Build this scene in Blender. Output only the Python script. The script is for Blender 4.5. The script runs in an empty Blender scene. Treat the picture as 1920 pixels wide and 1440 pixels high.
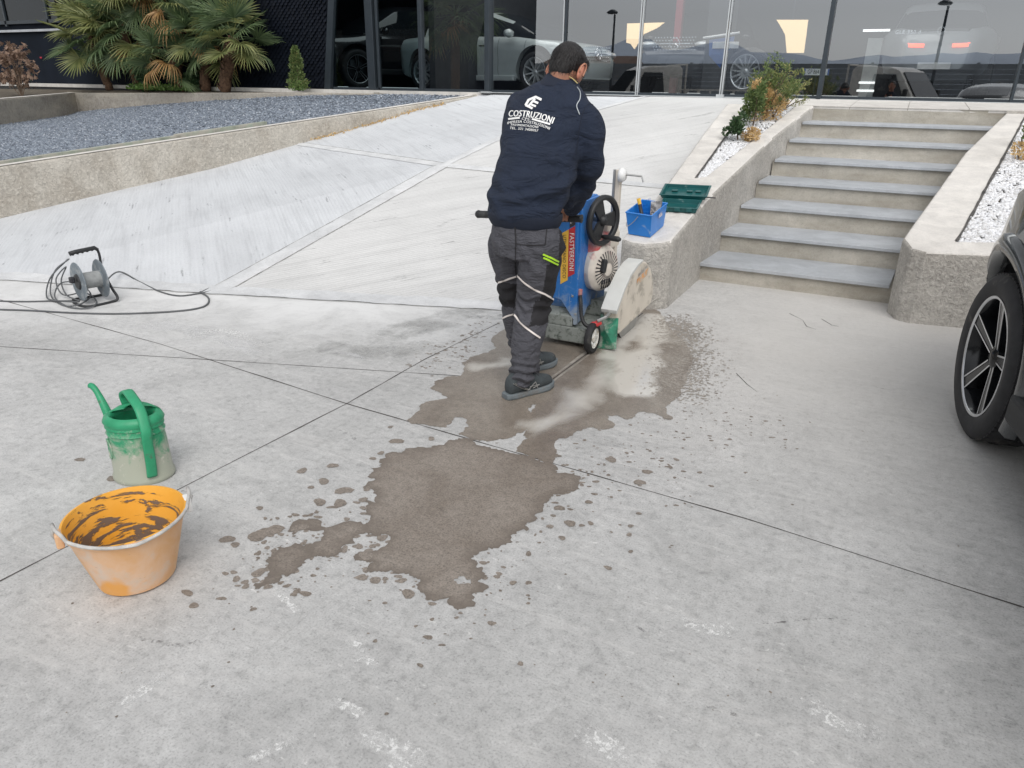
import bpy, bmesh, math, random
import numpy as np
from mathutils import Vector, Matrix, noise
from mathutils.bvhtree import BVHTree
from mathutils.geometry import delaunay_2d_cdt

random.seed(11)
RNG = np.random.default_rng(5)
SC = bpy.context.scene
COL = SC.collection
PI = math.pi

# ------------------------------------------------------------------ camera
F_PX = 1355.363; PITCH = 0.390706; ROLL = 0.01625432; YAW = 0.4741345; EYE = 1.5
_f = np.array([-math.sin(YAW)*math.cos(PITCH), math.cos(YAW)*math.cos(PITCH), -math.sin(PITCH)])
_r0 = np.array([math.cos(YAW), math.sin(YAW), 0.0]); _u0 = np.cross(_r0, _f)
_r = _r0*math.cos(ROLL) + _u0*math.sin(ROLL); _u = -_r0*math.sin(ROLL) + _u0*math.cos(ROLL)
CAM = np.array([0, 0, EYE])
cd = bpy.data.cameras.new('camera'); cam = bpy.data.objects.new('camera', cd); COL.objects.link(cam)
cam.matrix_world = Matrix(((_r[0], _u[0], -_f[0], 0), (_r[1], _u[1], -_f[1], 0), (_r[2], _u[2], -_f[2], EYE), (0, 0, 0, 1)))
cd.sensor_fit = 'HORIZONTAL'; cd.sensor_width = 36.0; cd.lens = 36.0*F_PX/1920.0
cd.clip_start = 0.05; cd.clip_end = 3000
SC.camera = cam
SC.render.resolution_x = 1024; SC.render.resolution_y = 768

# ------------------------------------------------------------------ sky, sun, exposure
SUN_EL = math.radians(50); SUN_AZ = math.radians(146)     # azimuth measured from +Y, clockwise
w = bpy.data.worlds.new('World'); SC.world = w; w.use_nodes = True
nt = w.node_tree; nt.nodes.clear()
sk = nt.nodes.new('ShaderNodeTexSky'); sk.sky_type = 'NISHITA'; sk.sun_disc = False
sk.sun_elevation = SUN_EL; sk.sun_rotation = SUN_AZ; sk.dust_density = 1.0; sk.air_density = 1.0
hs = nt.nodes.new('ShaderNodeHueSaturation'); hs.inputs['Saturation'].default_value = 0.10
bg = nt.nodes.new('ShaderNodeBackground'); bg.inputs['Strength'].default_value = 0.15
wo = nt.nodes.new('ShaderNodeOutputWorld')
nt.links.new(sk.outputs[0], hs.inputs['Color']); nt.links.new(hs.outputs[0], bg.inputs['Color']); nt.links.new(bg.outputs[0], wo.inputs['Surface'])
sl = bpy.data.lights.new('sun', 'SUN'); sl.energy = 1.1; sl.angle = math.radians(38); sl.color = (1.0, 0.965, 0.92)
so = bpy.data.objects.new('sun', sl); COL.objects.link(so)
sdir = Vector((math.sin(SUN_AZ)*math.cos(SUN_EL), math.cos(SUN_AZ)*math.cos(SUN_EL), math.sin(SUN_EL)))
so.rotation_euler = sdir.to_track_quat('Z', 'Y').to_euler()
SC.view_settings.view_transform = 'Standard'; SC.view_settings.look = 'None'
SC.view_settings.exposure = 0.46; SC.view_settings.gamma = 1.0; SC.view_settings.use_curve_mapping = False

# ------------------------------------------------------------------ survey helpers: where a sight line meets a real plane
RH = np.array([math.cos(YAW), math.sin(YAW), 0.0]); FH = np.array([-math.sin(YAW), math.cos(YAW), 0.0])
def ray(x, y): return _f*F_PX + _r*(x-960) - _u*(y-720)
def hit(x, y, p0, n):
    r = ray(x, y); n = np.array(n, float); t = ((np.array(p0, float)-CAM) @ n)/(r @ n)
    return CAM + r*t
def gz(x, y, z=0.0): return hit(x, y, (0, 0, z), (0, 0, 1))
def gy(x, y, v): return hit(x, y, (0, v, 0), (0, 1, 0))
def Q(x, y, d): return hit(x, y, FH*d, FH)              # plane square to the level line of sight, d metres off
def L2W(r, f, z): return RH*r + FH*f + np.array([0, 0, z])

# ------------------------------------------------------------------ object helpers
def link(o, parent=None):
    COL.objects.link(o)
    if parent: o.parent = parent
    return o
def tag(o, label=None, cat=None, group=None, kind=None):
    if label: o['label'] = label
    if cat: o['category'] = cat
    if group: o['group'] = group
    if kind: o['kind'] = kind
    return o
def empty(name, loc, rz=0.0, label=None, cat=None, group=None):
    o = bpy.data.objects.new(name, None); o.empty_display_size = 0.1
    o.location = tuple(loc); o.rotation_euler = (0, 0, rz); COL.objects.link(o)
    return tag(o, label, cat, group, 'thing' if cat else None)
def obj(name, verts, faces, mat, parent=None, smooth=False, kind=None, autosm=None):
    me = bpy.data.meshes.new(name); me.from_pydata([tuple(map(float, v)) for v in verts], [], [tuple(f) for f in faces])
    me.validate(); me.update()
    return objm(name, me, mat, parent, smooth, kind, autosm)
def objm(name, me, mat, parent=None, smooth=False, kind=None, autosm=None):
    if mat is not None:
        me.materials.clear()
        for m in (mat if isinstance(mat, (list, tuple)) else [mat]): me.materials.append(m)
    o = bpy.data.objects.new(name, me); link(o, parent)
    if smooth or autosm:
        me.polygons.foreach_set('use_smooth', [True]*len(me.polygons))
        if autosm:
            try: me.set_sharp_from_angle(angle=math.radians(autosm))
            except Exception: pass
    if kind: o['kind'] = kind
    return o
def bevel(o, w, seg=2, ang=30):
    m = o.modifiers.new('bevel', 'BEVEL'); m.width = w; m.segments = seg; m.limit_method = 'ANGLE'; m.angle_limit = math.radians(ang)
    return o
def subsurf(o, n=2):
    m = o.modifiers.new('sub', 'SUBSURF'); m.levels = n; m.render_levels = n; return o
class MB:
    def __init__(s): s.v = []; s.f = []
    def add(s, vs, fs):
        k = len(s.v); s.v += [tuple(map(float, q)) for q in vs]; s.f += [tuple(i+k for i in f) for f in fs]; return s
    def box(s, c, sz, rot=None):
        hx, hy, hz = sz[0]/2, sz[1]/2, sz[2]/2
        vs = [Vector((x, y, z)) for x in (-hx, hx) for y in (-hy, hy) for z in (-hz, hz)]
        if rot is not None: vs = [rot @ q for q in vs]
        vs = [q+Vector(c) for q in vs]
        return s.add(vs, [(0, 1, 3, 2), (4, 6, 7, 5), (0, 4, 5, 1), (2, 3, 7, 6), (0, 2, 6, 4), (1, 5, 7, 3)])
    def tube(s, pts, rad, n=8, cap=True):
        P = [Vector(p) for p in pts]; R_ = rad if hasattr(rad, '__len__') else [rad]*len(P)
        up = None; vs = []
        for i, p in enumerate(P):
            t = (P[min(i+1, len(P)-1)]-P[max(i-1, 0)])
            t = t.normalized() if t.length > 1e-9 else Vector((0, 0, 1))
            if up is None:
                a = Vector((0, 0, 1)) if abs(t.z) < .9 else Vector((1, 0, 0)); up = (a-t*a.dot(t)).normalized()
            else:
                up = up-t*up.dot(t); up = up.normalized() if up.length > 1e-6 else t.orthogonal().normalized()
            b = t.cross(up)
            vs += [p+(up*math.cos(2*PI*k/n)+b*math.sin(2*PI*k/n))*R_[i] for k in range(n)]
        fs = [(i*n+k, i*n+(k+1) % n, (i+1)*n+(k+1) % n, (i+1)*n+k) for i in range(len(P)-1) for k in range(n)]
        if cap: fs += [tuple(range(n))[::-1], tuple((len(P)-1)*n+k for k in range(n))]
        return s.add(vs, fs)
    def lathe(s, prof, n=32, c=(0, 0, 0), M=None, sx=1, sy=1, a0=0, a1=2*PI):
        full = abs(a1-a0-2*PI) < 1e-6; m = n if full else n+1
        vs = []
        for (r, z) in prof:
            for k in range(m):
                a = a0+(a1-a0)*k/n; q = Vector((r*math.cos(a)*sx, r*math.sin(a)*sy, z))
                if M is not None: q = M @ q
                vs.append(q+Vector(c))
        fs = []
        for i in range(len(prof)-1):
            for k in range(n):
                k2 = (k+1) % m; fs.append((i*m+k, i*m+k2, (i+1)*m+k2, (i+1)*m+k))
        return s.add(vs, fs)
    def prism(s, poly, a, b=None, M=None, h=0.01):
        """poly 2-D (x,y) extruded 0..h in z, then M (4x4)"""
        n = len(poly); vs = [Vector((x, y, 0)) for x, y in poly]+[Vector((x, y, h)) for x, y in poly]
        if M is not None: vs = [M @ q for q in vs]
        fs = [tuple(range(n))[::-1], tuple(range(n, 2*n))]+[(i, (i+1) % n, n+(i+1) % n, n+i) for i in range(n)]
        return s.add(vs, fs)
    def obj(s, name, mat, parent=None, **k): return obj(name, s.v, s.f, mat, parent, **k)
def frame(o, x, y):
    """4x4 with given origin, x axis and (about) y axis"""
    x = Vector(x).normalized(); z = x.cross(Vector(y)).normalized(); yy = z.cross(x)
    return Matrix(((x.x, yy.x, z.x, o[0]), (x.y, yy.y, z.y, o[1]), (x.z, yy.z, z.z, o[2]), (0, 0, 0, 1)))
def catmull(P, m=8):
    P = [np.array(p, float) for p in P]; P = [2*P[0]-P[1]]+P+[2*P[-1]-P[-2]]; out = []
    for i in range(1, len(P)-2):
        for k in range(m):
            t = k/m; a, b, c, d = P[i-1], P[i], P[i+1], P[i+2]
            out.append(.5*((2*b)+(-a+c)*t+(2*a-5*b+4*c-d)*t*t+(-a+3*b-3*c+d)*t**3))
    out.append(P[-2]); return out
def frac_edge(P, amp, levels=3, close=True):
    """roughen an outline by midpoint displacement"""
    P = [np.array(p[:2], float) for p in P]
    for l in range(levels):
        N = []
        for i in range(len(P) if close else len(P)-1):
            a, b = P[i], P[(i+1) % len(P)]; d = b-a; L = np.linalg.norm(d); N.append(a)
            if L > 0.008:
                N.append((a+b)/2+np.array([-d[1], d[0]])/L*random.gauss(0, 1)*min(amp, L*.22))
        if not close: N.append(P[-1])
        P = N; amp *= .6
    return P

# ------------------------------------------------------------------ material helpers
def mat_new(name):
    m = bpy.data.materials.new(name); m.use_nodes = True; nt = m.node_tree; nt.nodes.clear()
    o = nt.nodes.new('ShaderNodeOutputMaterial'); b = nt.nodes.new('ShaderNodeBsdfPrincipled'); nt.links.new(b.outputs[0], o.inputs['Surface'])
    return m, nt, b, o
def c4(c): return (c[0], c[1], c[2], 1.0)
def N(nt, t, **k):
    n = nt.nodes.new(t)
    for a, v in k.items():
        if a.startswith('i_'): n.inputs[a[2:].replace('_', ' ')].default_value = v
        else: setattr(n, a, v)
    return n
def coords(nt, kind='Object', scale=(1, 1, 1), rot=(0, 0, 0)):
    tc = N(nt, 'ShaderNodeTexCoord'); mp = N(nt, 'ShaderNodeMapping'); mp.inputs['Scale'].default_value = scale; mp.inputs['Rotation'].default_value = rot
    nt.links.new(tc.outputs[kind], mp.inputs[0]); return mp.outputs[0]
def nz(nt, vec, scale, detail=4, rough=.55, dist=0):
    n = N(nt, 'ShaderNodeTexNoise'); n.inputs['Scale'].default_value = scale; n.inputs['Detail'].default_value = detail
    n.inputs['Roughness'].default_value = rough; n.inputs['Distortion'].default_value = dist
    if vec is not None: nt.links.new(vec, n.inputs['Vector'])
    return n.outputs[0]
def ramp(nt, fac, stops):
    r = N(nt, 'ShaderNodeValToRGB'); e = r.color_ramp.elements
    while len(e) < len(stops): e.new(0.5)
    for i, (p, c) in enumerate(stops):
        e[i].position = p; e[i].color = c4(c) if hasattr(c, '__len__') else (c, c, c, 1)
    nt.links.new(fac, r.inputs[0]); return r.outputs[0]
def mixc(nt, fac, a, b, mode='MIX'):
    m = N(nt, 'ShaderNodeMix'); m.data_type = 'RGBA'; m.blend_type = mode
    for inp, v in ((m.inputs[0], fac), (m.inputs[6], a), (m.inputs[7], b)):
        if isinstance(v, (int, float)): inp.default_value = v
        elif hasattr(v, 'is_linked') or hasattr(v, 'links'): nt.links.new(v, inp)
        else: inp.default_value = c4(v)
    return m.outputs[2]
def math_(nt, op, a, b=None, clamp=False):
    m = N(nt, 'ShaderNodeMath'); m.operation = op; m.use_clamp = clamp
    for i, v in enumerate((a, b)):
        if v is None: continue
        if isinstance(v, (int, float)): m.inputs[i].default_value = v
        else: nt.links.new(v, m.inputs[i])
    return m.outputs[0]
def bump(nt, b, h, strength=.3, dist=.01, prev=None):
    n = N(nt, 'ShaderNodeBump'); n.inputs['Strength'].default_value = strength; n.inputs['Distance'].default_value = dist
    nt.links.new(h, n.inputs['Height'])
    if prev is not None: nt.links.new(prev, n.inputs['Normal'])
    nt.links.new(n.outputs[0], b.inputs['Normal']); return n.outputs[0]
def M_flat(name, c, rough=.6, metal=0.0, var=.15, scale=8, bmp=.0, bscale=60, emit=None, coat=0, dirt=None, dirtf=.5, dscale=5):
    m, nt, b, o = mat_new(name); v = coords(nt)
    n1 = nz(nt, v, scale, 5); c1 = mixc(nt, ramp(nt, n1, [(.3, 0), (.7, 1)]), tuple(x*(1-var) for x in c), tuple(min(1, x*(1+var)) for x in c))
    if dirt is not None:
        n2 = nz(nt, v, dscale, 8, .65, .3); f = ramp(nt, n2, [(dirtf-.05, 0), (dirtf+.08, 1)]); c1 = mixc(nt, f, c1, dirt)
        rr = N(nt, 'ShaderNodeMapRange'); nt.links.new(f, rr.inputs[0]); rr.inputs[3].default_value = rough; rr.inputs[4].default_value = .85
        nt.links.new(rr.outputs[0], b.inputs['Roughness'])
    else: b.inputs['Roughness'].default_value = rough
    nt.links.new(c1, b.inputs['Base Color']); b.inputs['Metallic'].default_value = metal
    if coat: b.inputs['Coat Weight'].default_value = coat; b.inputs['Coat Roughness'].default_value = .05
    if bmp: bump(nt, b, nz(nt, v, bscale, 4), bmp, .01)
    if emit: b.inputs['Emission Color'].default_value = c4(emit[:3]); b.inputs['Emission Strength'].default_value = emit[3]
    return m
# ------------------------------------------------------------------ materials of the setting
def concrete(name, lo, hi, tint=None, bs=.25, rough=.85, sc=1.0, speck=.5, streak=None, pits=0, coarse=None):
    m, nt, b, o = mat_new(name); v = coords(nt)
    n1 = nz(nt, v, .7*sc, 6, .6, .4); n2 = nz(nt, v, 5*sc, 8, .65, .6); n3 = nz(nt, v, 60*sc, 5, .7); n4 = nz(nt, v, 260*sc, 2)
    c = mixc(nt, ramp(nt, n1, [(.35, 0), (.65, 1)]), lo, hi)
    f2 = ramp(nt, n2, [(.35, (.82,)*3), (.62, (1.08,)*3)]); c = mixc(nt, .75, c, f2, 'MULTIPLY')
    f3 = ramp(nt, n3, [(.32, (.80,)*3), (.48, (1.0,)*3), (.66, (1.07,)*3)]); c = mixc(nt, speck, c, f3, 'MULTIPLY')
    f4 = ramp(nt, n4, [(.33, (.72,)*3), (.46, (1,)*3), (.7, (1.1,)*3)]); c = mixc(nt, speck, c, f4, 'MULTIPLY')
    if tint:
        n5 = nz(nt, v, .45*sc, 3); c = mixc(nt, ramp(nt, n5, [(.5, 0), (.68, 1)]), c, tint)
    if streak is not None:
        vs = coords(nt, scale=streak[0]); n6 = nz(nt, vs, 3, 6, .6); c = mixc(nt, ramp(nt, n6, [(.45, 0), (.75, .8)]), c, streak[1])
    nt.links.new(c, b.inputs['Base Color']); b.inputs['Roughness'].default_value = rough
    p = bump(nt, b, n4, bs, .003); p = bump(nt, b, n3, bs, .008, p); 
    if coarse: bump(nt, b, nz(nt, v, coarse[0], 5, .6, .5), coarse[1], coarse[2], p)
    if pits:
        pn = nz(nt, v, pits, 4, .6, .8); pf = ramp(nt, pn, [(.36, 1), (.47, 0)]); hl = ramp(nt, pn, [(.52, 0), (.62, 1)])
        src = b.inputs['Base Color'].links[0].from_socket; c2 = mixc(nt, math_(nt, 'MULTIPLY', pf, .28), src, tuple(x*.42 for x in lo)); c2 = mixc(nt, math_(nt, 'MULTIPLY', hl, .35), c2, tuple(min(1, x*1.25) for x in hi))
        nt.links.new(c2, b.inputs['Base Color']); bump(nt, b, pn, .75, .022, b.inputs['Normal'].links[0].from_socket)
    return m
def ground_mat():
    m, nt, b, o = mat_new('pavement_concrete'); v = coords(nt)
    n1 = nz(nt, v, .55, 6, .6, .5); n2 = nz(nt, v, 3.2, 9, .68, .8); n3 = nz(nt, v, 28, 6, .7, .2); n4 = nz(nt, v, 150, 4, .7)
    c = mixc(nt, ramp(nt, n1, [(.36, 0), (.64, 1)]), (.45, .448, .442), (.53, .528, .522))
    c = mixc(nt, .85, c, ramp(nt, n2, [(.34, (.84,)*3), (.48, (.98,)*3), (.56, (1.02,)*3), (.68, (1.14,)*3)]), 'MULTIPLY')
    c = mixc(nt, .8, c, ramp(nt, n3, [(.36, (.74,)*3), (.47, (.98,)*3), (.56, (1.02,)*3), (.66, (1.16,)*3)]), 'MULTIPLY')
    c = mixc(nt, .8, c, ramp(nt, n4, [(.36, (.62,)*3), (.47, (.98,)*3), (.62, (1.03,)*3), (.7, (1.25,)*3)]), 'MULTIPLY')
    # brushed / wheel smears lying across the slab
    vs = coords(nt, scale=(.7, 3.2, 1), rot=(0, 0, .5)); n5 = nz(nt, vs, 3.6, 10, .78, .9)
    c = mixc(nt, ramp(nt, n5, [(.52, 0), (.60, .30), (.74, .65)]), c, (.63, .62, .605))
    vs = coords(nt, scale=(4, .6, 1), rot=(0, 0, .25)); n6 = nz(nt, vs, 2.6, 10, .78, .9)
    c = mixc(nt, ramp(nt, n6, [(.55, 0), (.72, .42)]), c, (.30, .295, .285))
    # crisp pale flakes and fine dark nicks of the trowelled skin
    vs = coords(nt, scale=(1, 2.2, 1), rot=(0, 0, -YAW)); n7 = nz(nt, vs, 24, 9, .80, .5); n8 = nz(nt, vs, 2.1, 5, .65, .5)
    fl = math_(nt, 'MULTIPLY', ramp(nt, n7, [(.585, 0), (.625, 1)]), ramp(nt, n8, [(.42, .12), (.60, .85)]))
    c = mixc(nt, fl, c, (.68, .675, .66))
    nk = math_(nt, 'MULTIPLY', ramp(nt, n7, [(.375, 1), (.41, 0)]), ramp(nt, n8, [(.35, .75), (.58, .2)]))
    c = mixc(nt, math_(nt, 'MULTIPLY', nk, .6), c, (.25, .245, .235))
    # pale grout dust swept off the ramp, settled in front of its foot
    sx = N(nt, 'ShaderNodeSeparateXYZ'); nt.links.new(v, sx.inputs[0])
    d = math_(nt, 'SUBTRACT', math_(nt, 'MULTIPLY', math_(nt, 'ADD', sx.outputs[0], 4.52), .33), math_(nt, 'MULTIPLY', math_(nt, 'ADD', sx.outputs[1], -3.8), .944))
    d = math_(nt, 'ADD', d, math_(nt, 'MULTIPLY', math_(nt, 'ADD', nz(nt, v, 1.4, 7, .65, .6), -.5), 2.6))
    wst = math_(nt, 'MULTIPLY', ramp(nt, math_(nt, 'MULTIPLY', d, .5), [(.10, 1), (.62, 0)]), ramp(nt, math_(nt, 'MULTIPLY', math_(nt, 'ADD', sx.outputs[0], 6.0), .2), [(.55, 1), (.86, 0)]))
    wst = math_(nt, 'MULTIPLY', wst, ramp(nt, n2, [(.3, .55), (.55, .95)]))
    c = mixc(nt, wst, c, (.74, .74, .735))
    # sandy tint by the stairs
    w2 = math_(nt, 'MULTIPLY', ramp(nt, math_(nt, 'MULTIPLY', math_(nt, 'ADD', sx.outputs[1], math_(nt, 'MULTIPLY', n1, 1.6)), .125), [(.42, 0), (.66, 1)]), ramp(nt, math_(nt, 'MULTIPLY', math_(nt, 'ADD', sx.outputs[0], 2.2), .3), [(.2, 0), (.5, 1)]))
    c = mixc(nt, math_(nt, 'MULTIPLY', w2, .6), c, (.60, .575, .54))
    nt.links.new(c, b.inputs['Base Color']); b.inputs['Roughness'].default_value = .72
    p = bump(nt, b, n4, .35, .003); bump(nt, b, n2, .2, .01, p)
    return m
def rib_mat(name, ang, base, dark):
    m, nt, b, o = mat_new(name)
    v = coords(nt, rot=(0, 0, 0)); n1 = nz(nt, v, 1.3, 7, .6, .4); n4 = nz(nt, v, 70, 4)
    tc = N(nt, 'ShaderNodeTexCoord'); sx = N(nt, 'ShaderNodeSeparateXYZ'); nt.links.new(tc.outputs['Object'], sx.inputs[0])
    ca, sa = math.cos(ang), math.sin(ang)
    across = math_(nt, 'ADD', math_(nt, 'MULTIPLY', sx.outputs[0], -sa), math_(nt, 'MULTIPLY', sx.outputs[1], ca))
    along = math_(nt, 'ADD', math_(nt, 'MULTIPLY', sx.outputs[0], ca), math_(nt, 'MULTIPLY', sx.outputs[1], sa))
    cb = N(nt, 'ShaderNodeCombineXYZ'); nt.links.new(math_(nt, 'MULTIPLY', across, 1.0), cb.inputs[0]); nt.links.new(math_(nt, 'MULTIPLY', along, .06), cb.inputs[1])
    st = nz(nt, cb.outputs[0], 16, 6, .65); wob = nz(nt, v, 2.5, 3)
    ph = math_(nt, 'ADD', math_(nt, 'MULTIPLY', across, 2*PI/.034), math_(nt, 'MULTIPLY', wob, 1.6))
    rib = math_(nt, 'ADD', math_(nt, 'MULTIPLY', math_(nt, 'SINE', ph), .5), .5)
    # board-wide passes of the rake, about 30 cm each
    st2 = nz(nt, cb.outputs[0], 4.2, 3, .5)
    c = mixc(nt, ramp(nt, st, [(.36, 1), (.5, 0)]), base, tuple(x*.89 for x in base))
    c = mixc(nt, ramp(nt, st2, [(.42, .16), (.5, 0)]), c, dark)
    # worn grooves holding dirt, in broken runs
    cb2 = N(nt, 'ShaderNodeCombineXYZ'); nt.links.new(across, cb2.inputs[0]); nt.links.new(math_(nt, 'MULTIPLY', along, .22), cb2.inputs[1])
    g = nz(nt, cb2.outputs[0], 7.5, 7, .72); g2 = ramp(nt, g, [(.60, 0), (.66, 1)])
    c = mixc(nt, math_(nt, 'MULTIPLY', g2, math_(nt, 'SUBTRACT', 1.0, rib)), c, tuple(x*.55 for x in dark))
    c = mixc(nt, math_(nt, 'MULTIPLY', math_(nt, 'SUBTRACT', 1.0, rib), .13), c, dark)
    c = mixc(nt, .6, c, ramp(nt, n1, [(.3, (.86,)*3), (.6, (1.05,)*3)]), 'MULTIPLY')
    c = mixc(nt, .5, c, ramp(nt, n4, [(.32, (.8,)*3), (.5, (1.,)*3)]), 'MULTIPLY')
    nt.links.new(c, b.inputs['Base Color']); b.inputs['Roughness'].default_value = .8
    p = bump(nt, b, rib, .28, .006); bump(nt, b, st, .4, .010, p)
    return m
MT = {}
MT['ground'] = ground_mat()
MT['ramp_l'] = rib_mat('ramp_ribbed_left', math.radians(-40), (.61, .625, .645), (.47, .48, .50))
MT['ramp_r'] = rib_mat('ramp_ribbed_right', math.radians(50), (.635, .633, .626), (.46, .46, .455))
MT['band'] = concrete('smooth_band', (.56, .57, .58), (.68, .685, .69), speck=.5, bs=.2)
MT['render'] = concrete('rough_render', (.40, .375, .34), (.57, .545, .505), speck=.7, bs=.5, coarse=(9, .5, .03), pits=42)
MT['render_w'] = concrete('wall_render_warm', (.44, .41, .36), (.57, .535, .475), speck=.7, bs=.6, coarse=(8, .5, .035), pits=34, streak=((1, 1, .8), (.33, .29, .24)))
MT['planter_w'] = concrete('planter_render', (.31, .285, .25), (.40, .37, .325), speck=.5, bs=.3, coarse=(6, .4, .03), pits=20, streak=((.3, .3, 1.2), (.55, .50, .42)))
MT['coping'] = concrete('pale_coping', (.66, .63, .59), (.75, .72, .68), speck=.4, bs=.4, coarse=(30, .35, .015))
MT['riser'] = concrete('cast_riser', (.37, .345, .295), (.50, .47, .415), speck=.6, bs=.4, coarse=(9, .5, .015), streak=((.6, .6, 2.5), (.27, .24, .19)))
MT['slab'] = concrete('blue_grey_slab', (.385, .405, .43), (.45, .47, .495), speck=.35, bs=.15, rough=.6)
MT['paving'] = concrete('pale_paving', (.60, .575, .54), (.69, .665, .63), speck=.4)
MT['soil'] = concrete('soil', (.10, .085, .065), (.17, .145, .11), speck=.8, bs=.8, coarse=(30, .9, .04))
MT['far_ground'] = concrete('far_asphalt', (.14, .14, .14), (.2, .2, .195))

# ------------------------------------------------------------------ ground sheet
xs = [-900, -300, -120, -60, -30, -16, -10, -7, -5, -3, -1, 1, 3, 6, 12, 25, 50, 120, 300, 900]
ys = [-1200, -500, -200, -90, -50, -30, -20, -14, -9, -7, -4, -2, 0, 2, 4, 6, 9, 12, 20, 60, 300]
o = obj('pavement', [(x, y, 0) for y in ys for x in xs], [(j*len(xs)+i, j*len(xs)+i+1, (j+1)*len(xs)+i+1, (j+1)*len(xs)+i) for j in range(len(ys)-1) for i in range(len(xs)-1)], MT['ground'])
tag(o, 'grey power floated concrete forecourt with saw cut joints', kind='structure')

# saw-cut joints: narrow dark grooves
jm = M_flat('joint_dark', (.085, .08, .075), .9, var=.5, scale=12)
def strip(name, pts, wd, mat, z=.003, parent=None, jit=0.0, kind=None):
    P = []
    for i in range(len(pts)-1):
        a, b = np.array(pts[i], float), np.array(pts[i+1], float); n = max(1, int(np.linalg.norm(b-a)/.15))
        P += [a+(b-a)*k/n for k in range(n)]
    P.append(np.array(pts[-1], float)); vs = []
    for i, p in enumerate(P):
        t = P[min(i+1, len(P)-1)]-P[max(i-1, 0)]; t = t/np.linalg.norm(t[:2]); n = np.array([-t[1], t[0], 0])
        ww = wd*(1+jit*random.uniform(-1, 1)); off = n*random.uniform(-1, 1)*wd*jit*.4
        vs += [p+n*ww/2+off+np.array([0, 0, z]), p-n*ww/2+off+np.array([0, 0, z])]
    return obj(name, vs, [(2*i, 2*i+1, 2*i+3, 2*i+2) for i in range(len(P)-1)], mat, parent, kind=kind)
for pts in ([(0, 562), (300, 645), (650, 757), (1050, 873), (1400, 973), (1915, 1138)],
            [(-350, 1215), (0, 1090), (340, 915), (650, 757), (800, 672), (935, 606)],
            [(-100, 645), (0, 650), (430, 677), (860, 705), (945, 712)]):
    o = strip('saw_cut_joint', [gz(*p) for p in pts], .006, jm, jit=.5, z=.0012, kind='structure')
a = gz(1915, 1138); b = gz(1400, 973); d = (a-b)/np.linalg.norm(a-b)
strip('saw_cut_joint', [a, a+d*4], .006, jm, jit=.5, z=.0012, kind='structure')

# ------------------------------------------------------------------ vehicle ramp
F0 = (-6.376, 3.221, 0); A = (-4.52, 3.8, 0); B = (-2.42, 4.53, 0); B2 = (-1.72, 4.78, 0.0)
C0 = (-8.64, 4.515, .077); C1 = (-8.314, 5.586, .255); C2 = (-7.93, 6.855, .454); J1 = (-7.558, 8.063, .707)
C4 = (-7.184, 9.287, .947); C5 = (-6.944, 10.07, 1.126); T1 = (-6.6, 11.16, 1.31)
J2 = (-4.44, 6.914, .692); J3 = (-2.098, 7.287, .594); J3b = (-1.75, 7.33, .578)
_n = np.cross(np.array(J3)-np.array(J2), np.array((-1.9, 10.3, 1.372))-np.array(J2))
K = tuple(hit(942, 255, J2, _n)); _k = np.array(K)-np.array(J2); T2 = (K[0]+_k[0]/_k[1]*(11.5-K[1]), 11.5, 1.388)
FA = (-6.55, 11.5, 1.37); FB = (-1.9, 11.5, 1.39); T3 = (-2.12, 10.3, 1.372)
up = lambda p, z=.0: (p[0], p[1], p[2]+z)
Vl = [(-10.2, 2.0, -.0), F0, A, C0, C1, C2, J1, J2]
root = empty('vehicle_ramp', A, 0); root['kind'] = 'structure'; tag(root, 'pale ribbed concrete vehicle ramp rising to the showroom')
def ramp_obj(name, polys, mat, kids=None):
    # fan each polygon and subdivide a little so the shading stays smooth
    bm = bmesh.new()
    for poly in polys:
        bm.faces.new([bm.verts.new(Vector(p)) for p in poly])
    bmesh.ops.triangulate(bm, faces=bm.faces[:]); bmesh.ops.remove_doubles(bm, verts=bm.verts[:], dist=.001)
    me = bpy.data.meshes.new(name); bm.to_mesh(me); bm.free()
    o = objm(name, me, mat); o.parent = root; o.matrix_parent_inverse = root.matrix_world.inverted(); return o
root.location = (0, 0, 0)
e = .002
ramp_obj('ribbed_panel', [[(-10.2, 2.02, e), up(F0, e), up(A, e), up(J2), up(J1), up(C2), up(C1), up(C0, e), (-9.6, 2.6, e)]], MT['ramp_l'])
ramp_obj('ribbed_panel', [[J1, J2, K, T2, FA, T1, C5, C4]], MT['ramp_l'])
ramp_obj('ribbed_panel', [[up(A, e), up(B, e), up(B2, e), J3b, J3, J2]], MT['ramp_r'])
ramp_obj('ribbed_panel', [[J2, J3, J3b, (-1.9, 10.3, 1.372), FB, T2, K]], MT['ramp_r'])
bpy.context.view_layer.update()
_bv = []
for _o in root.children:
    _bv.append(BVHTree.FromPolygons([v.co[:] for v in _o.data.vertices], [p.vertices[:] for p in _o.data.polygons]))
def on_ramp(x, y):
    z = [h[0].z for h in (t.ray_cast(Vector((x, y, 5)), Vector((0, 0, -1))) for t in _bv) if h[0] is not None]
    return max(z) if z else 0.0
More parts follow.
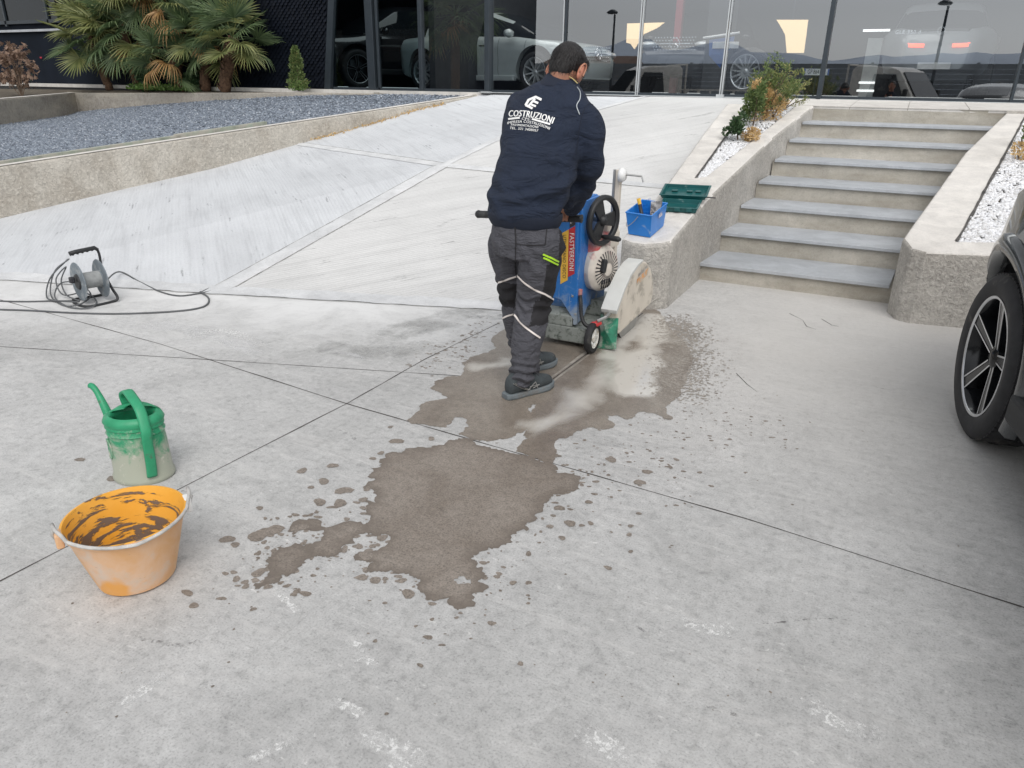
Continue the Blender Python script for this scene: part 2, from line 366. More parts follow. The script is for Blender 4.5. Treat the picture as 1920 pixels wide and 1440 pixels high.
def ramp_strip(name, pts, wd, mat, lift, jit, off=0.0):
    P = []
    for i in range(len(pts)-1):
        a, b_ = np.array(pts[i][:2], float), np.array(pts[i+1][:2], float); n = max(1, int(np.linalg.norm(b_-a)/.09)); P += [a+(b_-a)*k/n for k in range(n)]
    P.append(np.array(pts[-1][:2], float)); vs = []
    for i, p in enumerate(P):
        t = P[min(i+1, len(P)-1)]-P[max(i-1, 0)]; t = t/np.linalg.norm(t); n = np.array([-t[1], t[0]]); ww = wd*(1+jit*random.uniform(-1, 1)); c = p+n*(off+random.uniform(-1, 1)*wd*jit*.3)
        zc = on_ramp(*c)
        for s_ in (.5, 0, -.5): q = c+n*ww*s_; vs.append((q[0], q[1], max(on_ramp(*q), zc-.03, .001)+lift*(1.0 if s_ == 0 else .5)))
    fs = []
    for i in range(len(P)-1): fs += [(3*i, 3*i+1, 3*i+4, 3*i+3), (3*i+1, 3*i+2, 3*i+5, 3*i+4)]
    o = obj(name, vs, fs, mat, smooth=True); o.parent = root; return o
for pts, wd in (([A, J2], .15), ([J2, K, T2], .11), ([J1, J2], .12), ([J2, J3, J3b], .11)):
    ramp_strip('joint_band', pts, wd, MT['band'], .009, .07)
jg = M_flat('crack_grey', (.30, .30, .29), .9, var=.5, scale=12)
for pts, off in (([A, J2], .078), ([A, J2], -.078), ([J1, J2], .06), ([J2, J3, J3b], -.06)):
    ramp_strip('crack_line', pts, .0045, jg, .008, .9, off)
ramp_strip('foot_band', [(-10.2, 1.98, 0), F0, A, B, B2], .17, MT['band'], .012, .12, -.02)
ramp_strip('crack_line', [(-10.2, 1.98, 0), F0, A, B, B2], .004, jg, .006, .95, -.115)

# ------------------------------------------------------------------ garden side: curb wall, slate bed, planter wall
ca, cb_ = np.array([-8.6, 4.65]), np.array([-6.6, 11.2])
def curb_pt(y): t = (y-4.65)/6.55; return np.array([-8.6+2.0*t, y])
def curb_z(y): return .615+(1.331-.615)*(y-4.63)/(11.16-4.63)
yy = [1.6, 2.6, 3.6]+[4.6+.5*i for i in range(14)]+[11.3]
vs = []; 
for y in yy:
    p = curb_pt(y); n = np.array([-.956, .292]); z = curb_z(y)
    q = p+n*.17
    vs += [(p[0], p[1], -.1), (p[0], p[1], z), (q[0], q[1], z+.004), (q[0], q[1], -.1)]
fs = []
for i in range(len(yy)-1):
    for k in range(4): fs.append((4*i+k, 4*i+(k+1) % 4, 4*i+4+(k+1) % 4, 4*i+4+k))
fs += [(0, 1, 2, 3), tuple(4*(len(yy)-1)+k for k in (3, 2, 1, 0))]
cw = empty('curb_wall', (0, 0, 0), 0, 'long rendered curb wall between the slate bed and the white ramp', 'wall')
o = obj('wall', vs, fs, MT['render_w'], cw); bevel(o, .02, 2)
# pale worn top skin
vs = []
for y in yy:
    p = curb_pt(y); n = np.array([-.956, .292]); z = curb_z(y)+.008; a_, b_ = p+n*.012, p+n*.155
    vs += [(a_[0], a_[1], z), (b_[0], b_[1], z)]
obj('coping', vs, [(2*i, 2*i+1, 2*i+3, 2*i+2) for i in range(len(yy)-1)], MT['coping'], cw)
# edging board inside the curb
mb = MB(); n = np.array([-.956, .292])
for (y0, y1, zz) in ((3.2, 6.6, .03), (6.55, 7.75, .045)):
    pts = []
    for y in (y0, y1):
        p = curb_pt(y)+n*.22; pts.append((p, curb_z(y)+zz))
    (p0, z0), (p1, z1) = pts
    vsb = []
    for (p, z) in ((p0, z0), (p1, z1)):
        for off, dz in ((0, -.15), (0, 0), (.09, .0), (.09, -.15)):
            q = p+n*off; vsb.append((q[0], q[1], z+dz))
    mb = MB().add(vsb, [(0, 1, 2, 3), (7, 6, 5, 4), (0, 4, 5, 1), (1, 5, 6, 2), (2, 6, 7, 3), (3, 7, 4, 0)])
    o = mb.obj('edging_board', M_flat('mossy_board', (.30, .33, .27), .9, var=.3, dirt=(.40, .38, .33), scale=6)); o.parent = cw

PW = [(-9.9, 10.8, 1.339), (-13.0, 10.8, 1.28), (-16.5, 10.8, 1.221), (-13.9, 7.55, 1.15), (-12.3, 5.6, 1.1)]
def wall_run(name, pts, th, zb, mat, parent, side=1, cop=None):
    """thick wall following pts (x,y,ztop), body on the +side"""
    P = [np.array(p, float) for p in pts]; Ns = []
    for i in range(len(P)):
        t = (P[min(i+1, len(P)-1)]-P[max(i-1, 0)])[:2]; t /= np.linalg.norm(t); Ns.append(np.array([-t[1], t[0]])*side)
    vs = []
    for p, n in zip(P, Ns):
        q = p[:2]+n*th; vs += [(p[0], p[1], zb), (p[0], p[1], p[2]), (q[0], q[1], p[2]), (q[0], q[1], zb)]
    fs = [(4*i+k, 4*i+(k+1) % 4, 4*i+4+(k+1) % 4, 4*i+4+k) for i in range(len(P)-1) for k in range(4)]
    fs += [(0, 1, 2, 3), tuple(4*(len(P)-1)+k for k in (3, 2, 1, 0))]
    o = obj(name, vs, fs, mat, parent); bevel(o, .015, 2)
    if cop:
        vs = []
        for p, n in zip(P, Ns):
            a_, b_ = p[:2]+n*.01, p[:2]+n*(th-.01); vs += [(a_[0], a_[1], p[2]+.006), (b_[0], b_[1], p[2]+.006)]
        obj('coping', vs, [(2*i, 2*i+1, 2*i+3, 2*i+2) for i in range(len(P)-1)], cop, parent)
    return o
pw = empty('planter_wall', (0, 0, 0), 0, 'low rendered planter wall in front of the fan palms', 'wall')
wall_run('wall', [(-8.3, 10.8, 1.352)]+PW[:3], .14, .2, MT['planter_w'], pw, side=-1, cop=MT['coping'])
wall_run('wall', PW[2:], .14, .2, MT['planter_w'], pw, side=-1, cop=MT['coping'])
# soil in the planter
o = obj('planting_soil', [(-8.4, 10.86, 1.335), (-8.4, 11.32, 1.345), (-24, 11.32, 1.22), (-24, 5, 1.08), (-12.4, 5.2, 1.05), (-14.05, 7.6, 1.11), (-16.6, 10.9, 1.19)],
        [(0, 1, 2, 6), (6, 2, 3, 5), (5, 3, 4)], MT['soil']); o['kind'] = 'structure'

# slate chips: a lofted bed surface between curb and planter wall
far = [(-6.75, 11.25, 1.335), (-7.6, 11.1, 1.345), (-8.4, 10.79, 1.325)]
wn = lambda a, b: (-(b[1]-a[1]), b[0]-a[0], 0)
for px in ((600, 179), (520, 182), (400, 189), (300, 196), (200, 205), (120, 213)):
    far.append(tuple(gy(px[0], px[1], 10.79)))
far += [tuple(hit(0, 235, PW[3], wn(PW[2], PW[3])))]
far += [(-12.8, 6.2, .72), (-12.0, 4.5, .6), (-12, 2.5, .45)]
M_ = len(far); nearY = [11.25, 11.05, 10.8, 9.9, 9.4, 8.7, 7.9, 6.8, 5.8, 4.8, 4.0, 3.0, 1.8]
def near_p(y): p = curb_pt(y)+np.array([-.956, .292])*(.17 if y > 7.7 else .25); return np.array([p[0], p[1], curb_z(y)-.012])
nearY = nearY[:M_]+[1.6]*(M_-len(nearY))
KV = 10; grid = []
for i in range(M_):
    a_, b_ = near_p(nearY[i]), np.array(far[i])
    for k in range(KV+1):
        t = k/KV; grid.append(a_+(b_-a_)*t+np.array([0, 0, .0]))
bed_m = M_flat('slate_under', (.10, .115, .14), .9, var=.4, scale=30, bmp=.6, bscale=60)
o = obj('slate_bed', grid, [(i*(KV+1)+k, (i+1)*(KV+1)+k, (i+1)*(KV+1)+k+1, i*(KV+1)+k+1) for i in range(M_-1) for k in range(KV)], bed_m); o['kind'] = 'structure'
def chips(name, quads, n, smin, smax, flat, mat, lift=.006, seed=1):
    """n loose stones scattered over quads (4 corners each); 8-vertex irregular pebbles in one mesh"""
    rg = np.random.default_rng(seed)
    ar = np.array([np.linalg.norm(np.cross(q[1]-q[0], q[3]-q[0])) for q in quads]); cnt = rg.choice(len(quads), n, p=ar/ar.sum())
    QA = np.array(quads)[cnt]; u = rg.random((n, 1)); v = rg.random((n, 1))
    P = QA[:, 0]*(1-u)*(1-v)+QA[:, 1]*u*(1-v)+QA[:, 2]*u*v+QA[:, 3]*(1-u)*v
    base = np.array([[-1, -.6, -.5], [.9, -.8, -.5], [1, .7, -.5], [-.8, .9, -.5], [-.7, -.5, .5], [.6, -.6, .6], [.7, .5, .45], [-.6, .6, .55]])
    s = (smin+(smax-smin)*rg.random((n, 1, 1)))/2
    g = base[None]*(1+.35*(rg.random((n, 8, 3))-.5))*s*np.array([1, .72, flat])[None, None]
    a = rg.random(n)*2*PI; tx = rg.normal(0, .38, n); ty = rg.normal(0, .38, n)
    ca, sa = np.cos(a), np.sin(a); x = g[..., 0]*ca[:, None]-g[..., 1]*sa[:, None]; y = g[..., 0]*sa[:, None]+g[..., 1]*ca[:, None]; z = g[..., 2]
    z = z+x*np.sin(tx)[:, None]+y*np.sin(ty)[:, None]
    W = np.stack([x, y, z], -1)+P[:, None]+np.array([0, 0, lift])
    fb = np.array([[0, 3, 2, 1], [4, 5, 6, 7], [0, 1, 5, 4], [1, 2, 6, 5], [2, 3, 7, 6], [3, 0, 4, 7]])
    Fc = (fb[None]+(np.arange(n)*8)[:, None, None]).reshape(-1, 4)
    me = bpy.data.meshes.new(name); me.vertices.add(n*8); me.vertices.foreach_set('co', W.reshape(-1).astype('f'))
    me.loops.add(len(Fc)*4); me.loops.foreach_set('vertex_index', Fc.reshape(-1).astype('i')); me.polygons.add(len(Fc))
    me.polygons.foreach_set('loop_start', (np.arange(len(Fc))*4).astype('i')); me.polygons.foreach_set('loop_total', np.full(len(Fc), 4, 'i'))
    at = me.attributes.new('shade', 'FLOAT', 'POINT'); at.data.foreach_set('value', np.repeat(rg.random(n), 8).astype('f'))
    me.update(); me.validate()
    o = objm(name, me, mat); o['kind'] = 'stuff'; return o
def chip_mat(name, stops, rough=.7):
    m, nt, b, o = mat_new(name); a = N(nt, 'ShaderNodeAttribute'); a.attribute_name = 'shade'
    c = ramp(nt, a.outputs['Fac'], stops); c = mixc(nt, .5, c, ramp(nt, nz(nt, coords(nt), 45, 4), [(.3, (.75,)*3), (.6, (1.1,)*3)]), 'MULTIPLY')
    nt.links.new(c, b.inputs['Base Color']); b.inputs['Roughness'].default_value = rough; return m
G = np.array(grid).reshape(M_, KV+1, 3)
quads = [[G[i, k], G[i+1, k], G[i+1, k+1], G[i, k+1]] for i in range(M_-1) for k in range(KV)]
o = chips('slate_chips', quads, 60000, .022, .052, .28, chip_mat('slate_chip', [(0, (.12, .14, .175)), (.5, (.215, .25, .30)), (.9, (.32, .36, .42)), (1, (.52, .55, .60))]), seed=3)
tag(o, 'bed of loose blue grey slate chips')

# ------------------------------------------------------------------ plateau, paving
o = obj('plateau', [(-1.95, 10.06, 1.330), (8, 10.06, 1.330), (8, 11.5, 1.392), (-1.95, 11.5, 1.392)], [(0, 1, 2, 3)], MT['render']); o['kind'] = 'structure'
o = obj('plateau_face', [(.9, 10.058, 0), (8, 10.058, 0), (8, 10.058, 1.33), (.9, 10.058, 1.33)], [(0, 1, 2, 3)], MT['render']); o['kind'] = 'structure'
pv = empty('facade_paving', (0, 0, 0)); pv['kind'] = 'structure'
x = -1.93; i = 0
while x < 7.5:
    wd = .62; z0, z1 = 1.3345, 1.3965
    mb = MB(); a_ = .004
    vs = [(x+a_, 10.07, z0-.03), (x+wd-a_, 10.07, z0-.03), (x+wd-a_, 11.47, z1-.03), (x+a_, 11.47, z1-.03), (x+a_, 10.07, z0+.004), (x+wd-a_, 10.07, z0+.004), (x+wd-a_, 11.47, z1+.003), (x+a_, 11.47, z1+.003)]
    mb.add(vs, [(0, 3, 2, 1), (4, 5, 6, 7), (0, 1, 5, 4), (1, 2, 6, 5), (2, 3, 7, 6), (3, 0, 4, 7)])
    mb.obj('paving_slab', MT['paving'], pv); x += wd; i += 1
x = -24.0
while x < -6.6:
    wd = min(.9, -6.55-x); mb = MB().box((x+wd/2, 11.40, 1.36), (wd-.006, .17, .072)); mb.obj('paving_slab', MT['paving'], pv); x += .9

# ------------------------------------------------------------------ stairs
st = empty('staircase', (-1.37, 6.08, 0), 0, 'straight flight of seven blue grey stone treads between rough walls', 'staircase')
st.location = (0, 0, 0)
def xl(i): return -1.372+.041*i
def xr(i): return xl(i)+1.427+.079*i
for i in range(8):
    Y = 6.08+.566*i; z0 = .17*i-.02; z1 = .12+.17*i if i < 7 else 1.331
    L_, R_ = xl(i)-.02, xr(i)+.12
    mb = MB(); n = 14
    vs = []
    for k in range(n+1):
        x = L_+(R_-L_)*k/n; vs += [(x, Y+.03+random.uniform(-.003, .003), z0), (x, Y+.03+random.uniform(-.003, .003), z1)]
    for k in range(n+1):
        x = L_+(R_-L_)*k/n; vs += [(x, Y+.4, z0), (x, Y+.4, z1)]
    m_ = 2*(n+1)
    fs = [(2*k, 2*k+2, 2*k+3, 2*k+1) for k in range(n)]+[(2*k+1, 2*k+3, m_+2*k+3, m_+2*k+1) for k in range(n)]
    obj('riser', vs, fs, MT['riser'], st)
    if i < 7:
        mb = MB().add([(xl(i), Y, z1+.001), (xr(i)+.03, Y, z1+.001), (xr(i)+.06, Y+.60, z1+.001), (xl(i), Y+.60, z1+.001),
                       (xl(i), Y, z1+.03), (xr(i)+.03, Y, z1+.03), (xr(i)+.06, Y+.60, z1+.03), (xl(i), Y+.60, z1+.03)],
                      [(0, 3, 2, 1), (4, 5, 6, 7), (0, 1, 5, 4), (1, 2, 6, 5), (2, 3, 7, 6), (3, 0, 4, 7)])
        o = mb.obj('tread', MT['slab'], st); bevel(o, .003, 1)

# ------------------------------------------------------------------ cheek walls with planting slots
def cheek(name, outer, hole, label, zslope=.169, z0=.5, y0=5.09, pebblez=-.03):
    zt = lambda p: z0+zslope*(p[1]-y0)
    root = empty(name, (0, 0, 0), 0, label, 'wall')
    def fine(poly, step):
        out = []
        for i in range(len(poly)):
            a, b = np.array(poly[i]), np.array(poly[(i+1) % len(poly)]); n = max(1, int(np.linalg.norm(b-a)/step)); out += [a+(b-a)*k/n for k in range(n)]
        return out
    O = fine(outer, .16); H_ = fine(hole, .16)
    pts = [Vector((p[0], p[1])) for p in O+H_]
    edges = [(i, (i+1) % len(O)) for i in range(len(O))]+[(len(O)+i, len(O)+(i+1) % len(H_)) for i in range(len(H_))]
    r = delaunay_2d_cdt(pts, edges, [], 2, 1e-5)
    hc = np.array(hole)
    def inside(p, poly):
        c = False; n = len(poly)
        for i in range(n):
            a, b = poly[i], poly[(i+1) % n]
            if (a[1] > p[1]) != (b[1] > p[1]) and p[0] < (b[0]-a[0])*(p[1]-a[1])/(b[1]-a[1])+a[0]: c = not c
        return c
    V2 = r[0]; vs = [(p.x, p.y, zt(p)) for p in V2]; fs = []
    for f in r[2]:
        c = sum((V2[i] for i in f), Vector((0, 0)))/len(f)
        if inside(c, outer) and not inside(c, hole): fs.append(tuple(f))
    # sides built straight from the outlines
    def side(poly, zb, flip):
        m = len(poly)
        base = len(vs)
        for p in poly: vs.append((p[0], p[1], zt(p)))
        rows = 5
        for j in range(1, rows+1):
            for p in poly:
                zz = zt(p)+(zb-zt(p))*j/rows; vs.append((p[0], p[1], zz))
        for j in range(rows):
            for i in range(m):
                q = (base+j*m+i, base+j*m+(i+1) % m, base+(j+1)*m+(i+1) % m, base+(j+1)*m+i); fs.append(q if flip else q[::-1])
    side(O, -.05, False)
    k0 = len(vs); m = len(H_)
    for p in H_: vs.append((p[0], p[1], zt(p)))
    for p in H_: vs.append((p[0], p[1], zt(p)-.12))
    for i in range(m): fs.append((k0+i, k0+(i+1) % m, k0+m+(i+1) % m, k0+m+i))
    bm = bmesh.new(); B_ = [bm.verts.new(v) for v in vs]
    for f in fs:
        try: bm.faces.new([B_[i] for i in f])
        except ValueError: pass
    bmesh.ops.remove_doubles(bm, verts=bm.verts[:], dist=.0015); bmesh.ops.recalc_face_normals(bm, faces=bm.faces[:])
    me = bpy.data.meshes.new('body'); bm.to_mesh(me); bm.free()
    # top faces get the pale coping, sides the rough render
    o = objm('body', me, [MT['render'], MT['coping']], root)
    for pl_ in me.polygons:
        if pl_.normal.z > .7: pl_.material_index = 1
    bevel(o, .03, 3, 40)
    # joint slot line around the planting bed
    sv = [(p[0], p[1], zt(p)-.03+pebblez*0) for p in hole]
    obj('bed_soil', sv, [tuple(range(len(sv)))], MT['soil'], root)
    return root, zt
pc = lambda x, y: tuple(hit(x, y, (-1.345, 5.09, .5), (0, -.169, 1))[:2])
# left cheek
outL = [pc(1165, 447), pc(1185, 455), pc(1210, 458), pc(1240, 456), pc(1262, 451), (-1.357, 6.08), (-1.25, 8.3), (-1.085, 10.06), (-2.14, 10.06), (-2.0, 8.4), (-1.806, 6.431)]
holeL = [pc(1306, 332), pc(1322, 330), pc(1490, 199), pc(1467, 197), pc(1392, 213)]
ckL, ztL = cheek('cheek_wall', outL, holeL, 'rough rendered wedge wall left of the stairs holding the blue tub and green case')
outR = [(.16, 5.66), (.25, 5.62), (.62, 5.69), (1.5, 5.80), (3.4, 10.06), (.90, 10.06), (.50, 8.3), (.135, 6.08), (.10, 5.85)]
pcR = lambda x, y: tuple(hit(x, y, (.18, 5.6, .5), (0, -.181, 1))[:2])
holeR = [pcR(1795, 452), pcR(1990, 454), (3.0, 9.9), pcR(1925, 214)]
ckR, ztR = cheek('cheek_wall', outR, holeR, 'rough rendered wedge wall right of the stairs beside the parked car', .181, .5, 5.6)
# white pebbles
def in_poly_quads(h, zt, dz):
    P = [np.array([p[0], p[1], zt(p)+dz]) for p in h]
    return P
P = in_poly_quads(holeL, ztL, -.012)
tri = [[P[0], P[1], P[2], P[4]], [P[2], P[3], P[4], P[4]*.999+P[3]*.001]]
pebm = chip_mat('white_pebble', [(0, (.60, .59, .58)), (.4, (.78, .78, .79)), (1, (.88, .89, .92))], .6)
o = chips('white_pebbles', tri, 4200, .018, .034, .7, pebm, lift=-.004, seed=8); tag(o, 'white marble pebbles in the slot of the left cheek wall')
P = in_poly_quads(holeR, ztR, -.012)
o = chips('white_pebbles', [[P[0], P[1], P[2], P[3]]], 15000, .02, .045, .7, pebm, lift=-.004, seed=9); tag(o, 'white marble pebbles in the slot of the right cheek wall')
for h, zt, rt_ in ((holeL, ztL, ckL), (holeR, ztR, ckR)):
    a_, b_ = h[0], h[-1]
    strip('slot_edging', [np.array([a_[0], a_[1], zt(a_)]), np.array([b_[0], b_[1], zt(b_)])], .02, jm, z=.003, jit=.4, parent=rt_)
# ------------------------------------------------------------------ showroom
FY = 11.5; ZF = 1.40; ZT = 5.2
m_alu = M_flat('anodised_dark', (.035, .045, .055), .35, .3, var=.1)
m_silver = M_flat('silver_trim', (.55, .57, .58), .3, .6, var=.06)
m_clad = M_flat('cladding_blue_black', (.010, .014, .022), .8, .0, var=.2, scale=2); m_clad.node_tree.nodes['Principled BSDF'].inputs['Specular IOR Level'].default_value = .12
m_dark = M_flat('interior_dark', (.025, .028, .032), .7, var=.2)
m_floor_in = M_flat('showroom_floor', (.05, .052, .055), .25, var=.1)
def glass_mat(name, refl, tint, fr=.6):
    m, nt, b, o = mat_new(name); nt.nodes.remove(b)
    g = N(nt, 'ShaderNodeBsdfGlossy'); g.inputs['Roughness'].default_value = .002; g.inputs['Color'].default_value = c4((.90, .93, .97))
    t = N(nt, 'ShaderNodeBsdfTransparent'); t.inputs['Color'].default_value = c4(tint)
    lw = N(nt, 'ShaderNodeLayerWeight'); lw.inputs['Blend'].default_value = .35
    f = math_(nt, 'ADD', math_(nt, 'MULTIPLY', lw.outputs['Fresnel'], fr), refl, True)
    ms = N(nt, 'ShaderNodeMixShader'); nt.links.new(f, ms.inputs[0]); nt.links.new(t.outputs[0], ms.inputs[1]); nt.links.new(g.outputs[0], ms.inputs[2])
    nt.links.new(ms.outputs[0], o.inputs['Surface']); return m
m_glass = glass_mat('showroom_glass', .19, (.72, .76, .78))
m_glass_d = glass_mat('tinted_glass', .03, (.38, .47, .50), .3)
fx = lambda px, py=170, Y=FY: float(gy(px, py, Y)[0])
bd = empty('showroom', (0, 0, 0), 0, 'dark glazed car showroom with scale pattern cladding on its left', 'building')
XL, XR = -26.0, 9.0
MB().box(((XL+XR)/2, FY+5.6, ZF-.12), (XR-XL, 10.9, .2)).obj('floor', m_floor_in, bd)
MB().box(((XL+XR)/2, FY+5.6, ZT+.12), (XR-XL, 11.4, .25)).obj('roof', m_clad, bd)
MB().box(((XL+XR)/2, FY+11.1, (ZF+ZT)/2), (XR-XL, .2, ZT-ZF)).obj('back_wall', m_dark, bd)
for x in (XL, XR): MB().box((x, FY+5.6, (ZF+ZT)/2), (.2, 11, ZT-ZF)).obj('side_wall', m_dark, bd)
MB().box(((XL+XR)/2, FY-.02, ZT-.05), (XR-XL, .14, .5)).obj('fascia', m_clad, bd)
# partition behind the left bays keeps them dark
MB().box((fx(800), FY+3.2, (ZF+ZT)/2), (.12, 6, ZT-ZF)).obj('partition', m_dark, bd)
# low frame rail
x_gl = fx(628)
MB().box(((x_gl+XR)/2, FY, ZF+.015), (XR-x_gl, .08, .05)).obj('bottom_rail', m_alu, bd)
MB().box(((fx(900)+XR)/2, FY-.05, ZF-.002), (XR-fx(900), .03, .014)).obj('drip_strip', m_silver, bd)
# panes
bays = [(fx(628), fx(697), m_glass_d), (fx(710), fx(790), m_glass_d), (fx(797), fx(913), m_glass), (fx(921), fx(1055), m_glass), (fx(1055), fx(1195), m_glass), (fx(1195), fx(1353), m_glass), (fx(1353), fx(1536), m_glass), (fx(1536), fx(1900), m_glass), (fx(1900), fx(2400), m_glass), (fx(2400), XR-.2, m_glass)]
for a_, b_, mt in bays:
    obj('pane', [(a_+.004, FY, ZF+.03), (b_-.004, FY, ZF+.03), (b_-.004, FY, ZT-.28), (a_+.004, FY, ZT-.28)], [(0, 1, 2, 3)], mt, bd)
# mullions
for px, wpx, mt, dp in ((702, 13, m_alu, .12), (714, 4, m_alu, .06), (793, 6, m_alu, .1), (917, 8.5, m_alu, .16), (1900, 6, m_alu, .1), (2400, 8, m_alu, .1)):
    a_, b_ = fx(px-wpx/2), fx(px+wpx/2); o = MB().box(((a_+b_)/2, FY-.01, (ZF+ZT)/2), (b_-a_, dp, ZT-ZF)).obj('mullion', mt, bd); bevel(o, .004, 1)
a_, b_ = fx(1533), fx(1541.5); o = MB().box(((a_+b_)/2, FY-.01, (ZF+ZT)/2), ((b_-a_), .14, ZT-ZF)).obj('mullion', m_alu, bd); bevel(o, .004, 1)
for px in (1055.5, 1195, 1353):
    c = fx(px)
    for k, s_ in enumerate((-.014, .016)): MB().box((c+s_, FY-.02, (ZF+ZT)/2), (.017, .05, ZT-ZF)).obj('mullion', m_silver if k == 0 or px > 1100 else m_alu, bd)
MB().box((fx(1353), FY-.06, ZF+.012), (.11, .05, .05)).obj('mullion_foot', m_silver, bd)
MB().box((fx(917), FY-.10, ZF+.0), (.16, .10, .03)).obj('mullion_foot', m_silver, bd)
# slanted trim left of the glass bays
a_ = fx(617, 163); b_ = fx(633, 0)
obj('slanted_trim', [(a_-.07, FY-.06, ZF), (a_+.07, FY-.06, ZF), (b_+.30, FY-.06, ZT-.3), (b_+.16, FY-.06, ZT-.3), (a_-.07, FY+.02, ZF), (a_+.07, FY+.02, ZF), (b_+.30, FY+.02, ZT-.3), (b_+.16, FY+.02, ZT-.3)],
    [(0, 1, 2, 3), (7, 6, 5, 4), (0, 4, 5, 1), (1, 5, 6, 2), (2, 6, 7, 3), (3, 7, 4, 0)], m_alu, bd)
# wall behind scales
xa, xb = fx(425), fx(622)
MB().box(((XL+xb)/2, FY+.10, (ZF+ZT)/2-.03), (xb-XL, .16, ZT-ZF+.1)).obj('cladding', m_clad, bd)
m_scale = M_flat('scale_metal', (.006, .008, .013), .4, .0, var=.2); m_scale.node_tree.nodes['Principled BSDF'].inputs['Specular IOR Level'].default_value = .1
mb = MB(); rg = random.Random(4); z = ZF+.03; row = 0
while z < 3.9:
    x = xa+(row % 2)*.05
    while x < xb-.05:
        t = .012+rg.uniform(0, .02)
        mb.add([(x, FY-.0, z+.085), (x+.092, FY-.0, z+.085), (x+.082, FY-.01-t, z+.01), (x+.046, FY-.015-t, z-.004), (x+.015, FY-.01-t, z+.01)], [(0, 4, 3, 2, 1)]); x += .1
    z += .05; row += 1
o = mb.obj('scale', m_scale, bd); o['kind'] = 'stuff'
# left wall: smooth panel, light strip and strip window
zstrip = float(gy(40, 58, FY)[2]); xs_ = fx(120, 60)
MB().box(((XL+xs_)/2, FY-.03, zstrip), (xs_-XL, .05, .05)).obj('light_strip', M_flat('strip_grey', (.42, .44, .47), .5), bd)
m_win = glass_mat('strip_window', .02, (.1, .11, .12))
MB().box(((XL+xs_)/2, FY-.01, zstrip+.75), (xs_-XL-.2, .02, 1.1)).obj('window', m_win, bd)
for px in (12, 92): MB().box((fx(px, 30), FY-.035, zstrip+.75), (.06, .05, 1.3)).obj('window_frame', m_alu, bd)
MB().box(((XL+xs_)/2, FY-.035, zstrip+.18), (xs_-XL, .05, .07)).obj('window_frame', m_alu, bd)
MB().box((fx(560)+.02, FY-.08, ZF-.005), (0.02, .02, .02)).obj('bracket', m_alu, bd)

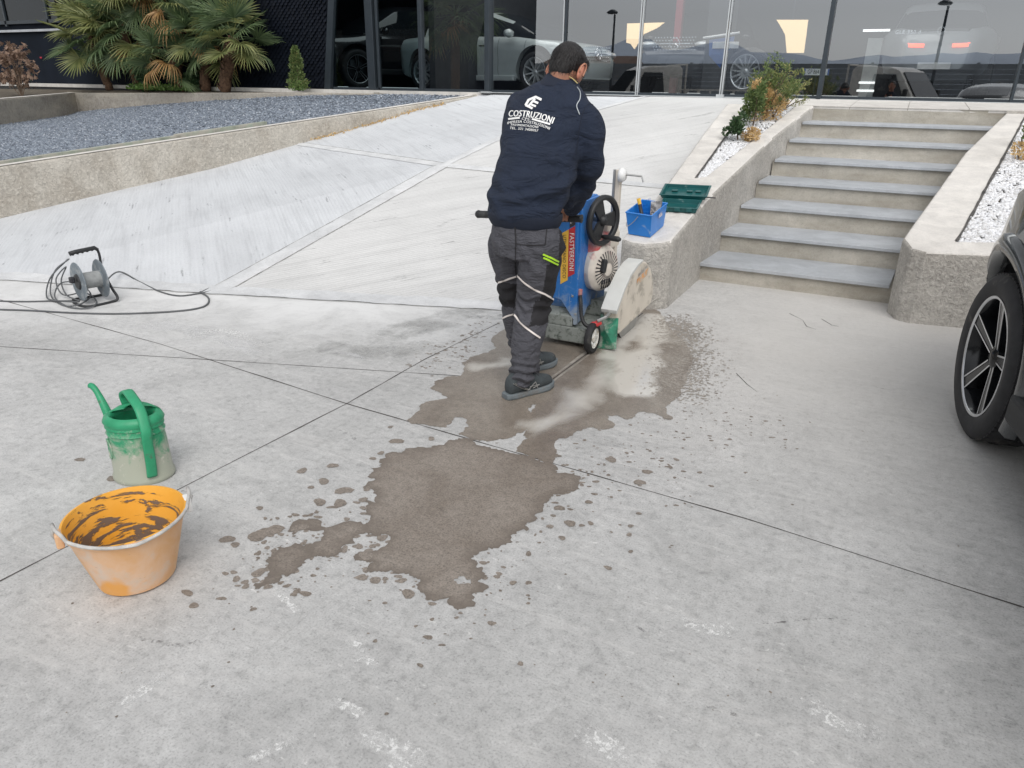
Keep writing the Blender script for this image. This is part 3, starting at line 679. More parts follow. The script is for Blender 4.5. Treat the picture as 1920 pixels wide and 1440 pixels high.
# ------------------------------------------------------------------ cars
def tyre_wheel(parent, c, R_, wd, side, style, mats, rz=0.0, name='wheel'):
    """wheel with its outer face towards side*x; local axis along x"""
    w = bpy.data.objects.new(name, None); w.location = c; w.rotation_euler = (0, 0, rz); link(w, parent)
    rr = R_*.735; S = side
    prof = [(rr, -wd*.5), (rr+.012, -wd*.5), (R_*.90, -wd*.52), (R_*.965, -wd*.46), (R_, -wd*.33), (R_, wd*.33), (R_*.965, wd*.46), (R_*.90, wd*.52), (rr+.012, wd*.5), (rr, wd*.47), (rr-.005, wd*.2)]
    M3 = Matrix.Rotation(S*PI/2, 3, 'Y')
    o = MB().lathe(prof, 64, M=M3).obj('tyre', mats['tyre'], w, autosm=50)
    mb = MB()      # tread blocks
    n = 70
    for k in range(n):
        a = 2*PI*k/n
        for j, (off, ww) in enumerate(((-.36, .19), (-.14, .17), (.08, .17), (.32, .22))):
            aa = a+(j % 2)*PI/n; R2 = R_-.001-(.006 if abs(off) > .3 else 0)
            Mx = Matrix.Rotation(-aa, 3, 'X'); p = Mx @ Vector((0, 0, R2)); mb.box((off*wd+p.x, p.y, p.z), (ww*wd*.86, 2*PI*R_/n*.72, .012), Mx)
    mb.obj('tread', mats['tyre'], w)
    # rim barrel
    MB().lathe([(rr, wd*.46), (rr-.012, wd*.47), (rr-.022, wd*.43), (rr-.03, wd*.2), (rr-.05, -wd*.3)], 64, M=M3).obj('rim', mats['rim'], w, autosm=40)
    MB().lathe([(rr-.004, wd*.475), (rr-.012, wd*.482), (rr-.017, wd*.45)], 64, M=M3).obj('rim_edge', mats['cut'], w, smooth=True)
    MB().lathe([(rr*.62, wd*.02), (rr*.62, -.01), (.05, -.01)], 40, M=M3).obj('brake_disc', mats['disc'], w)
    MB().lathe([(rr-.03, wd*-.1), (0.001, wd*-.12)], 40, M=M3).obj('wheel_back', mats['arch'], w)
    o = MB().box((S*wd*.05, .12*rr*3, .10), (.07, .10, .17)).obj('brake_caliper', mats['disc'], w); bevel(o, .02)
    spokes = MB(); cuts = MB(); ns, double = style
    for k in range(ns):
        a = 2*PI*k/ns+.12
        for d_ in ((-1, 1) if double else (0,)):
            # each arm is a tapering bar from hub to rim; pairs open outwards like a V
            a0, a1 = a+d_*.20, a+d_*(.155 if double else 0)
            w0, w1 = (.020, .034) if ns == 5 else (.016, .010)
            r0, r1 = rr*.16, rr-.012
            A0 = Vector((0, math.sin(a0)*r0, math.cos(a0)*r0)); A1 = Vector((0, math.sin(a1)*r1, math.cos(a1)*r1))
            t = (A1-A0).normalized(); n_ = Vector((0, -t.z, t.y))
            x0, x1 = S*wd*.30, S*wd*.44; xb = S*wd*.18
            vs = [A0+n_*w0+Vector((x0, 0, 0)), A0-n_*w0+Vector((x0, 0, 0)), A1-n_*w1+Vector((x1, 0, 0)), A1+n_*w1+Vector((x1, 0, 0))]
            vb = [q+Vector((xb-q.x, 0, 0)) for q in vs]
            spokes.add(vs+vb, [(0, 1, 2, 3), (7, 6, 5, 4), (0, 4, 5, 1), (1, 5, 6, 2), (2, 6, 7, 3), (3, 7, 4, 0)])
            for sgn in ((1, -1) if not double else (d_,)):
                e0, e1 = w0*sgn, w1*sgn; q0, q1 = (.0075, .0075) if ns == 5 else (.004, .004)
                up_ = Vector((S*.0025, 0, 0))
                cv = [A0+n_*e0+Vector((x0, 0, 0))+up_, A0+n_*(e0-sgn*q0)+Vector((x0, 0, 0))+up_, A1+n_*(e1-sgn*q1)+Vector((x1, 0, 0))+up_, A1+n_*e1+Vector((x1, 0, 0))+up_]
                cuts.add(cv, [(0, 1, 2, 3)])
    spokes.obj('spokes', mats['rim'], w); cuts.obj('spoke_edges', mats['cut'], w)
    MB().lathe([(.001, wd*.36), (rr*.10, wd*.355), (rr*.13, wd*.33), (rr*.2, wd*.30), (rr*.2, wd*.16)], 32, M=M3).obj('hub_cap', mats['rim'], w, autosm=40)
    return w
m_tyre = M_flat('tyre_rubber', (.022, .022, .024), .75, var=.25, scale=20, dirt=(.10, .095, .085), dirtf=.62, dscale=7)
m_rim = M_flat('rim_gloss_black', (.012, .013, .015), .18, .3); m_cut = M_flat('rim_cut_metal', (.62, .63, .65), .3, .8)
m_disc = M_flat('brake_steel', (.16, .17, .18), .4, .7); m_arch = M_flat('arch_plastic', (.016, .017, .019), .65, var=.2, scale=30)
m_red = M_flat('tail_lamp_red', (.35, .012, .015), .15, coat=.6); m_lamp = M_flat('lamp_clear', (.55, .58, .6), .12, .2)
m_cglass = M_flat('car_glass', (.012, .015, .018), .05, 0); m_chrome = M_flat('chrome', (.7, .7, .72), .12, 1.0)
def paint(name, c, rough=.25, metal=.5): return M_flat(name, c, rough, metal, var=.03, coat=.8)
WM = dict(tyre=m_tyre, rim=m_rim, cut=m_cut, disc=m_disc, arch=m_arch)
def interp(x, X, Y): return float(np.interp(x, X, Y))
def make_car(name, label, loc, rz, mp, prof, wheel_style=(5, False), tail_on=False, shared=WM, group=None):
    """local: +Y nose, origin on the ground under the middle. prof holds station curves along y."""
    root = empty(name, loc, rz, label, 'car', group)
    L = prof['L']; WB = prof['WB']; Rw = prof['R']; yf, yr = WB/2+prof.get('off', 0), -WB/2+prof.get('off', 0)
    ys = sorted(set([-L/2+L*t for t in np.concatenate([np.linspace(0, .06, 5), np.linspace(.09, .91, 44), np.linspace(.94, 1, 5)])]))
    nr = 9
    def sect(y, lower=True):
        u = y/(L/2)
        hw = interp(y, *prof['half']); zb = interp(y, *prof['bottom']); zs = interp(y, *prof['belt']); tuck = interp(y, *prof['tuck'])
        # flare over the wheels
        fl = prof.get('flare', .03)*(math.exp(-((y-yf)/.42)**2)+math.exp(-((y-yr)/.42)**2))
        pts = [(hw-.10, zb), (hw-.035+fl*.6, zb+.04), (hw-.01+fl, zb+.18), (hw-.018+fl, (zb+zs)/2-.03), (hw+fl*.9, (zb+zs)/2+.12), (hw-.01+fl*.4, zs-.12), (hw-.04-tuck*.2, zs-.03), (hw-.075-tuck*.5, zs), (hw*.55, zs+prof.get('crown', .02)), (0, zs+prof.get('crown', .02)*1.6)]
        return pts
    vs = []; m = len(sect(0))
    for y in ys:
        s_ = sect(y); row = [(x, y, z) for x, z in s_]+[(-x, y, z) for x, z in s_[::-1][1:]]
        vs += row
    k = 2*m-1; fs = [(i*k+j, (i+1)*k+j, (i+1)*k+j+1, i*k+j+1) for i in range(len(ys)-1) for j in range(k-1)]
    fs += [(i*k+k-1, (i+1)*k+k-1, (i+1)*k, i*k) for i in range(len(ys)-1)]
    fs += [tuple(range(k)), tuple((len(ys)-1)*k+j for j in range(k))[::-1]]
    body = obj('body', vs, fs, mp, root, smooth=True)
    me = body.data; me.set_sharp_from_angle(angle=math.radians(48))
    # wheel arches cut out
    mb = MB()
    for y in (yf, yr):
        for s_ in (-1, 1):
            M3 = Matrix.Rotation(PI/2, 3, 'Y'); ra = Rw+.085
            mb.lathe([(0.001, -.4), (ra, -.4), (ra, .4), (0.001, .4)], 40, c=(s_*prof['maxw'], y, Rw+.02), M=M3)
    cut = mb.obj('arch_cutter', None, root); cut.hide_render = True
    md = body.modifiers.new('arches', 'BOOLEAN'); md.operation = 'DIFFERENCE'; md.object = cut; md.solver = 'EXACT'
    dg = bpy.context.evaluated_depsgraph_get(); ev = bpy.data.meshes.new_from_object(body.evaluated_get(dg)); body.modifiers.clear(); body.data = ev
    bpy.data.objects.remove(cut)
    ev.polygons.foreach_set('use_smooth', [True]*len(ev.polygons)); ev.set_sharp_from_angle(angle=math.radians(40))
    # inner arch liners and cladding lips
    for y in (yf, yr):
        for s_ in (-1, 1):
            M3 = Matrix.Rotation(s_*PI/2, 3, 'Y'); ra = Rw+.082; hw = interp(y, *prof['half'])+prof.get('flare', .03)
            aa = PI if s_ > 0 else 0.0
            MB().lathe([(.001, -.34), (ra, -.34), (ra+.002, -.13)], 40, c=(s_*hw, y, Rw+.02), M=M3, a0=aa-math.radians(98), a1=aa+math.radians(98)).obj('arch_liner', m_arch, root)
            if prof.get('lip'):
                mb = MB(); n = 40; vs = []
                for q in range(n+1):
                    a = math.radians(-22)+(PI+math.radians(44))*q/n
                    for (r_, dx) in ((Rw+.078, -.06), (Rw+.080, .006), (Rw+.115, .018), (Rw+.150, .004), (Rw+.158, -.03)):
                        yy_ = y+r_*math.cos(a); hx = interp(yy_, *prof['half'])-interp(y, *prof['half'])
                        fl = prof.get('flare', .03)*(math.exp(-((yy_-y)/.42)**2)); vs.append((s_*(interp(yy_, *prof['half'])+fl+dx), yy_, max(.2, Rw+.02+r_*math.sin(a))))
                fs = [(5*i+j, 5*i+5+j, 5*i+6+j, 5*i+1+j) for i in range(n) for j in range(4)]
                obj('arch_lip', vs, fs, prof['lip'], root, smooth=True)
    # greenhouse
    gy_, gz_ = prof['roof']      # y stations, roof heights
    vs = []; yg = list(np.linspace(gy_[0], gy_[-1], 26)); gm = 7; tum = prof.get('tumble', .20)
    for y in yg:
        zs = interp(y, *prof['belt'])-.01; zr = max(zs+.004, interp(y, gy_, gz_)); hw = interp(y, *prof['half'])-.09-interp(y, *prof['tuck'])*.5; h = zr-zs
        f = h/(prof['H']-zs) if prof['H'] > zs else 0
        row = [(hw, zs), (hw-tum*.35*f, zs+h*.38), (hw-tum*.8*f, zs+h*.80), (hw-tum*1.15*f-.03, zs+h*.94), ((hw-tum*1.3)*.55, zr), (0, zr+.005)]
        vs += [(x, y, z) for x, z in row]+[(-x, y, z) for x, z in row[::-1][1:]]
    k = 11; fs = [(i*k+j, (i+1)*k+j, (i+1)*k+j+1, i*k+j+1) for i in range(len(yg)-1) for j in range(k-1)]
    fs += [tuple(range(k)), tuple((len(yg)-1)*k+j for j in range(k))[::-1]]
    o = obj('glasshouse', vs, fs, [m_cglass, mp], root, smooth=True); me = o.data
    y_rb, y_fb = gy_[0], gy_[-1]; top0, top1 = prof['rooftop']
    pill = prof['pillars']
    for pl_ in me.polygons:
        c = pl_.center; zs = interp(c.y, *prof['belt']); zr = interp(c.y, gy_, gz_)
        roofish = top0 <= c.y <= top1 and (c.z-zs) > (zr-zs)*.84
        side = abs(c.x) > .4 and abs(pl_.normal.x) > .45
        if roofish or (side and ((c.z-zs) > (zr-zs)*.80 or any(abs(c.y-p) < .05 for p in pill))): pl_.material_index = 1
    me.set_sharp_from_angle(angle=math.radians(45))
    # lamps, grille, handles, doors seams, mirrors, plate
    hw_r = interp(-L/2+.12, *prof['half']); zl = prof['lampz']
    for s_ in (-1, 1):
        vs = []
        for q in range(9):
            t = q/8; y = -L/2+.0+t*t*prof.get('lampwrap', .42); x = interp(y, *prof['half'])+.004 if t > .18 else interp(-L/2+.02, *prof['half'])*(.42+t*3.1)
            yo = -.012 if t < .3 else 0
            x = min(x, interp(y+.001, *prof['half'])-.035-interp(y, *prof['tuck'])*.12)
            hh = prof.get('lamph', .05)*(1+.3*t)
            vs += [(s_*x, y+yo-.004, zl-hh+t*.03), (s_*x, y+yo-.004, zl+hh+t*.05)]
        fs = [(2*i, 2*i+1, 2*i+3, 2*i+2) for i in range(8)]
        mr = m_red
        if tail_on: mr = M_flat('tail_lamp_lit', (.8, .05, .03), .3, emit=(1, .10, .05, 2.2))
        o = obj('tail_light', vs, fs, mr, root, smooth=True); so_ = o.modifiers.new('s', 'SOLIDIFY'); so_.thickness = .012; so_.offset = 0
        hl = MB(); y = L/2
        hl.lathe([(.001, .05), (.085, .03), (.10, -.02)], 24, c=(s_*(interp(L/2-.1, *prof['half'])-.2), L/2-.05, zl-.14), M=Matrix.Rotation(-PI/2, 3, 'X'), sx=1.9, sy=.62)
        hl.obj('headlight', m_lamp, root, smooth=True)
        mi = MB().lathe([(.001, -.10), (.06, -.09), (.085, 0), (.06, .1), (.001, .11)], 14, c=(s_*(interp(prof['mirror'], *prof['half'])+.08), prof['mirror'], interp(prof['mirror'], *prof['belt'])+.05), M=Matrix.Rotation(PI/2, 3, 'Y'), sx=.9, sy=.8)
        mi.obj('mirror', mp, root, smooth=True)
        for yh in prof['handles']:
            o = MB().box((s_*(interp(yh, *prof['half'])-.012), yh, interp(yh, *prof['belt'])-.16), (.045, .19, .030)).obj('door_handle', m_chrome if prof.get('chrome_handle') else mp, root); bevel(o, .012, 2)
        for yd in prof['seams']:
            sv = [(s_*(interp(yd, *prof['half'])+.0015), yd, .42+.05*q_) for q_ in range(2)]
            zt_ = interp(yd, *prof['belt'])-.04
            P_ = sect(yd); P2 = [(x, z) for x, z in P_[1:7]]
            vsd = []
            for (x, z) in P2: vsd += [(s_*(x+.0025), yd-.004, z), (s_*(x+.0025), yd+.004, z)]
            obj('door_seam', vsd, [(2*i, 2*i+1, 2*i+3, 2*i+2) for i in range(len(P2)-1)], m_arch, root)
        P_ = prof['sill']
        o = MB().box((s_*(interp(0, *prof['half'])-.02), prof.get('off', 0), P_[0]), (.10, WB-2*Rw-.2, P_[1])).obj('sill', prof.get('sillmat', m_arch), root); bevel(o, .02)
    # emblem: three pointed star in a ring, on the tail and in the grille
    def star(y, z, r_, sgn, mat):
        mb = MB(); n = 28
        ring = [(r_*math.cos(2*PI*i/n), y, z+r_*math.sin(2*PI*i/n)) for i in range(n+1)]
        mb.tube(ring, r_*.085, 6, cap=False)
        for k3 in range(3):
            a = PI/2+2*PI*k3/3; tip = Vector((r_*.96*math.cos(a), y, z+r_*.96*math.sin(a))); n1 = Vector((-math.sin(a), 0, math.cos(a)))*r_*.13
            mb.add([Vector((0, y+sgn*.012, z)), Vector((0, y, z))+n1, tip, Vector((0, y, z))-n1], [(0, 1, 2), (0, 2, 3)])
        mb.obj('emblem', mat, root)
    star(-L/2-.012, prof['starz'], .055, -1, m_chrome)
    gz0 = prof['lampz']-.13
    mb = MB()
    for i in range(14):
        for j in range(5):
            x = (i-6.5)*.062+(j % 2)*.03; z = gz0+(j-2)*.055
            mb.box((x, L/2+.012, z), (.018, .006, .022), Matrix.Rotation(.78, 3, 'Y'))
    mb.obj('grille_studs', m_chrome, root)['kind'] = 'stuff'
    star(L/2+.025, gz0, .10, 1, m_chrome)
    MB().box((0, L/2+.02, gz0), (.62, .012, .014)).obj('grille_bar', m_chrome, root)
    o = MB().box((0, -L/2-.005, zl-.33), (.52, .012, .11)).obj('plate', M_flat('plate_white', (.75, .76, .76), .5), root)
    for s_ in (-1, 1):
        for y in (yf, yr):
            hw = interp(y, *prof['half'])+prof.get('flare', .03)
            tyre_wheel(root, (s_*(hw-prof.get('inset', .135)), y, Rw), Rw, .25, s_, wheel_style, shared)
    return root
suv = dict(L=4.92, WB=2.96, R=.385, off=-.02, maxw=.98, H=1.72, flare=.06, inset=.155, crown=.01,
    half=([-2.46, -2.36, -2.20, -2.03, -1.88, -1.5, 0, 1.3, 1.9, 2.2, 2.38, 2.46], [.50, .62, .71, .80, .885, .935, .955, .955, .92, .86, .76, .66]),
    bottom=([-2.46, -2.0, -1.85, 1.9, 2.46], [.50, .44, .30, .30, .34]),
    belt=([-2.46, -2.35, -2.0, -1.4, 0, 1.0, 1.15, 2.1, 2.35, 2.46], [1.0, 1.14, 1.20, 1.19, 1.10, 1.08, 1.08, .98, .88, .72]),
    tuck=([-2.46, -1.6, -.8, 0, 2.46], [.16, .10, .08, .06, .06]),
    roof=([-2.38, -2.1, -1.5, -.4, .3, 1.25], [1.16, 1.42, 1.64, 1.72, 1.68, 1.09]), rooftop=(-1.9, .35), pillars=(-1.75, -.75, .25), tumble=.23,
    lampz=1.06, lamph=.06, lampwrap=.40, mirror=.85, handles=(-.95, .05), seams=(-.72, .30, 1.12), sill=(.34, .12), starz=1.12)
m_suv = paint('suv_dark_grey_paint', (.075, .08, .083)); sv = dict(suv); sv['lip'] = m_suv
# ------------------------------------------------------------------ the parked car outside and the cars in the showroom
a_ = math.radians(17.0)
dirl = RH*math.sin(a_)+FH*math.cos(a_)                       # direction from nose to tail (pointing away)
wc = L2W(2.152, 3.13, 0)
rzc = math.atan2(dirl[0], -dirl[1])                          # +Y of the car (nose) points back towards the viewer
nose = -dirl; rgt = np.array([nose[1], -nose[0], 0])
# rear wheel at local (+x or -x, yr): tail away, nose near; the wheel seen is on the car's right hand side as it faces us
yr = -sv['WB']/2+sv['off']; hwr = .935+.06-.03
side = 1 if (rgt @ RH) < 0 else -1
org = wc-nose*yr-rgt*side*hwr
make_car('parked_car', 'dark grey SUV parked at the right edge with black five spoke wheels', org, rzc, m_suv, sv)

sed = dict(L=4.5, WB=2.86, R=.345, off=.05, maxw=.92, H=1.43, flare=.02, crown=.015,
    half=([-2.25, -2.2, -2.05, -1.6, 0, 1.5, 1.95, 2.15, 2.25], [.62, .72, .82, .90, .91, .90, .84, .74, .58]),
    bottom=([-2.25, -1.9, 1.9, 2.25], [.34, .22, .2, .24]),
    belt=([-2.25, -2.1, -1.5, 0, 1.0, 1.85, 2.15, 2.25], [.86, .98, 1.0, .97, .94, .84, .74, .62]),
    tuck=([-2.25, -1.5, 0, 2.25], [.2, .15, .05, .06]),
    roof=([-2.0, -1.2, -.4, .2, .9, 1.5], [1.0, 1.28, 1.42, 1.41, 1.20, .93]), rooftop=(-1.1, .3), pillars=(-1.35, -.25), tumble=.24,
    lampz=.80, lamph=.05, mirror=.95, handles=(-.75, .25), seams=(-.45, .62, 1.25), sill=(.24, .10), starz=.92, chrome_handle=True)
wm2 = dict(WM); wm2['rim'] = m_silver
m_sil = paint('silver_green_paint', (.46, .51, .51), .3, .15); sed['sillmat'] = m_sil
rz = math.radians(-101); nd = np.array([-math.sin(rz), math.cos(rz), 0]); rd = np.array([nd[1], -nd[0], 0])
fw_ = np.array([fx(1004, 126, 12.95), 12.95, ZF]); org = fw_-nd*(sed['WB']/2+.05)-rd*.86
if (rd @ np.array([0, -1, 0])) < 0: org = fw_-nd*(sed['WB']/2+.05)+rd*.86
make_car('showroom_car', 'silver coupe seen from its side behind the showroom glass', org, rz, m_sil, sed, (10, False), shared=wm2)
m_blk = paint('black_paint', (.02, .022, .026), .2, .4); s2 = dict(suv); s2['off'] = 0
fw_ = np.array([fx(672, 122, 13.2), 13.2, ZF]); rz = math.radians(158); nd = np.array([-math.sin(rz), math.cos(rz), 0])
make_car('showroom_car', 'black SUV behind the dark left bay of the glass, star wheel showing', fw_-nd*1.48-np.array([.95*math.cos(rz+PI), .95*math.sin(rz+PI), 0]), rz, m_blk, s2)
m_gry = paint('graphite_paint', (.30, .32, .34), .3, .1)
p = gz(1265, 88, ZF+.87)
make_car('showroom_car', 'dark car facing the glass with a big star emblem in its studded grille', (p[0], p[1]+2.46, ZF), PI, m_blk, suv)
p = gz(1765, 57, ZF+1.12); s3 = dict(suv); s3['lampz'] = .88; s3['lamph'] = .028
r_ = make_car('showroom_car', 'graphite SUV standing tail to the glass with its red tail lamps lit', (p[0], p[1]+2.46, ZF), 0, m_gry, s3, tail_on=True)
def text_mesh(body, size, spacing=1.0):
    cu = bpy.data.curves.new('t', 'FONT'); cu.body = body; cu.size = size; cu.align_x = 'CENTER'; cu.align_y = 'CENTER'; cu.space_character = spacing; cu.resolution_u = 3
    o = bpy.data.objects.new('t', cu); COL.objects.link(o); dg = bpy.context.evaluated_depsgraph_get()
    me = bpy.data.meshes.new_from_object(o.evaluated_get(dg)); bpy.data.objects.remove(o); bpy.data.curves.remove(cu); return me
def text_obj(body, size, M, mat, parent, name='lettering', spacing=1.0, sx=1.0, h=.0):
    me = text_mesh(body, size, spacing); me.transform(Matrix.Diagonal((sx, 1, 1, 1))); me.transform(M)
    return objm(name, me, mat, parent)
text_obj('GLE 350 d', .085, frame((-.52, -2.475, 1.10), (1, 0, 0), (0, 0, 1)), m_chrome, r_, 'model_badge', 1.15)
m_plate = M_flat('plate_face', (.78, .80, .80), .4); m_ink = M_flat('plate_ink', (.03, .03, .035), .5); m_blue = M_flat('plate_blue', (.03, .10, .40), .4)
# number plate on a stand behind the glass
p = gy(1531, 135, 12.1); pr = empty('number_plate', p, 0, 'white number plate with blue end strips behind the glass', 'number plate')
MB().box((0, 0, 0), (.34, .01, .085)).obj('plate_face', m_plate, pr)
for s_ in (-1, 1): MB().box((s_*.16, -.004, 0), (.02, .008, .08)).obj('blue_strip', m_blue, pr)
text_obj('GP 864 YD', .085, frame((0, -.008, 0), (1, 0, 0), (0, 0, 1)), m_ink, pr, sx=.62)
MB().tube([(0, .02, -.04), (0, .02, ZF-float(p[2]))], .012).obj('stand', m_alu, pr)
# perforated lamp panels hanging in the showroom
def lamp_mat():
    m, nt, b, o = mat_new('perforated_lamp'); v = coords(nt); sx = N(nt, 'ShaderNodeSeparateXYZ'); nt.links.new(v, sx.inputs[0])
    dots = math_(nt, 'MULTIPLY', math_(nt, 'SINE', math_(nt, 'MULTIPLY', sx.outputs[0], 260)), math_(nt, 'SINE', math_(nt, 'MULTIPLY', sx.outputs[2], 260)))
    f = ramp(nt, dots, [(.1, 1), (.35, .25)]); b.inputs['Base Color'].default_value = (.55, .42, .25, 1)
    nt.links.new(mixc(nt, f, (.10, .08, .05), (.95, .66, .36)), b.inputs['Emission Color']); b.inputs['Emission Strength'].default_value = 1.0; return m
m_lp = lamp_mat()
def hang_panel(pix, Y, label):
    P = [gy(x, y, Y) for x, y in pix]; c = sum(P)/len(P); root = empty('lamp_panel', c, 0, label, 'lamp')
    vs = [q-c for q in P]+[q-c+np.array([0, .05, 0]) for q in P]; n = len(P)
    obj('panel', vs, [tuple(range(n)), tuple(range(n, 2*n))[::-1]]+[(i, (i+1) % n, n+(i+1) % n, n+i) for i in range(n)], m_lp, root)
    MB().tube([(0, .02, .2), (0, .02, ZT-float(c[2]))], .008).obj('cable', m_alu, root)
    for dx in (-3.2, 1.0):
        al = bpy.data.lights.new('added_showroom_fill', 'AREA'); al.energy = 62; al.size = 3.0; al.color = (1, .97, .93); lo = bpy.data.objects.new('added_showroom_fill', al); lo.location = (c[0]+dx, 13.6, ZT-.1); COL.objects.link(lo)  # added fill lights under the ceiling, no fixtures, to brighten the cars
hang_panel([(1456, 37), (1515, 37), (1507, 99), (1475, 99), (1472, 65), (1465, 52)], 15.5, 'warm perforated lamp panel glowing behind the glass, the squarer one')
hang_panel([(1176, 44), (1245, 42), (1232, 52), (1206, 64), (1189, 92), (1182, 82), (1174, 80)], 15.5, 'warm perforated lamp panel glowing behind the glass, the wing shaped one')
# totem with bright bars
p = gy(1616, 185, 13.0); tr = empty('totem', (p[0], 13.0, ZF), 0, 'slim grey totem with two white light bars behind the right bay', 'totem')
zt_ = float(gy(1620, 72, 13.0)[2])-ZF
MB().box((0.04, 0, zt_/2), (.20, .12, zt_)).obj('column', M_flat('totem_grey', (.34, .35, .34), .5), tr)
m_bar = M_flat('light_bar', (.8, .8, .78), .4, emit=(1, 1, .97, 1.1))
for (y_, w_) in ((58, .36), (155, .22), (170, .24)):
    z_ = float(gy(1618, y_, 13.0)[2])-ZF; MB().box((.03, -.07, z_), (w_, .03, .03)).obj('light_bar', m_bar, tr)
# red post added in place of a reflected red pole; dark column inside
p = gy(1268, 100, 16); rc = obj('x', [], [], None); bpy.data.objects.remove(rc)
o = MB().box((p[0], 16, (ZF+ZT)/2), (.14, .14, ZT-ZF)).obj('red_pole_stand_in', M_flat('red_post', (.22, .02, .03), .5)); tag(o, 'dark red post standing in for a reflected red pole above the star grille', 'column')
p = gy(1350, 80, 14.5); o = MB().box((p[0], 14.5, (ZF+ZT)/2), (.42, .4, ZT-ZF-.02)).obj('dark_column', m_dark); tag(o, 'broad black column inside the showroom behind the thin silver mullion', 'column')
# display wheel
p = gy(1402, 135, 12.3); dw = empty('display_wheel', (p[0], 12.3, p[2]), math.radians(70), 'multi spoke alloy wheel on display behind the glass above the shrub', 'wheel')
tyre_wheel(dw, (0, 0, 0), .34, .2, -1, (14, False), wm2); MB().tube([(0, 0, -.33), (0, 0, ZF-float(p[2]))], .03).obj('stand', m_alu, dw)
# blue banner on a white rail
P = [gy(x, y, 13.2) for x, y in ((1330, 75), (1377, 68), (1374, 90), (1360, 100), (1350, 128), (1330, 104))]; c = P[0]
br = empty('banner', c, 0, 'blue and white banner hanging from a white rail inside', 'banner'); n = len(P)
vs = [q-c+np.array([0, .03*math.sin(i*2.1), 0]) for i, q in enumerate(P)]
o = obj('cloth', vs, [tuple(range(n))], M_flat('banner_blue', (.03, .10, .32), .7), br); so_ = o.modifiers.new('s', 'SOLIDIFY'); so_.thickness = .01
MB().tube([P[0]-c+np.array([-.1, -.02, .03]), P[1]-c+np.array([.08, -.02, .05])], .018).obj('rail', M_flat('rail_white', (.75, .75, .75), .4), br)
MB().box(tuple((P[0]-c)+np.array([.28, -.03, -.08])), (.42, .02, .10)).obj('white_stripe', M_flat('banner_white', (.7, .7, .7), .7), br)
MB().tube([P[1]-c+np.array([0, 0, .03]), P[1]-c+np.array([0, 0, ZT-float(P[1][2])])], .006).obj('cable', m_alu, br)

# ------------------------------------------------------------------ what stands behind the viewer and shows in the glass
def rf(px, py, Yr): q = gy(px, py, 2*FY-Yr); return np.array([q[0], Yr, q[2]])
m_hill = M_flat('hill_painted_haze', (.55, .62, .72), 1.0, var=.1, scale=.02)  # distance haze put into the pale base colour of the hills
vs = []; n = 120
for i in range(n+1):
    x = -900+1500*i/n; h = 30+16*noise.noise(Vector((x*.006, 3, 0)))+9*noise.noise(Vector((x*.02, 7, 0)))+3*noise.noise(Vector((x*.07, 1, 0)))
    h *= 1.0+.25*math.exp(-((x+200)/180)**2)
    vs += [(x, -640, -3), (x, -700, h*.6), (x, -760, h), (x, -900, -3)]
o = obj('hills', vs, [(4*i+k, 4*i+k+1, 4*i+5+k, 4*i+4+k) for i in range(n) for k in range(3)], m_hill, smooth=True); o['kind'] = 'structure'
fe = empty('boundary_fence', (0, 0, 0), 0, 'grey slatted boundary fence reflected in the showroom glass', 'fence')
m_fe = M_flat('fence_grey', (.24, .26, .28), .8, var=.2, scale=1)
for k in range(12):
    mb = MB()
    x0 = -22+k*4.0
    mb2 = MB().box((x0, -15, 1.35), (.12, .12, 2.7)).obj('post', m_fe, fe)
    for j in range(13): mb.box((x0+2, -15, .15+j*.2), (3.9, .04, .192))
    mb.obj('slat_panel', m_fe, fe)
for (px, py) in ((1153, 25), (1779, 8)):
    q = rf(px, py, -11.5); lr = empty('street_lamp', (q[0], q[1], 0), 0, 'dark street lamp on a slim pole, reflected above the ' + ('man\'s head' if px < 1400 else 'lit tail lamps'), 'street lamp', 'street lamps behind the viewer')
    MB().tube([(0, 0, 0), (0, 0, q[2]*.5), (0, 0, q[2]-.05)], [.07, .06, .045], 10).obj('pole', m_alu, lr)
    o = MB().lathe([(.001, .16), (.10, .15), (.22, .08), (.26, .02), (.20, -.02), (.001, -.02)], 20, c=(-.12, 0, q[2])).obj('lamp_head', m_alu, lr, smooth=True)
# dark neighbouring hall and a feathery palm at its corner fill the left bays with dark reflections
q = rf(866, 40, -7.5); nb = empty('neighbour_building', (q[0]-13, -11.5, 0), 0, 'dark neighbouring hall reflected in the left bays of the glass', 'building')
MB().box((0, 0, 3.4), (26, 7, 6.8)).obj('wall', m_clad, nb); MB().box((0, 0, 6.9), (26.4, 7.4, .2)).obj('roof', m_alu, nb)
for k in range(5): MB().box((-9+4.6*k, 3.52, 3.2), (2.2, .05, 1.4)).obj('window', m_cglass, nb)
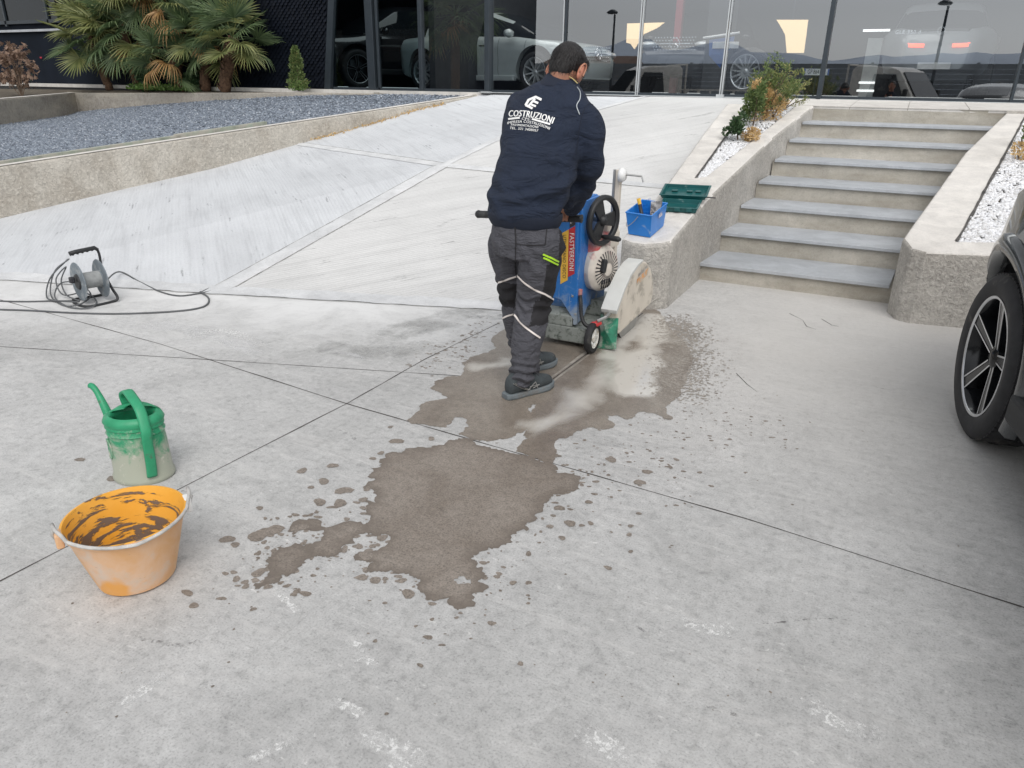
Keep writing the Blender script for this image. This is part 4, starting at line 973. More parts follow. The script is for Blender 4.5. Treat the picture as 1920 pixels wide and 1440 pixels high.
# pale house beyond
q = rf(1150, 140, -26); hr = empty('house', (q[0]-2.2, -28, 0), 0, 'beige house with a low tiled roof reflected beside the man\'s head', 'house')
MB().box((0, 0, 1.3), (5, 6, 2.6)).obj('wall', M_flat('house_wall', (.42, .36, .28), .9), hr)
MB().add([(-3, -3.6, 2.6), (3, -3.6, 2.6), (3, 3.6, 2.6), (-3, 3.6, 2.6), (-3, 0, 3.5), (3, 0, 3.5)], [(0, 1, 5, 4), (2, 3, 4, 5), (1, 2, 5), (3, 0, 4), (0, 3, 2, 1)]).obj('roof', M_flat('roof_tile', (.20, .13, .10), .9), hr)
for k in range(2): MB().box((-1.3+2.6*k, 3.01, 1.5), (.9, .04, 1.1)).obj('window', m_cglass, hr)
m_truck = M_flat('truck_cream', (.70, .67, .61), .35, coat=.4)
def truck(loc, rz, label):
    root = empty('flatbed_truck', loc, rz, label, 'truck', 'trucks reflected in the showroom glass')
    # cab outline in side view (y forward, z up)
    prof = [(2.9, .55), (2.95, .95), (2.85, 1.12), (2.15, 1.32), (1.55, 2.12), (1.2, 2.24), (.1, 2.26), (0, 2.15), (0, .55)]
    def slab(hw_top, hw): 
        L_ = [(-hw if z < 1.4 else -hw_top, y, z) for y, z in prof]; R_ = [(-x, y, z) for x, y, z in L_]; n = len(prof)
        return L_+R_, [tuple(range(n)), tuple(range(n, 2*n))[::-1]]+[(i, n+i, n+(i+1) % n, (i+1) % n) for i in range(n)]
    o = MB().add(*slab(.84, .97)).obj('cab', m_truck, root); bevel(o, .06, 3)
    o = MB().add([(-.80, 2.14, 1.37), (.80, 2.14, 1.37), (.70, 1.60, 2.08), (-.70, 1.60, 2.08)], [(0, 1, 2, 3)]).obj('windscreen', m_cglass, root); so_ = o.modifiers.new('s', 'SOLIDIFY'); so_.thickness = .05; so_.offset = 0
    for s_ in (-1, 1):
        o = MB().add([(s_*.985, 1.85, 1.36), (s_*.985, .70, 1.32), (s_*.875, .78, 2.02), (s_*.875, 1.45, 2.02)], [(0, 1, 2, 3)]).obj('side_window', m_cglass, root); so_ = o.modifiers.new('s', 'SOLIDIFY'); so_.thickness = .05; so_.offset = 0
        o = MB().box((s_*1.12, 1.95, 1.45), (.16, .10, .30)).obj('mirror', m_arch, root); bevel(o, .03)
        o = MB().box((s_*.70, 2.93, .90), (.30, .06, .18)).obj('headlight', m_lamp, root); bevel(o, .03)
        for y in (2.1, -1.9): tyre_wheel(root, (s_*.90, y, .36), .36, .22, s_, (8, False), WM)
    MB().box((0, 2.96, .95), (.8, .03, .16)).obj('grille', m_arch, root)
    MB().box((0, -1.5, .62), (.8, 4.4, .18)).obj('chassis', m_arch, root)
    MB().box((0, -1.5, .80), (2.0, 2.9, .08)).obj('load_bed', m_fe, root)
    for s_ in (-1, 1):
        mb = MB()
        for k in range(7): mb.box((s_*.98, -.12-k*.46, 1.15), (.04, .05, .7))
        for z in (.95, 1.2, 1.48): mb.box((s_*.98, -1.5, z), (.03, 2.85, .05))
        mb.obj('side_rack', m_truck, root)
    MB().tube([(-.9, -.1, .84), (-.9, -.1, 2.3), (.9, -.1, 2.3), (.9, -.1, .84)], .035).obj('ladder_rack', m_truck, root)
    return root
q = rf(1205, 150, -4.4); truck((q[0]+.9, -5.2, 0), math.radians(52), 'cream flatbed truck reflected beside the man, cab facing left')
q = rf(1790, 150, -4.4); truck((q[0]-2.6, -5.4, 0), math.radians(-66), 'cream flatbed truck reflected at the far right, cab facing right')

# ------------------------------------------------------------------ plants
def leaf_mat(name, a, b_, var=.35, rough=.5, trans=.25):
    m, nt, b, o = mat_new(name); nt.nodes.remove(b)
    at = N(nt, 'ShaderNodeAttribute'); at.attribute_name = 'shade'
    c = mixc(nt, at.outputs['Fac'], a, b_)
    d = N(nt, 'ShaderNodeBsdfPrincipled'); nt.links.new(c, d.inputs['Base Color']); d.inputs['Roughness'].default_value = rough
    t = N(nt, 'ShaderNodeBsdfTranslucent'); nt.links.new(c, t.inputs['Color'])
    ms = N(nt, 'ShaderNodeMixShader'); ms.inputs[0].default_value = trans; nt.links.new(d.outputs[0], ms.inputs[1]); nt.links.new(t.outputs[0], ms.inputs[2])
    nt.links.new(ms.outputs[0], o.inputs['Surface']); return m
def shade_attr(me, vals):
    at = me.attributes.new('shade', 'FLOAT', 'POINT'); at.data.foreach_set('value', np.asarray(vals, 'f'))
m_fr = [leaf_mat('frond_green', (.06, .11, .05), (.19, .26, .12)), leaf_mat('frond_olive', (.14, .18, .065), (.34, .35, .14)), leaf_mat('frond_dead', (.28, .15, .06), (.50, .32, .13))]
m_bark = M_flat('palm_fibre', (.13, .075, .045), .95, var=.5, scale=30, bmp=.9, bscale=80)
def frond_mesh(R_, n, spread, droop, seed, mat):
    """fan leaf in local frame: petiole from the origin along +X, fan beyond it; +Z is up"""
    rg = random.Random(seed); pet = R_*.85; vs = []; fs = []; sh = []
    k = 7
    for i in range(k):       # petiole, a narrow channel
        t = i/(k-1); z = -.12*pet*t*t
        for dy, dz in ((-.009, 0), (0, .008), (.009, 0)): vs.append((pet*t, dy*(1-.4*t), z+dz)); sh.append(.6)
    for i in range(k-1): fs += [(3*i, 3*i+3, 3*i+4, 3*i+1), (3*i+1, 3*i+4, 3*i+5, 3*i+2)]
    o0 = Vector((pet, 0, -.12*pet))
    for j in range(n):
        a = (j/(n-1)-.5)*spread+rg.uniform(-.03, .03); L_ = R_*(1-.25*abs(j/(n-1)-.5)*2)*rg.uniform(.88, 1.06); w = R_*.027
        d = Vector((math.cos(a), math.sin(a), 0)); s_ = Vector((-d.y, d.x, 0)); base = len(vs); fold = .35; bend = droop*rg.uniform(.6, 1.5); tw = rg.uniform(-.3, .3)
        cup = .16*R_*(abs(a)/1.6)**1.5; shade = rg.random()*.8
        for q in range(5):
            t = (.02, .32, .6, .84, 1.0)[q]; wt = (.28, 1.0, .9, .5, .03)[q]*w
            z = cup*t-bend*L_*max(0, t-.35)**2*1.1
            c = o0+d*L_*t+Vector((0, 0, z)); sw = s_+Vector((0, 0, tw))
            vs += [c-sw*wt+Vector((0, 0, wt*fold)), c-Vector((0, 0, wt*.5)), c+sw*wt+Vector((0, 0, wt*fold))]; sh += [min(1, shade+.2*t)]*3
        for q in range(4): b0 = base+3*q; fs += [(b0, b0+3, b0+4, b0+1), (b0+1, b0+4, b0+5, b0+2)]
    me = bpy.data.meshes.new('frond'); me.from_pydata([tuple(v) for v in vs], [], fs); me.update(); shade_attr(me, sh); me.materials.append(mat); return me
FR = [[frond_mesh(.46, 30, 4.0, dr, 10*k+j, m_fr[k]) for j, dr in enumerate((.15, .45, .8))] for k in range(3)]
FR[2] = [frond_mesh(.40, 20, 2.8, dr, 90+j, m_fr[2]) for j, dr in enumerate((.6, 1.0, 1.4))]
def palm(base, top, r0, fronds, label, seed, size=1.0):
    rg = random.Random(seed); base = Vector(base); top = Vector(top); root = empty('fan_palm', base, 0, label, 'palm', 'fan palms in the planter by the facade')
    t = top-base; n = 10; pts = [t*(i/n)+Vector((.02*math.sin(i*1.7), .02*math.cos(i*1.3), 0)) for i in range(n+1)]
    mb = MB().tube(pts, [r0*(1.12-.15*math.sin(i/n*PI)) for i in range(n+1)], 14)
    tr_ = mb.obj('trunk', m_bark, root, smooth=True)
    mb = MB(); H_ = t.length; m = int(H_/.022*3)
    for i in range(m):      # old leaf bases
        f = i/m; a = i*2.4; c = t*f; d = Vector((math.cos(a), math.sin(a), 0)); s_ = Vector((-d.y, d.x, 0)); l = r0*rg.uniform(.45, .95); w = r0*.42
        p0 = c+d*r0*.9; tip = p0+d*l*.55+Vector((0, 0, l*.9))
        mb.add([p0-s_*w, p0+s_*w, tip+s_*w*.3, tip-s_*w*.3, p0+d*l*.35-s_*w*.7-Vector((0, 0, .004)), p0+d*l*.35+s_*w*.7-Vector((0, 0, .004))], [(0, 1, 2, 3), (0, 4, 5, 1), (4, 3, 2, 5)])
    o = mb.obj('leaf_bases', m_bark, root)
    for i, (az, el, kind, sz) in enumerate(fronds):
        me = FR[kind][rg.randrange(3)]; o = bpy.data.objects.new('frond', me); link(o, root)
        s = size*sz*rg.uniform(.9, 1.08); o.scale = (s, s, s)
        x = Vector((math.cos(az)*math.cos(el), math.sin(az)*math.cos(el), math.sin(el))); up_ = Vector((0, 0, 1)); y = up_.cross(x); y = y.normalized() if y.length > .05 else Vector((0, 1, 0))
        z = x.cross(y); R3 = Matrix(((x.x, y.x, z.x), (x.y, y.y, z.y), (x.z, y.z, z.z))) @ Matrix.Rotation(rg.uniform(-.5, .5), 3, 'X')
        o.rotation_euler = R3.to_euler(); o.location = t+Vector((0, 0, rg.uniform(-.06, .04)))*size
    return root
def fr_set(n, seed, dead=.12, olive=.3, el0=-.35, el1=1.25):
    rg = random.Random(seed); out = []
    for i in range(n):
        el = el0+(el1-el0)*(i/n)**1.0; az = i*2.399+rg.uniform(-.25, .25); k = 2 if (el < .05 and rg.random() < dead*3.5) else (1 if rg.random() < olive else 0)
        out.append((az, el+rg.uniform(-.1, .1), k, 1.0))
    return out
pb = lambda x, y, Y=11.05: gy(x, y, Y)
palm(pb(345, 170, 10.98), pb(320, 116, 10.92), .055, fr_set(20, 1, .04, .15, -.5), 'small green fan palm on the thinnest leaning trunk', 1, 1.15)
palm(pb(385, 169, 11.15), pb(386, 70, 11.15), .085, fr_set(26, 2, .06, .4, -.8), 'fan palm on the middle of three brown trunks with orange dead fronds', 2, 1.2)
palm(pb(420, 169, 10.95), pb(436, 72, 10.98), .10, fr_set(24, 3, .05, .4, -.6), 'fan palm on the thickest rightmost trunk', 3, 1.15)
palm(pb(262, 168, 11.15), pb(232, 52, 11.1), .085, fr_set(34, 4, .03, .5, -.95), 'broad fan palm at the left of the palm clump', 4, 1.38)
palm(pb(290, 168, 11.22), pb(262, -30, 11.2), .08, fr_set(28, 5, .05, .5, -1.0), 'tallest fan palm whose crown leaves the picture', 5, 1.3)
palm(pb(205, 168, 11.1), pb(172, 70, 11.0), .07, fr_set(26, 6, .04, .6, -.9), 'low yellow green fan palm at the left edge of the clump', 6, 1.25)
palm(pb(330, 168, 11.2), pb(345, 20, 11.15), .075, fr_set(22, 7, .05, .4, -.6), 'dense fan palm filling the middle of the clump behind the thin trunk', 7, 1.2)
def leafy(name, fn, n, size, mat, parent, seed=0, aspect=.45, star=False, upb=.3):
    """n folded leaves; fn(rg) -> position, outward direction"""
    rg = random.Random(seed); vs = []; fs = []; sh = []
    for i in range(n):
        p, d = fn(rg); p = Vector(p); d = (Vector(d)+Vector((rg.gauss(0, .5), rg.gauss(0, .5), rg.gauss(0, .4)+upb))).normalized(); s_ = d.cross(Vector((rg.gauss(0, 1), rg.gauss(0, 1), rg.gauss(0, 1)))).normalized(); u = s_.cross(d)
        L_ = size*rg.uniform(.6, 1.25); w = L_*aspect; b = len(vs); shade = rg.random()
        if star:
            for k in range(5):
                a = (k-2)*.62; dd = d*math.cos(a)+s_*math.sin(a); ss = s_*math.cos(a)-d*math.sin(a); b = len(vs); l2 = L_*(1-.18*abs(k-2))
                vs += [p, p+dd*l2*.5+ss*w*.3, p+dd*l2-u*l2*.2, p+dd*l2*.5-ss*w*.3]; fs.append((b, b+1, b+2, b+3)); sh += [shade]*4
        else:
            vs += [p, p+d*L_*.5+s_*w*.5+u*w*.12, p+d*L_, p+d*L_*.5-s_*w*.5+u*w*.12]; fs += [(b, b+1, b+2), (b, b+2, b+3)]; sh += [shade]*4
    me = bpy.data.meshes.new(name); me.from_pydata([tuple(v) for v in vs], [], fs); me.update(); shade_attr(me, sh)
    return objm(name, me, mat, parent)
def blob_fn(c, r, lumps=7, seed=1, fill=.55):
    rg0 = random.Random(seed); L_ = [(Vector((rg0.gauss(0, .42)*r[0], rg0.gauss(0, .42)*r[1], rg0.uniform(-.6, .8)*r[2])), rg0.uniform(.3, .55)) for _ in range(lumps)]
    def fn(rg):
        o_, s_ = L_[rg.randrange(len(L_))]; d = Vector((rg.gauss(0, 1), rg.gauss(0, 1), rg.gauss(0, 1))).normalized(); q = fill+(1-fill)*rg.random()
        return Vector(c)+o_+Vector((d.x*r[0], d.y*r[1], d.z*r[2]))*s_*q, d
    return fn
m_stem = M_flat('woody_stem', (.12, .085, .06), .9, var=.4)
g_dark = leaf_mat('leaf_dark', (.02, .05, .02), (.07, .13, .05)); g_lt = leaf_mat('leaf_bright', (.07, .15, .03), (.17, .27, .07)); g_mid = leaf_mat('leaf_mid', (.06, .11, .03), (.22, .28, .10))
g_yel = leaf_mat('leaf_yellowing', (.20, .22, .07), (.42, .40, .16)); g_org = leaf_mat('leaf_dried', (.42, .27, .11), (.75, .55, .28)); g_brn = leaf_mat('maple_brown', (.20, .125, .09), (.36, .25, .185))
def stems(parent, tips, r=.006, seed=0, base=(0, 0, 0)):
    mb = MB(); rg = random.Random(seed)
    for t in tips:
        t = Vector(t); b = Vector(base); m_ = (b+t)*.5+Vector((rg.uniform(-.02, .02), rg.uniform(-.02, .02), .02)); mb.tube([b, m_, t], [r, r*.8, r*.4], 6)
    return mb.obj('stem', m_stem, parent)
q = rf(852, 60, -6.5); pbig = palm((q[0], -6.5, 0), (q[0]+.05, -6.5, 4.2), .16, fr_set(34, 31, .02, .1, -.9), 'tall fan palm behind the viewer, its dark crown reflected in the glass', 31, 2.6); pbig['group'] = 'palms behind the viewer'
# conical shrub
b_ = pb(560, 171, 11.0); cs = empty('conical_shrub', b_, 0, 'small conical evergreen shrub standing alone right of the palms', 'shrub')
def cone_fn(rg):
    t = rg.random()**.8; z = .02+.72*t; r = .19*(1-t)**.7*(.85+.2*math.sin(11*t)+.18*math.sin(5*z*10))+.014; a = rg.random()*2*PI; q = .6+.4*rg.random(); return (r*q*math.cos(a), r*q*math.sin(a), z), (math.cos(a), math.sin(a), .8)
leafy('foliage', cone_fn, 1700, .05, g_mid, cs, 5); leafy('new_growth', lambda rg: ((rg.gauss(0, .06), rg.gauss(0, .06), abs(rg.gauss(0, .13))), (rg.gauss(0, 1), rg.gauss(0, 1), 1)), 420, .05, g_lt, cs, 6)
leafy('old_growth', lambda rg: (lambda p: ((p[0][0]*1.04, p[0][1]*1.04, p[0][2]), p[1]))(cone_fn(rg)), 500, .03, g_yel, cs, 7); stems(cs, [(0, 0, .6)], .012)
# brown maple at the left edge
b_ = gz(42, 184, 1.12); mp_ = empty('maple_shrub', b_, 0, 'brown leaved maple shrub at the left edge of the planter', 'shrub')
tips = [(random.uniform(-.3, .3), random.uniform(-.2, .2), random.uniform(.35, .95)) for _ in range(14)]
stems(mp_, tips, .008, 3)
rgm = random.Random(9)
def mfn(rg):
    t = tips[rg.randrange(14)]; return (t[0]+rg.gauss(0, .055), t[1]+rg.gauss(0, .055), t[2]+rg.gauss(-.03, .07)), (rg.gauss(0, 1), rg.gauss(0, 1), -.7)
leafy('foliage', mfn, 420, .085, g_brn, mp_, 8, .5, star=True, upb=-.3)
# roses
b_ = gz(66, 172, 1.2); rs = empty('rose_bush', b_, 0, 'thin rose stems with three small red blooms beside the maple shrub', 'rose bush')
mb = MB()
for (px, py) in ((43, 8), (42, 90), (78, 108)):
    q = gy(px, py, float(b_[1]))-b_; stems(rs, [tuple(q)], .004, px)
    mb = MB().lathe([(.001, -.03), (.03, -.02), (.042, .0), (.03, .025), (.012, .02), (.001, .005)], 10, c=tuple(q), M=Matrix.Rotation(.5, 3, 'X')); mb.obj('bloom', M_flat('rose_red', (.38, .012, .03), .6), rs, smooth=True)
leafy('foliage', lambda rg: ((rg.gauss(-.1, .15), rg.gauss(0, .06), rg.uniform(.1, 1.0)), (0, 0, 1)), 70, .045, g_dark, rs, 4)
# undergrowth below the palms
for (px, w_, n_, h_, mt, lab) in ((275, .45, 3200, .50, g_dark, 'dark ivy bush filling the gap under the palms'), (352, .35, 1500, .36, g_dark, 'dark leafy bush behind the thin leaning trunk')):
    b_ = pb(px, 168, 11.1); u_ = empty('ivy_bush', b_, 0, lab, 'shrub'); leafy('foliage', blob_fn((0, 0, h_*.5), (w_, .16, h_), 8, px), n_, .06, mt, u_, px, .7); stems(u_, [(.1, 0, h_*.6), (-.1, 0, h_*.5)], .01)
def gfn(rg): x = rg.uniform(-1.1, .75); return (x, rg.uniform(-.14, .1), abs(rg.gauss(0, .05))), (rg.gauss(0, 1), rg.gauss(0, 1), 1)
b_ = pb(315, 170, 10.98); o = leafy('ground_cover', gfn, 1100, .055, g_lt, None, 3, .7); o.location = tuple(b_); tag(o, 'bright low ground cover along the planter wall under the palms', kind='stuff')
# shrubs in the left cheek wall
def on_ck(px, py, zt): 
    q = hit(px, py, (-1.345, 5.09, .5), (0, -.169, 1)) if zt is ztL else hit(px, py, (.18, 5.6, .5), (0, -.181, 1)); return q
def shrub(name, px, py, zt, parts, label, stm):
    b_ = on_ck(px, py, zt); r_ = empty(name, b_, 0, label, 'shrub')
    for i, (nm, c, r, n_, s_, mt, asp) in enumerate(parts): leafy(nm, blob_fn(c, r, 9, px+i, .35), n_, s_, mt, r_, px+i, asp, upb=.5)
    stems(r_, stm, .008, px); return r_
def feather(parent, tips, n, L_, mat, seed):
    """sprays of a conifer: needles along twig lines"""
    rg = random.Random(seed); T = [(Vector(a), Vector(b)) for a, b in tips]
    def fn(rg2):
        a, b = T[rg2.randrange(len(T))]; t = rg2.random(); d = (b-a); return a+d*t+Vector((rg2.gauss(0, .012), rg2.gauss(0, .012), rg2.gauss(0, .012))), d.normalized()
    return leafy('foliage', fn, n, L_, mat, parent, seed, .28, upb=.2)
def spray_tips(c, R_, n, seed, up_=.8):
    rg = random.Random(seed); out = []
    for _ in range(n):
        d = Vector((rg.gauss(0, .55), rg.gauss(0, .5), rg.uniform(.2, 1)*up_)); b = Vector(c)+Vector((d.x*R_[0], d.y*R_[1], d.z*R_[2])); a = Vector(c)+(b-Vector(c))*.35
        out.append((a, b))
        for k in range(4): m_ = a+(b-a)*rg.uniform(.3, .95); out.append((m_, m_+Vector((rg.gauss(0, .07), rg.gauss(0, .07), rg.uniform(.02, .11)))))
    return out
b_ = on_ck(1432, 222, ztL); r_ = empty('conifer_shrub', b_, 0, 'feathery green conifer shrub, tallest plant in the left cheek wall', 'shrub')
tp = spray_tips((0, 0, 0), (.30, .22, .78), 30, 3); feather(r_, tp, 4200, .036, g_mid, 3); feather(r_, tp[::3], 800, .034, g_yel, 4); stems(r_, [tuple(b) for a, b in tp[::9]], .007, 2)
b_ = on_ck(1470, 205, ztL); r_ = empty('conifer_shrub', b_, 0, 'thin yellowish conifer shrub leaning right at the top of the left cheek wall', 'shrub')
tp = spray_tips((0, 0, 0), (.24, .15, .52), 13, 6); feather(r_, tp, 1200, .034, g_yel, 5); feather(r_, tp, 600, .034, g_mid, 6); stems(r_, [tuple(b) for a, b in tp[::6]], .006, 2)
shrub('dead_shrub', 1448, 222, ztL, [('foliage', (0, -.05, .16), (.20, .16, .20), 2200, .030, g_org, .5)], 'dried golden shrub in front of the conifer in the left cheek wall', [(0, 0, .2), (.1, 0, .22)])
shrub('leafy_shrub', 1412, 236, ztL, [('foliage', (0, 0, .20), (.15, .14, .24), 1500, .035, g_mid, .6), ('dry_leaves', (-.02, -.05, .42), (.06, .05, .06), 160, .03, g_org, .5)], 'dark green shrub between the conifer and the lowest shrub', [(0, 0, .3)])
shrub('leafy_shrub', 1383, 262, ztL, [('foliage', (-.02, 0, .11), (.12, .11, .14), 900, .032, g_dark, .65)], 'lowest dark green shrub near the tip of the left cheek wall', [(0, 0, .18), (-.06, 0, .2)])
shrub('dead_shrub', 1398, 262, ztL, [('foliage', (.02, -.03, .05), (.12, .08, .07), 700, .028, g_org, .5)], 'low dried orange tuft beside the lowest green shrub', [(0, 0, .06)])
shrub('leafy_shrub', 1916, 275, ztR, [('foliage', (.05, 0, .10), (.13, .12, .12), 700, .035, g_mid, .6)], 'green shrub in the right cheek wall at the picture edge', [(0, 0, .12)])
shrub('dead_shrub', 1910, 298, ztR, [('foliage', (.03, 0, .05), (.12, .10, .08), 500, .032, g_org, .5)], 'dried golden tuft in the right cheek wall', [(0, 0, .06)])
# ------------------------------------------------------------------ wet patches on the concrete
Z4 = lambda x, y: (380+x/1.959, 560+y/1.959)
def gp(pts): return [gz(*Z4(x, y))[:2] for x, y in pts]
low = [(690,565),(740,560),(790,545),(850,540),(900,522),(940,512),(1000,528),(1060,552),(1130,568),(1220,590),(1290,610),(1300,640),(1380,652),(1400,665),(1385,700),(1320,720),(1270,735),(1250,770),(1230,810),(1190,825),(1190,855),(1130,885),(1100,905),(1050,915),(1010,940),(985,955),(1010,975),(1030,990),(1045,1020),(1010,1040),(1030,1080),(990,1090),(990,1110),(965,1138),(920,1130),(860,1110),(800,1080),(790,1060),(800,1040),(770,1020),(700,1010),(640,1005),(605,995),(630,970),(600,965),(555,955),(560,940),(620,930),(650,920),(690,880),(670,865),(640,880),(600,860),(560,900),(500,935),(440,950),(400,950),(380,970),(340,1000),(290,1015),(250,1050),(190,1070),(185,1055),(225,1035),(240,1010),(240,985),(240,950),(270,915),(330,905),(400,905),(440,880),(420,855),(370,850),(330,870),(320,845),(345,815),(420,810),(520,820),(590,830),(610,820),(600,780),(590,745),(640,725),(610,700),(630,660),(620,640),(650,620),(650,595)]
upp = [(750,448),(800,410),(800,390),(850,375),(900,365),(870,345),(835,330),(850,305),(890,290),(940,285),(960,265),(950,235),(1000,210),(1050,198),(1080,180),(1060,150),(1100,118),(1200,60),(1400,20),(1560,40),(1640,20),(1680,50),(1700,90),(1740,130),(1790,190),(1800,240),(1780,300),(1760,350),(1700,400),(1727,440),(1690,440),(1620,415),(1590,430),(1560,445),(1510,430),(1480,428),(1515,465),(1470,482),(1410,475),(1370,490),(1330,515),(1295,525),(1300,560),(1320,580),(1285,606),(1220,586),(1150,562),(1195,515),(1190,480),(1150,500),(1120,515),(1050,525),(1010,520),(940,500),(960,490),(978,470),(960,440),(930,435),(910,460),(870,473),(800,462)]
def inpoly(p, poly):
    c = False; n = len(poly); j = n-1
    for i in range(n):
        a, b = poly[i], poly[j]
        if (a[1] > p[1]) != (b[1] > p[1]) and p[0] < (b[0]-a[0])*(p[1]-a[1])/(b[1]-a[1])+a[0]: c = not c
        j = i
    return c
def smooth01(x): x = max(0.0, min(1.0, x)); return x*x*(3-2*x)
def patch(name, poly, z, mat, rough_amp, label, holes=(), step=.05, attr=None):
    P = frac_edge(poly, rough_amp, 3); n0 = len(P)
    pts = [Vector((p[0], p[1])) for p in P]; ed = [(i, (i+1) % n0) for i in range(n0)]
    HH = [frac_edge(h, rough_amp*.6, 2) for h in holes]
    for h in HH:
        b = len(pts); pts += [Vector((p[0], p[1])) for p in h]; ed += [(b+i, b+(i+1) % len(h)) for i in range(len(h))]
    A_ = np.array([[p.x, p.y] for p in pts]); x0, y0 = A_.min(0); x1, y1 = A_.max(0)
    for i in range(int((x1-x0)/step)+1):
        for j in range(int((y1-y0)/step)+1):
            q = (x0+(i+random.uniform(.2, .8))*step, y0+(j+random.uniform(.2, .8))*step)
            if inpoly(q, P) and not any(inpoly(q, h) for h in HH): pts.append(Vector(q))
    r = delaunay_2d_cdt(pts, ed, [], 1 if not HH else 2, 1e-5)
    V2 = r[0]; fs = []
    for f in r[2]:
        c = sum((V2[i] for i in f), Vector((0, 0)))/len(f)
        if inpoly(c, P) and not any(inpoly(c, h) for h in HH): fs.append(tuple(f))
    me = bpy.data.meshes.new(name); me.from_pydata([(v.x, v.y, z) for v in V2], [], fs); me.update()
    Pn = np.array(P); rim = []
    for v_ in V2:
        d_ = np.hypot(Pn[:, 0]-v_.x, Pn[:, 1]-v_.y).min(); rim.append(max(0.0, 1-d_/.02))
    at = me.attributes.new('rim', 'FLOAT', 'POINT'); at.data.foreach_set('value', np.asarray(rim, 'f'))
    if attr: shade_attr(me, [attr(v.x, v.y) for v in V2])
    o = objm(name, me, mat); tag(o, label, kind='stuff'); return o
def wet_mat(name, c0, c1, rough, slurry=None):
    m, nt, b, o = mat_new(name); v = coords(nt)
    n2 = nz(nt, v, 4, 8, .65, .6); n3 = nz(nt, v, 30, 6, .7); n4 = nz(nt, v, 150, 4, .7)
    c = mixc(nt, ramp(nt, n2, [(.35, 0), (.65, 1)]), c0, c1)
    c = mixc(nt, .7, c, ramp(nt, n3, [(.34, (.78,)*3), (.5, (1.,)*3), (.66, (1.12,)*3)]), 'MULTIPLY')
    c = mixc(nt, .8, c, ramp(nt, n4, [(.36, (.6,)*3), (.47, (.98,)*3), (.64, (1.2,)*3)]), 'MULTIPLY')
    b.inputs['Roughness'].default_value = rough
    if not slurry and 'damp' in name:
        at = N(nt, 'ShaderNodeAttribute'); at.attribute_name = 'rim'; c = mixc(nt, at.outputs['Fac'], c, tuple(x*.86 for x in c0)); c = mixc(nt, .5, c, ramp(nt, nz(nt, v, 75, 5, .75), [(.36, (.80,)*3), (.5, (1.,)*3), (.64, (1.16,)*3)]), 'MULTIPLY')
    if slurry:
        at = N(nt, 'ShaderNodeAttribute'); at.attribute_name = 'shade'
        vs = coords(nt, scale=(1, .35, 1), rot=(0, 0, -.45)); w_ = nz(nt, vs, 5, 7, .6, 1.2)
        f = math_(nt, 'ADD', at.outputs['Fac'], math_(nt, 'MULTIPLY', math_(nt, 'ADD', w_, -.5), .75)); f = ramp(nt, f, [(.28, 0), (.48, .55), (.74, 1)])
        c = mixc(nt, f, c, slurry); rr = N(nt, 'ShaderNodeMapRange'); nt.links.new(f, rr.inputs[0]); rr.inputs[3].default_value = rough; rr.inputs[4].default_value = .16; nt.links.new(rr.outputs[0], b.inputs['Roughness'])
        mm = math_(nt, 'MULTIPLY', n4, math_(nt, 'SUBTRACT', 1.0, f)); bump(nt, b, mm, .35, .003)
    else: bump(nt, b, n4, .45, .003)
    nt.links.new(c, b.inputs['Base Color']); return m
m_damp = wet_mat('damp_concrete', (.205, .173, .145), (.275, .24, .208), .55)
m_wet = wet_mat('slurry_wet_concrete', (.19, .158, .130), (.27, .235, .198), .30, slurry=(.58, .555, .51))
mid_line = [gz(1225, 600)[:2], gz(1215, 650)[:2], gz(1195, 690)[:2], gz(1190, 730)[:2]]; mid2 = [gz(1180, 640)[:2], gz(1120, 720)[:2], gz(1060, 780)[:2], gz(990, 800)[:2]]; mid3 = [gz(900, 690)[:2], gz(950, 682)[:2]]; mid4 = [gz(1195, 600)[:2], gz(1150, 670)[:2]]
def dseg(p, L_):
    best = 9
    for a, b in zip(L_[:-1], L_[1:]):
        d = b-a; t = max(0, min(1, ((p-a) @ d)/(d @ d))); best = min(best, np.linalg.norm(p-a-d*t))
    return best
def slur(x, y):
    p = np.array([x, y]); n = .10*noise.noise(Vector((x*3, y*3, 0)))+.05*noise.noise(Vector((x*9, y*9, 0)))
    v = 1.15-(dseg(p, mid_line)+n)/.17; v = max(v, 1.0-(dseg(p, mid4)+n)/.16); v = max(v, .62-(dseg(p, mid2)+n)/.32); v = max(v, .85-(dseg(p, mid3)+n)/.17); return max(0, min(1, v))
patch('wet_patch', gp(low), .0016, m_damp, .016, 'damp brown stain spreading over the concrete in the foreground', holes=[gp([(925,1030),(960,1020),(995,1035),(985,1048),(940,1050)])])
patch('slurry_patch', gp(upp), .0018, m_wet, .010, 'wet slurry covered concrete around the man and the saw', step=.035, attr=slur,
      holes=[gp([(1195,402),(1215,388),(1228,386),(1222,402),(1205,420)])])
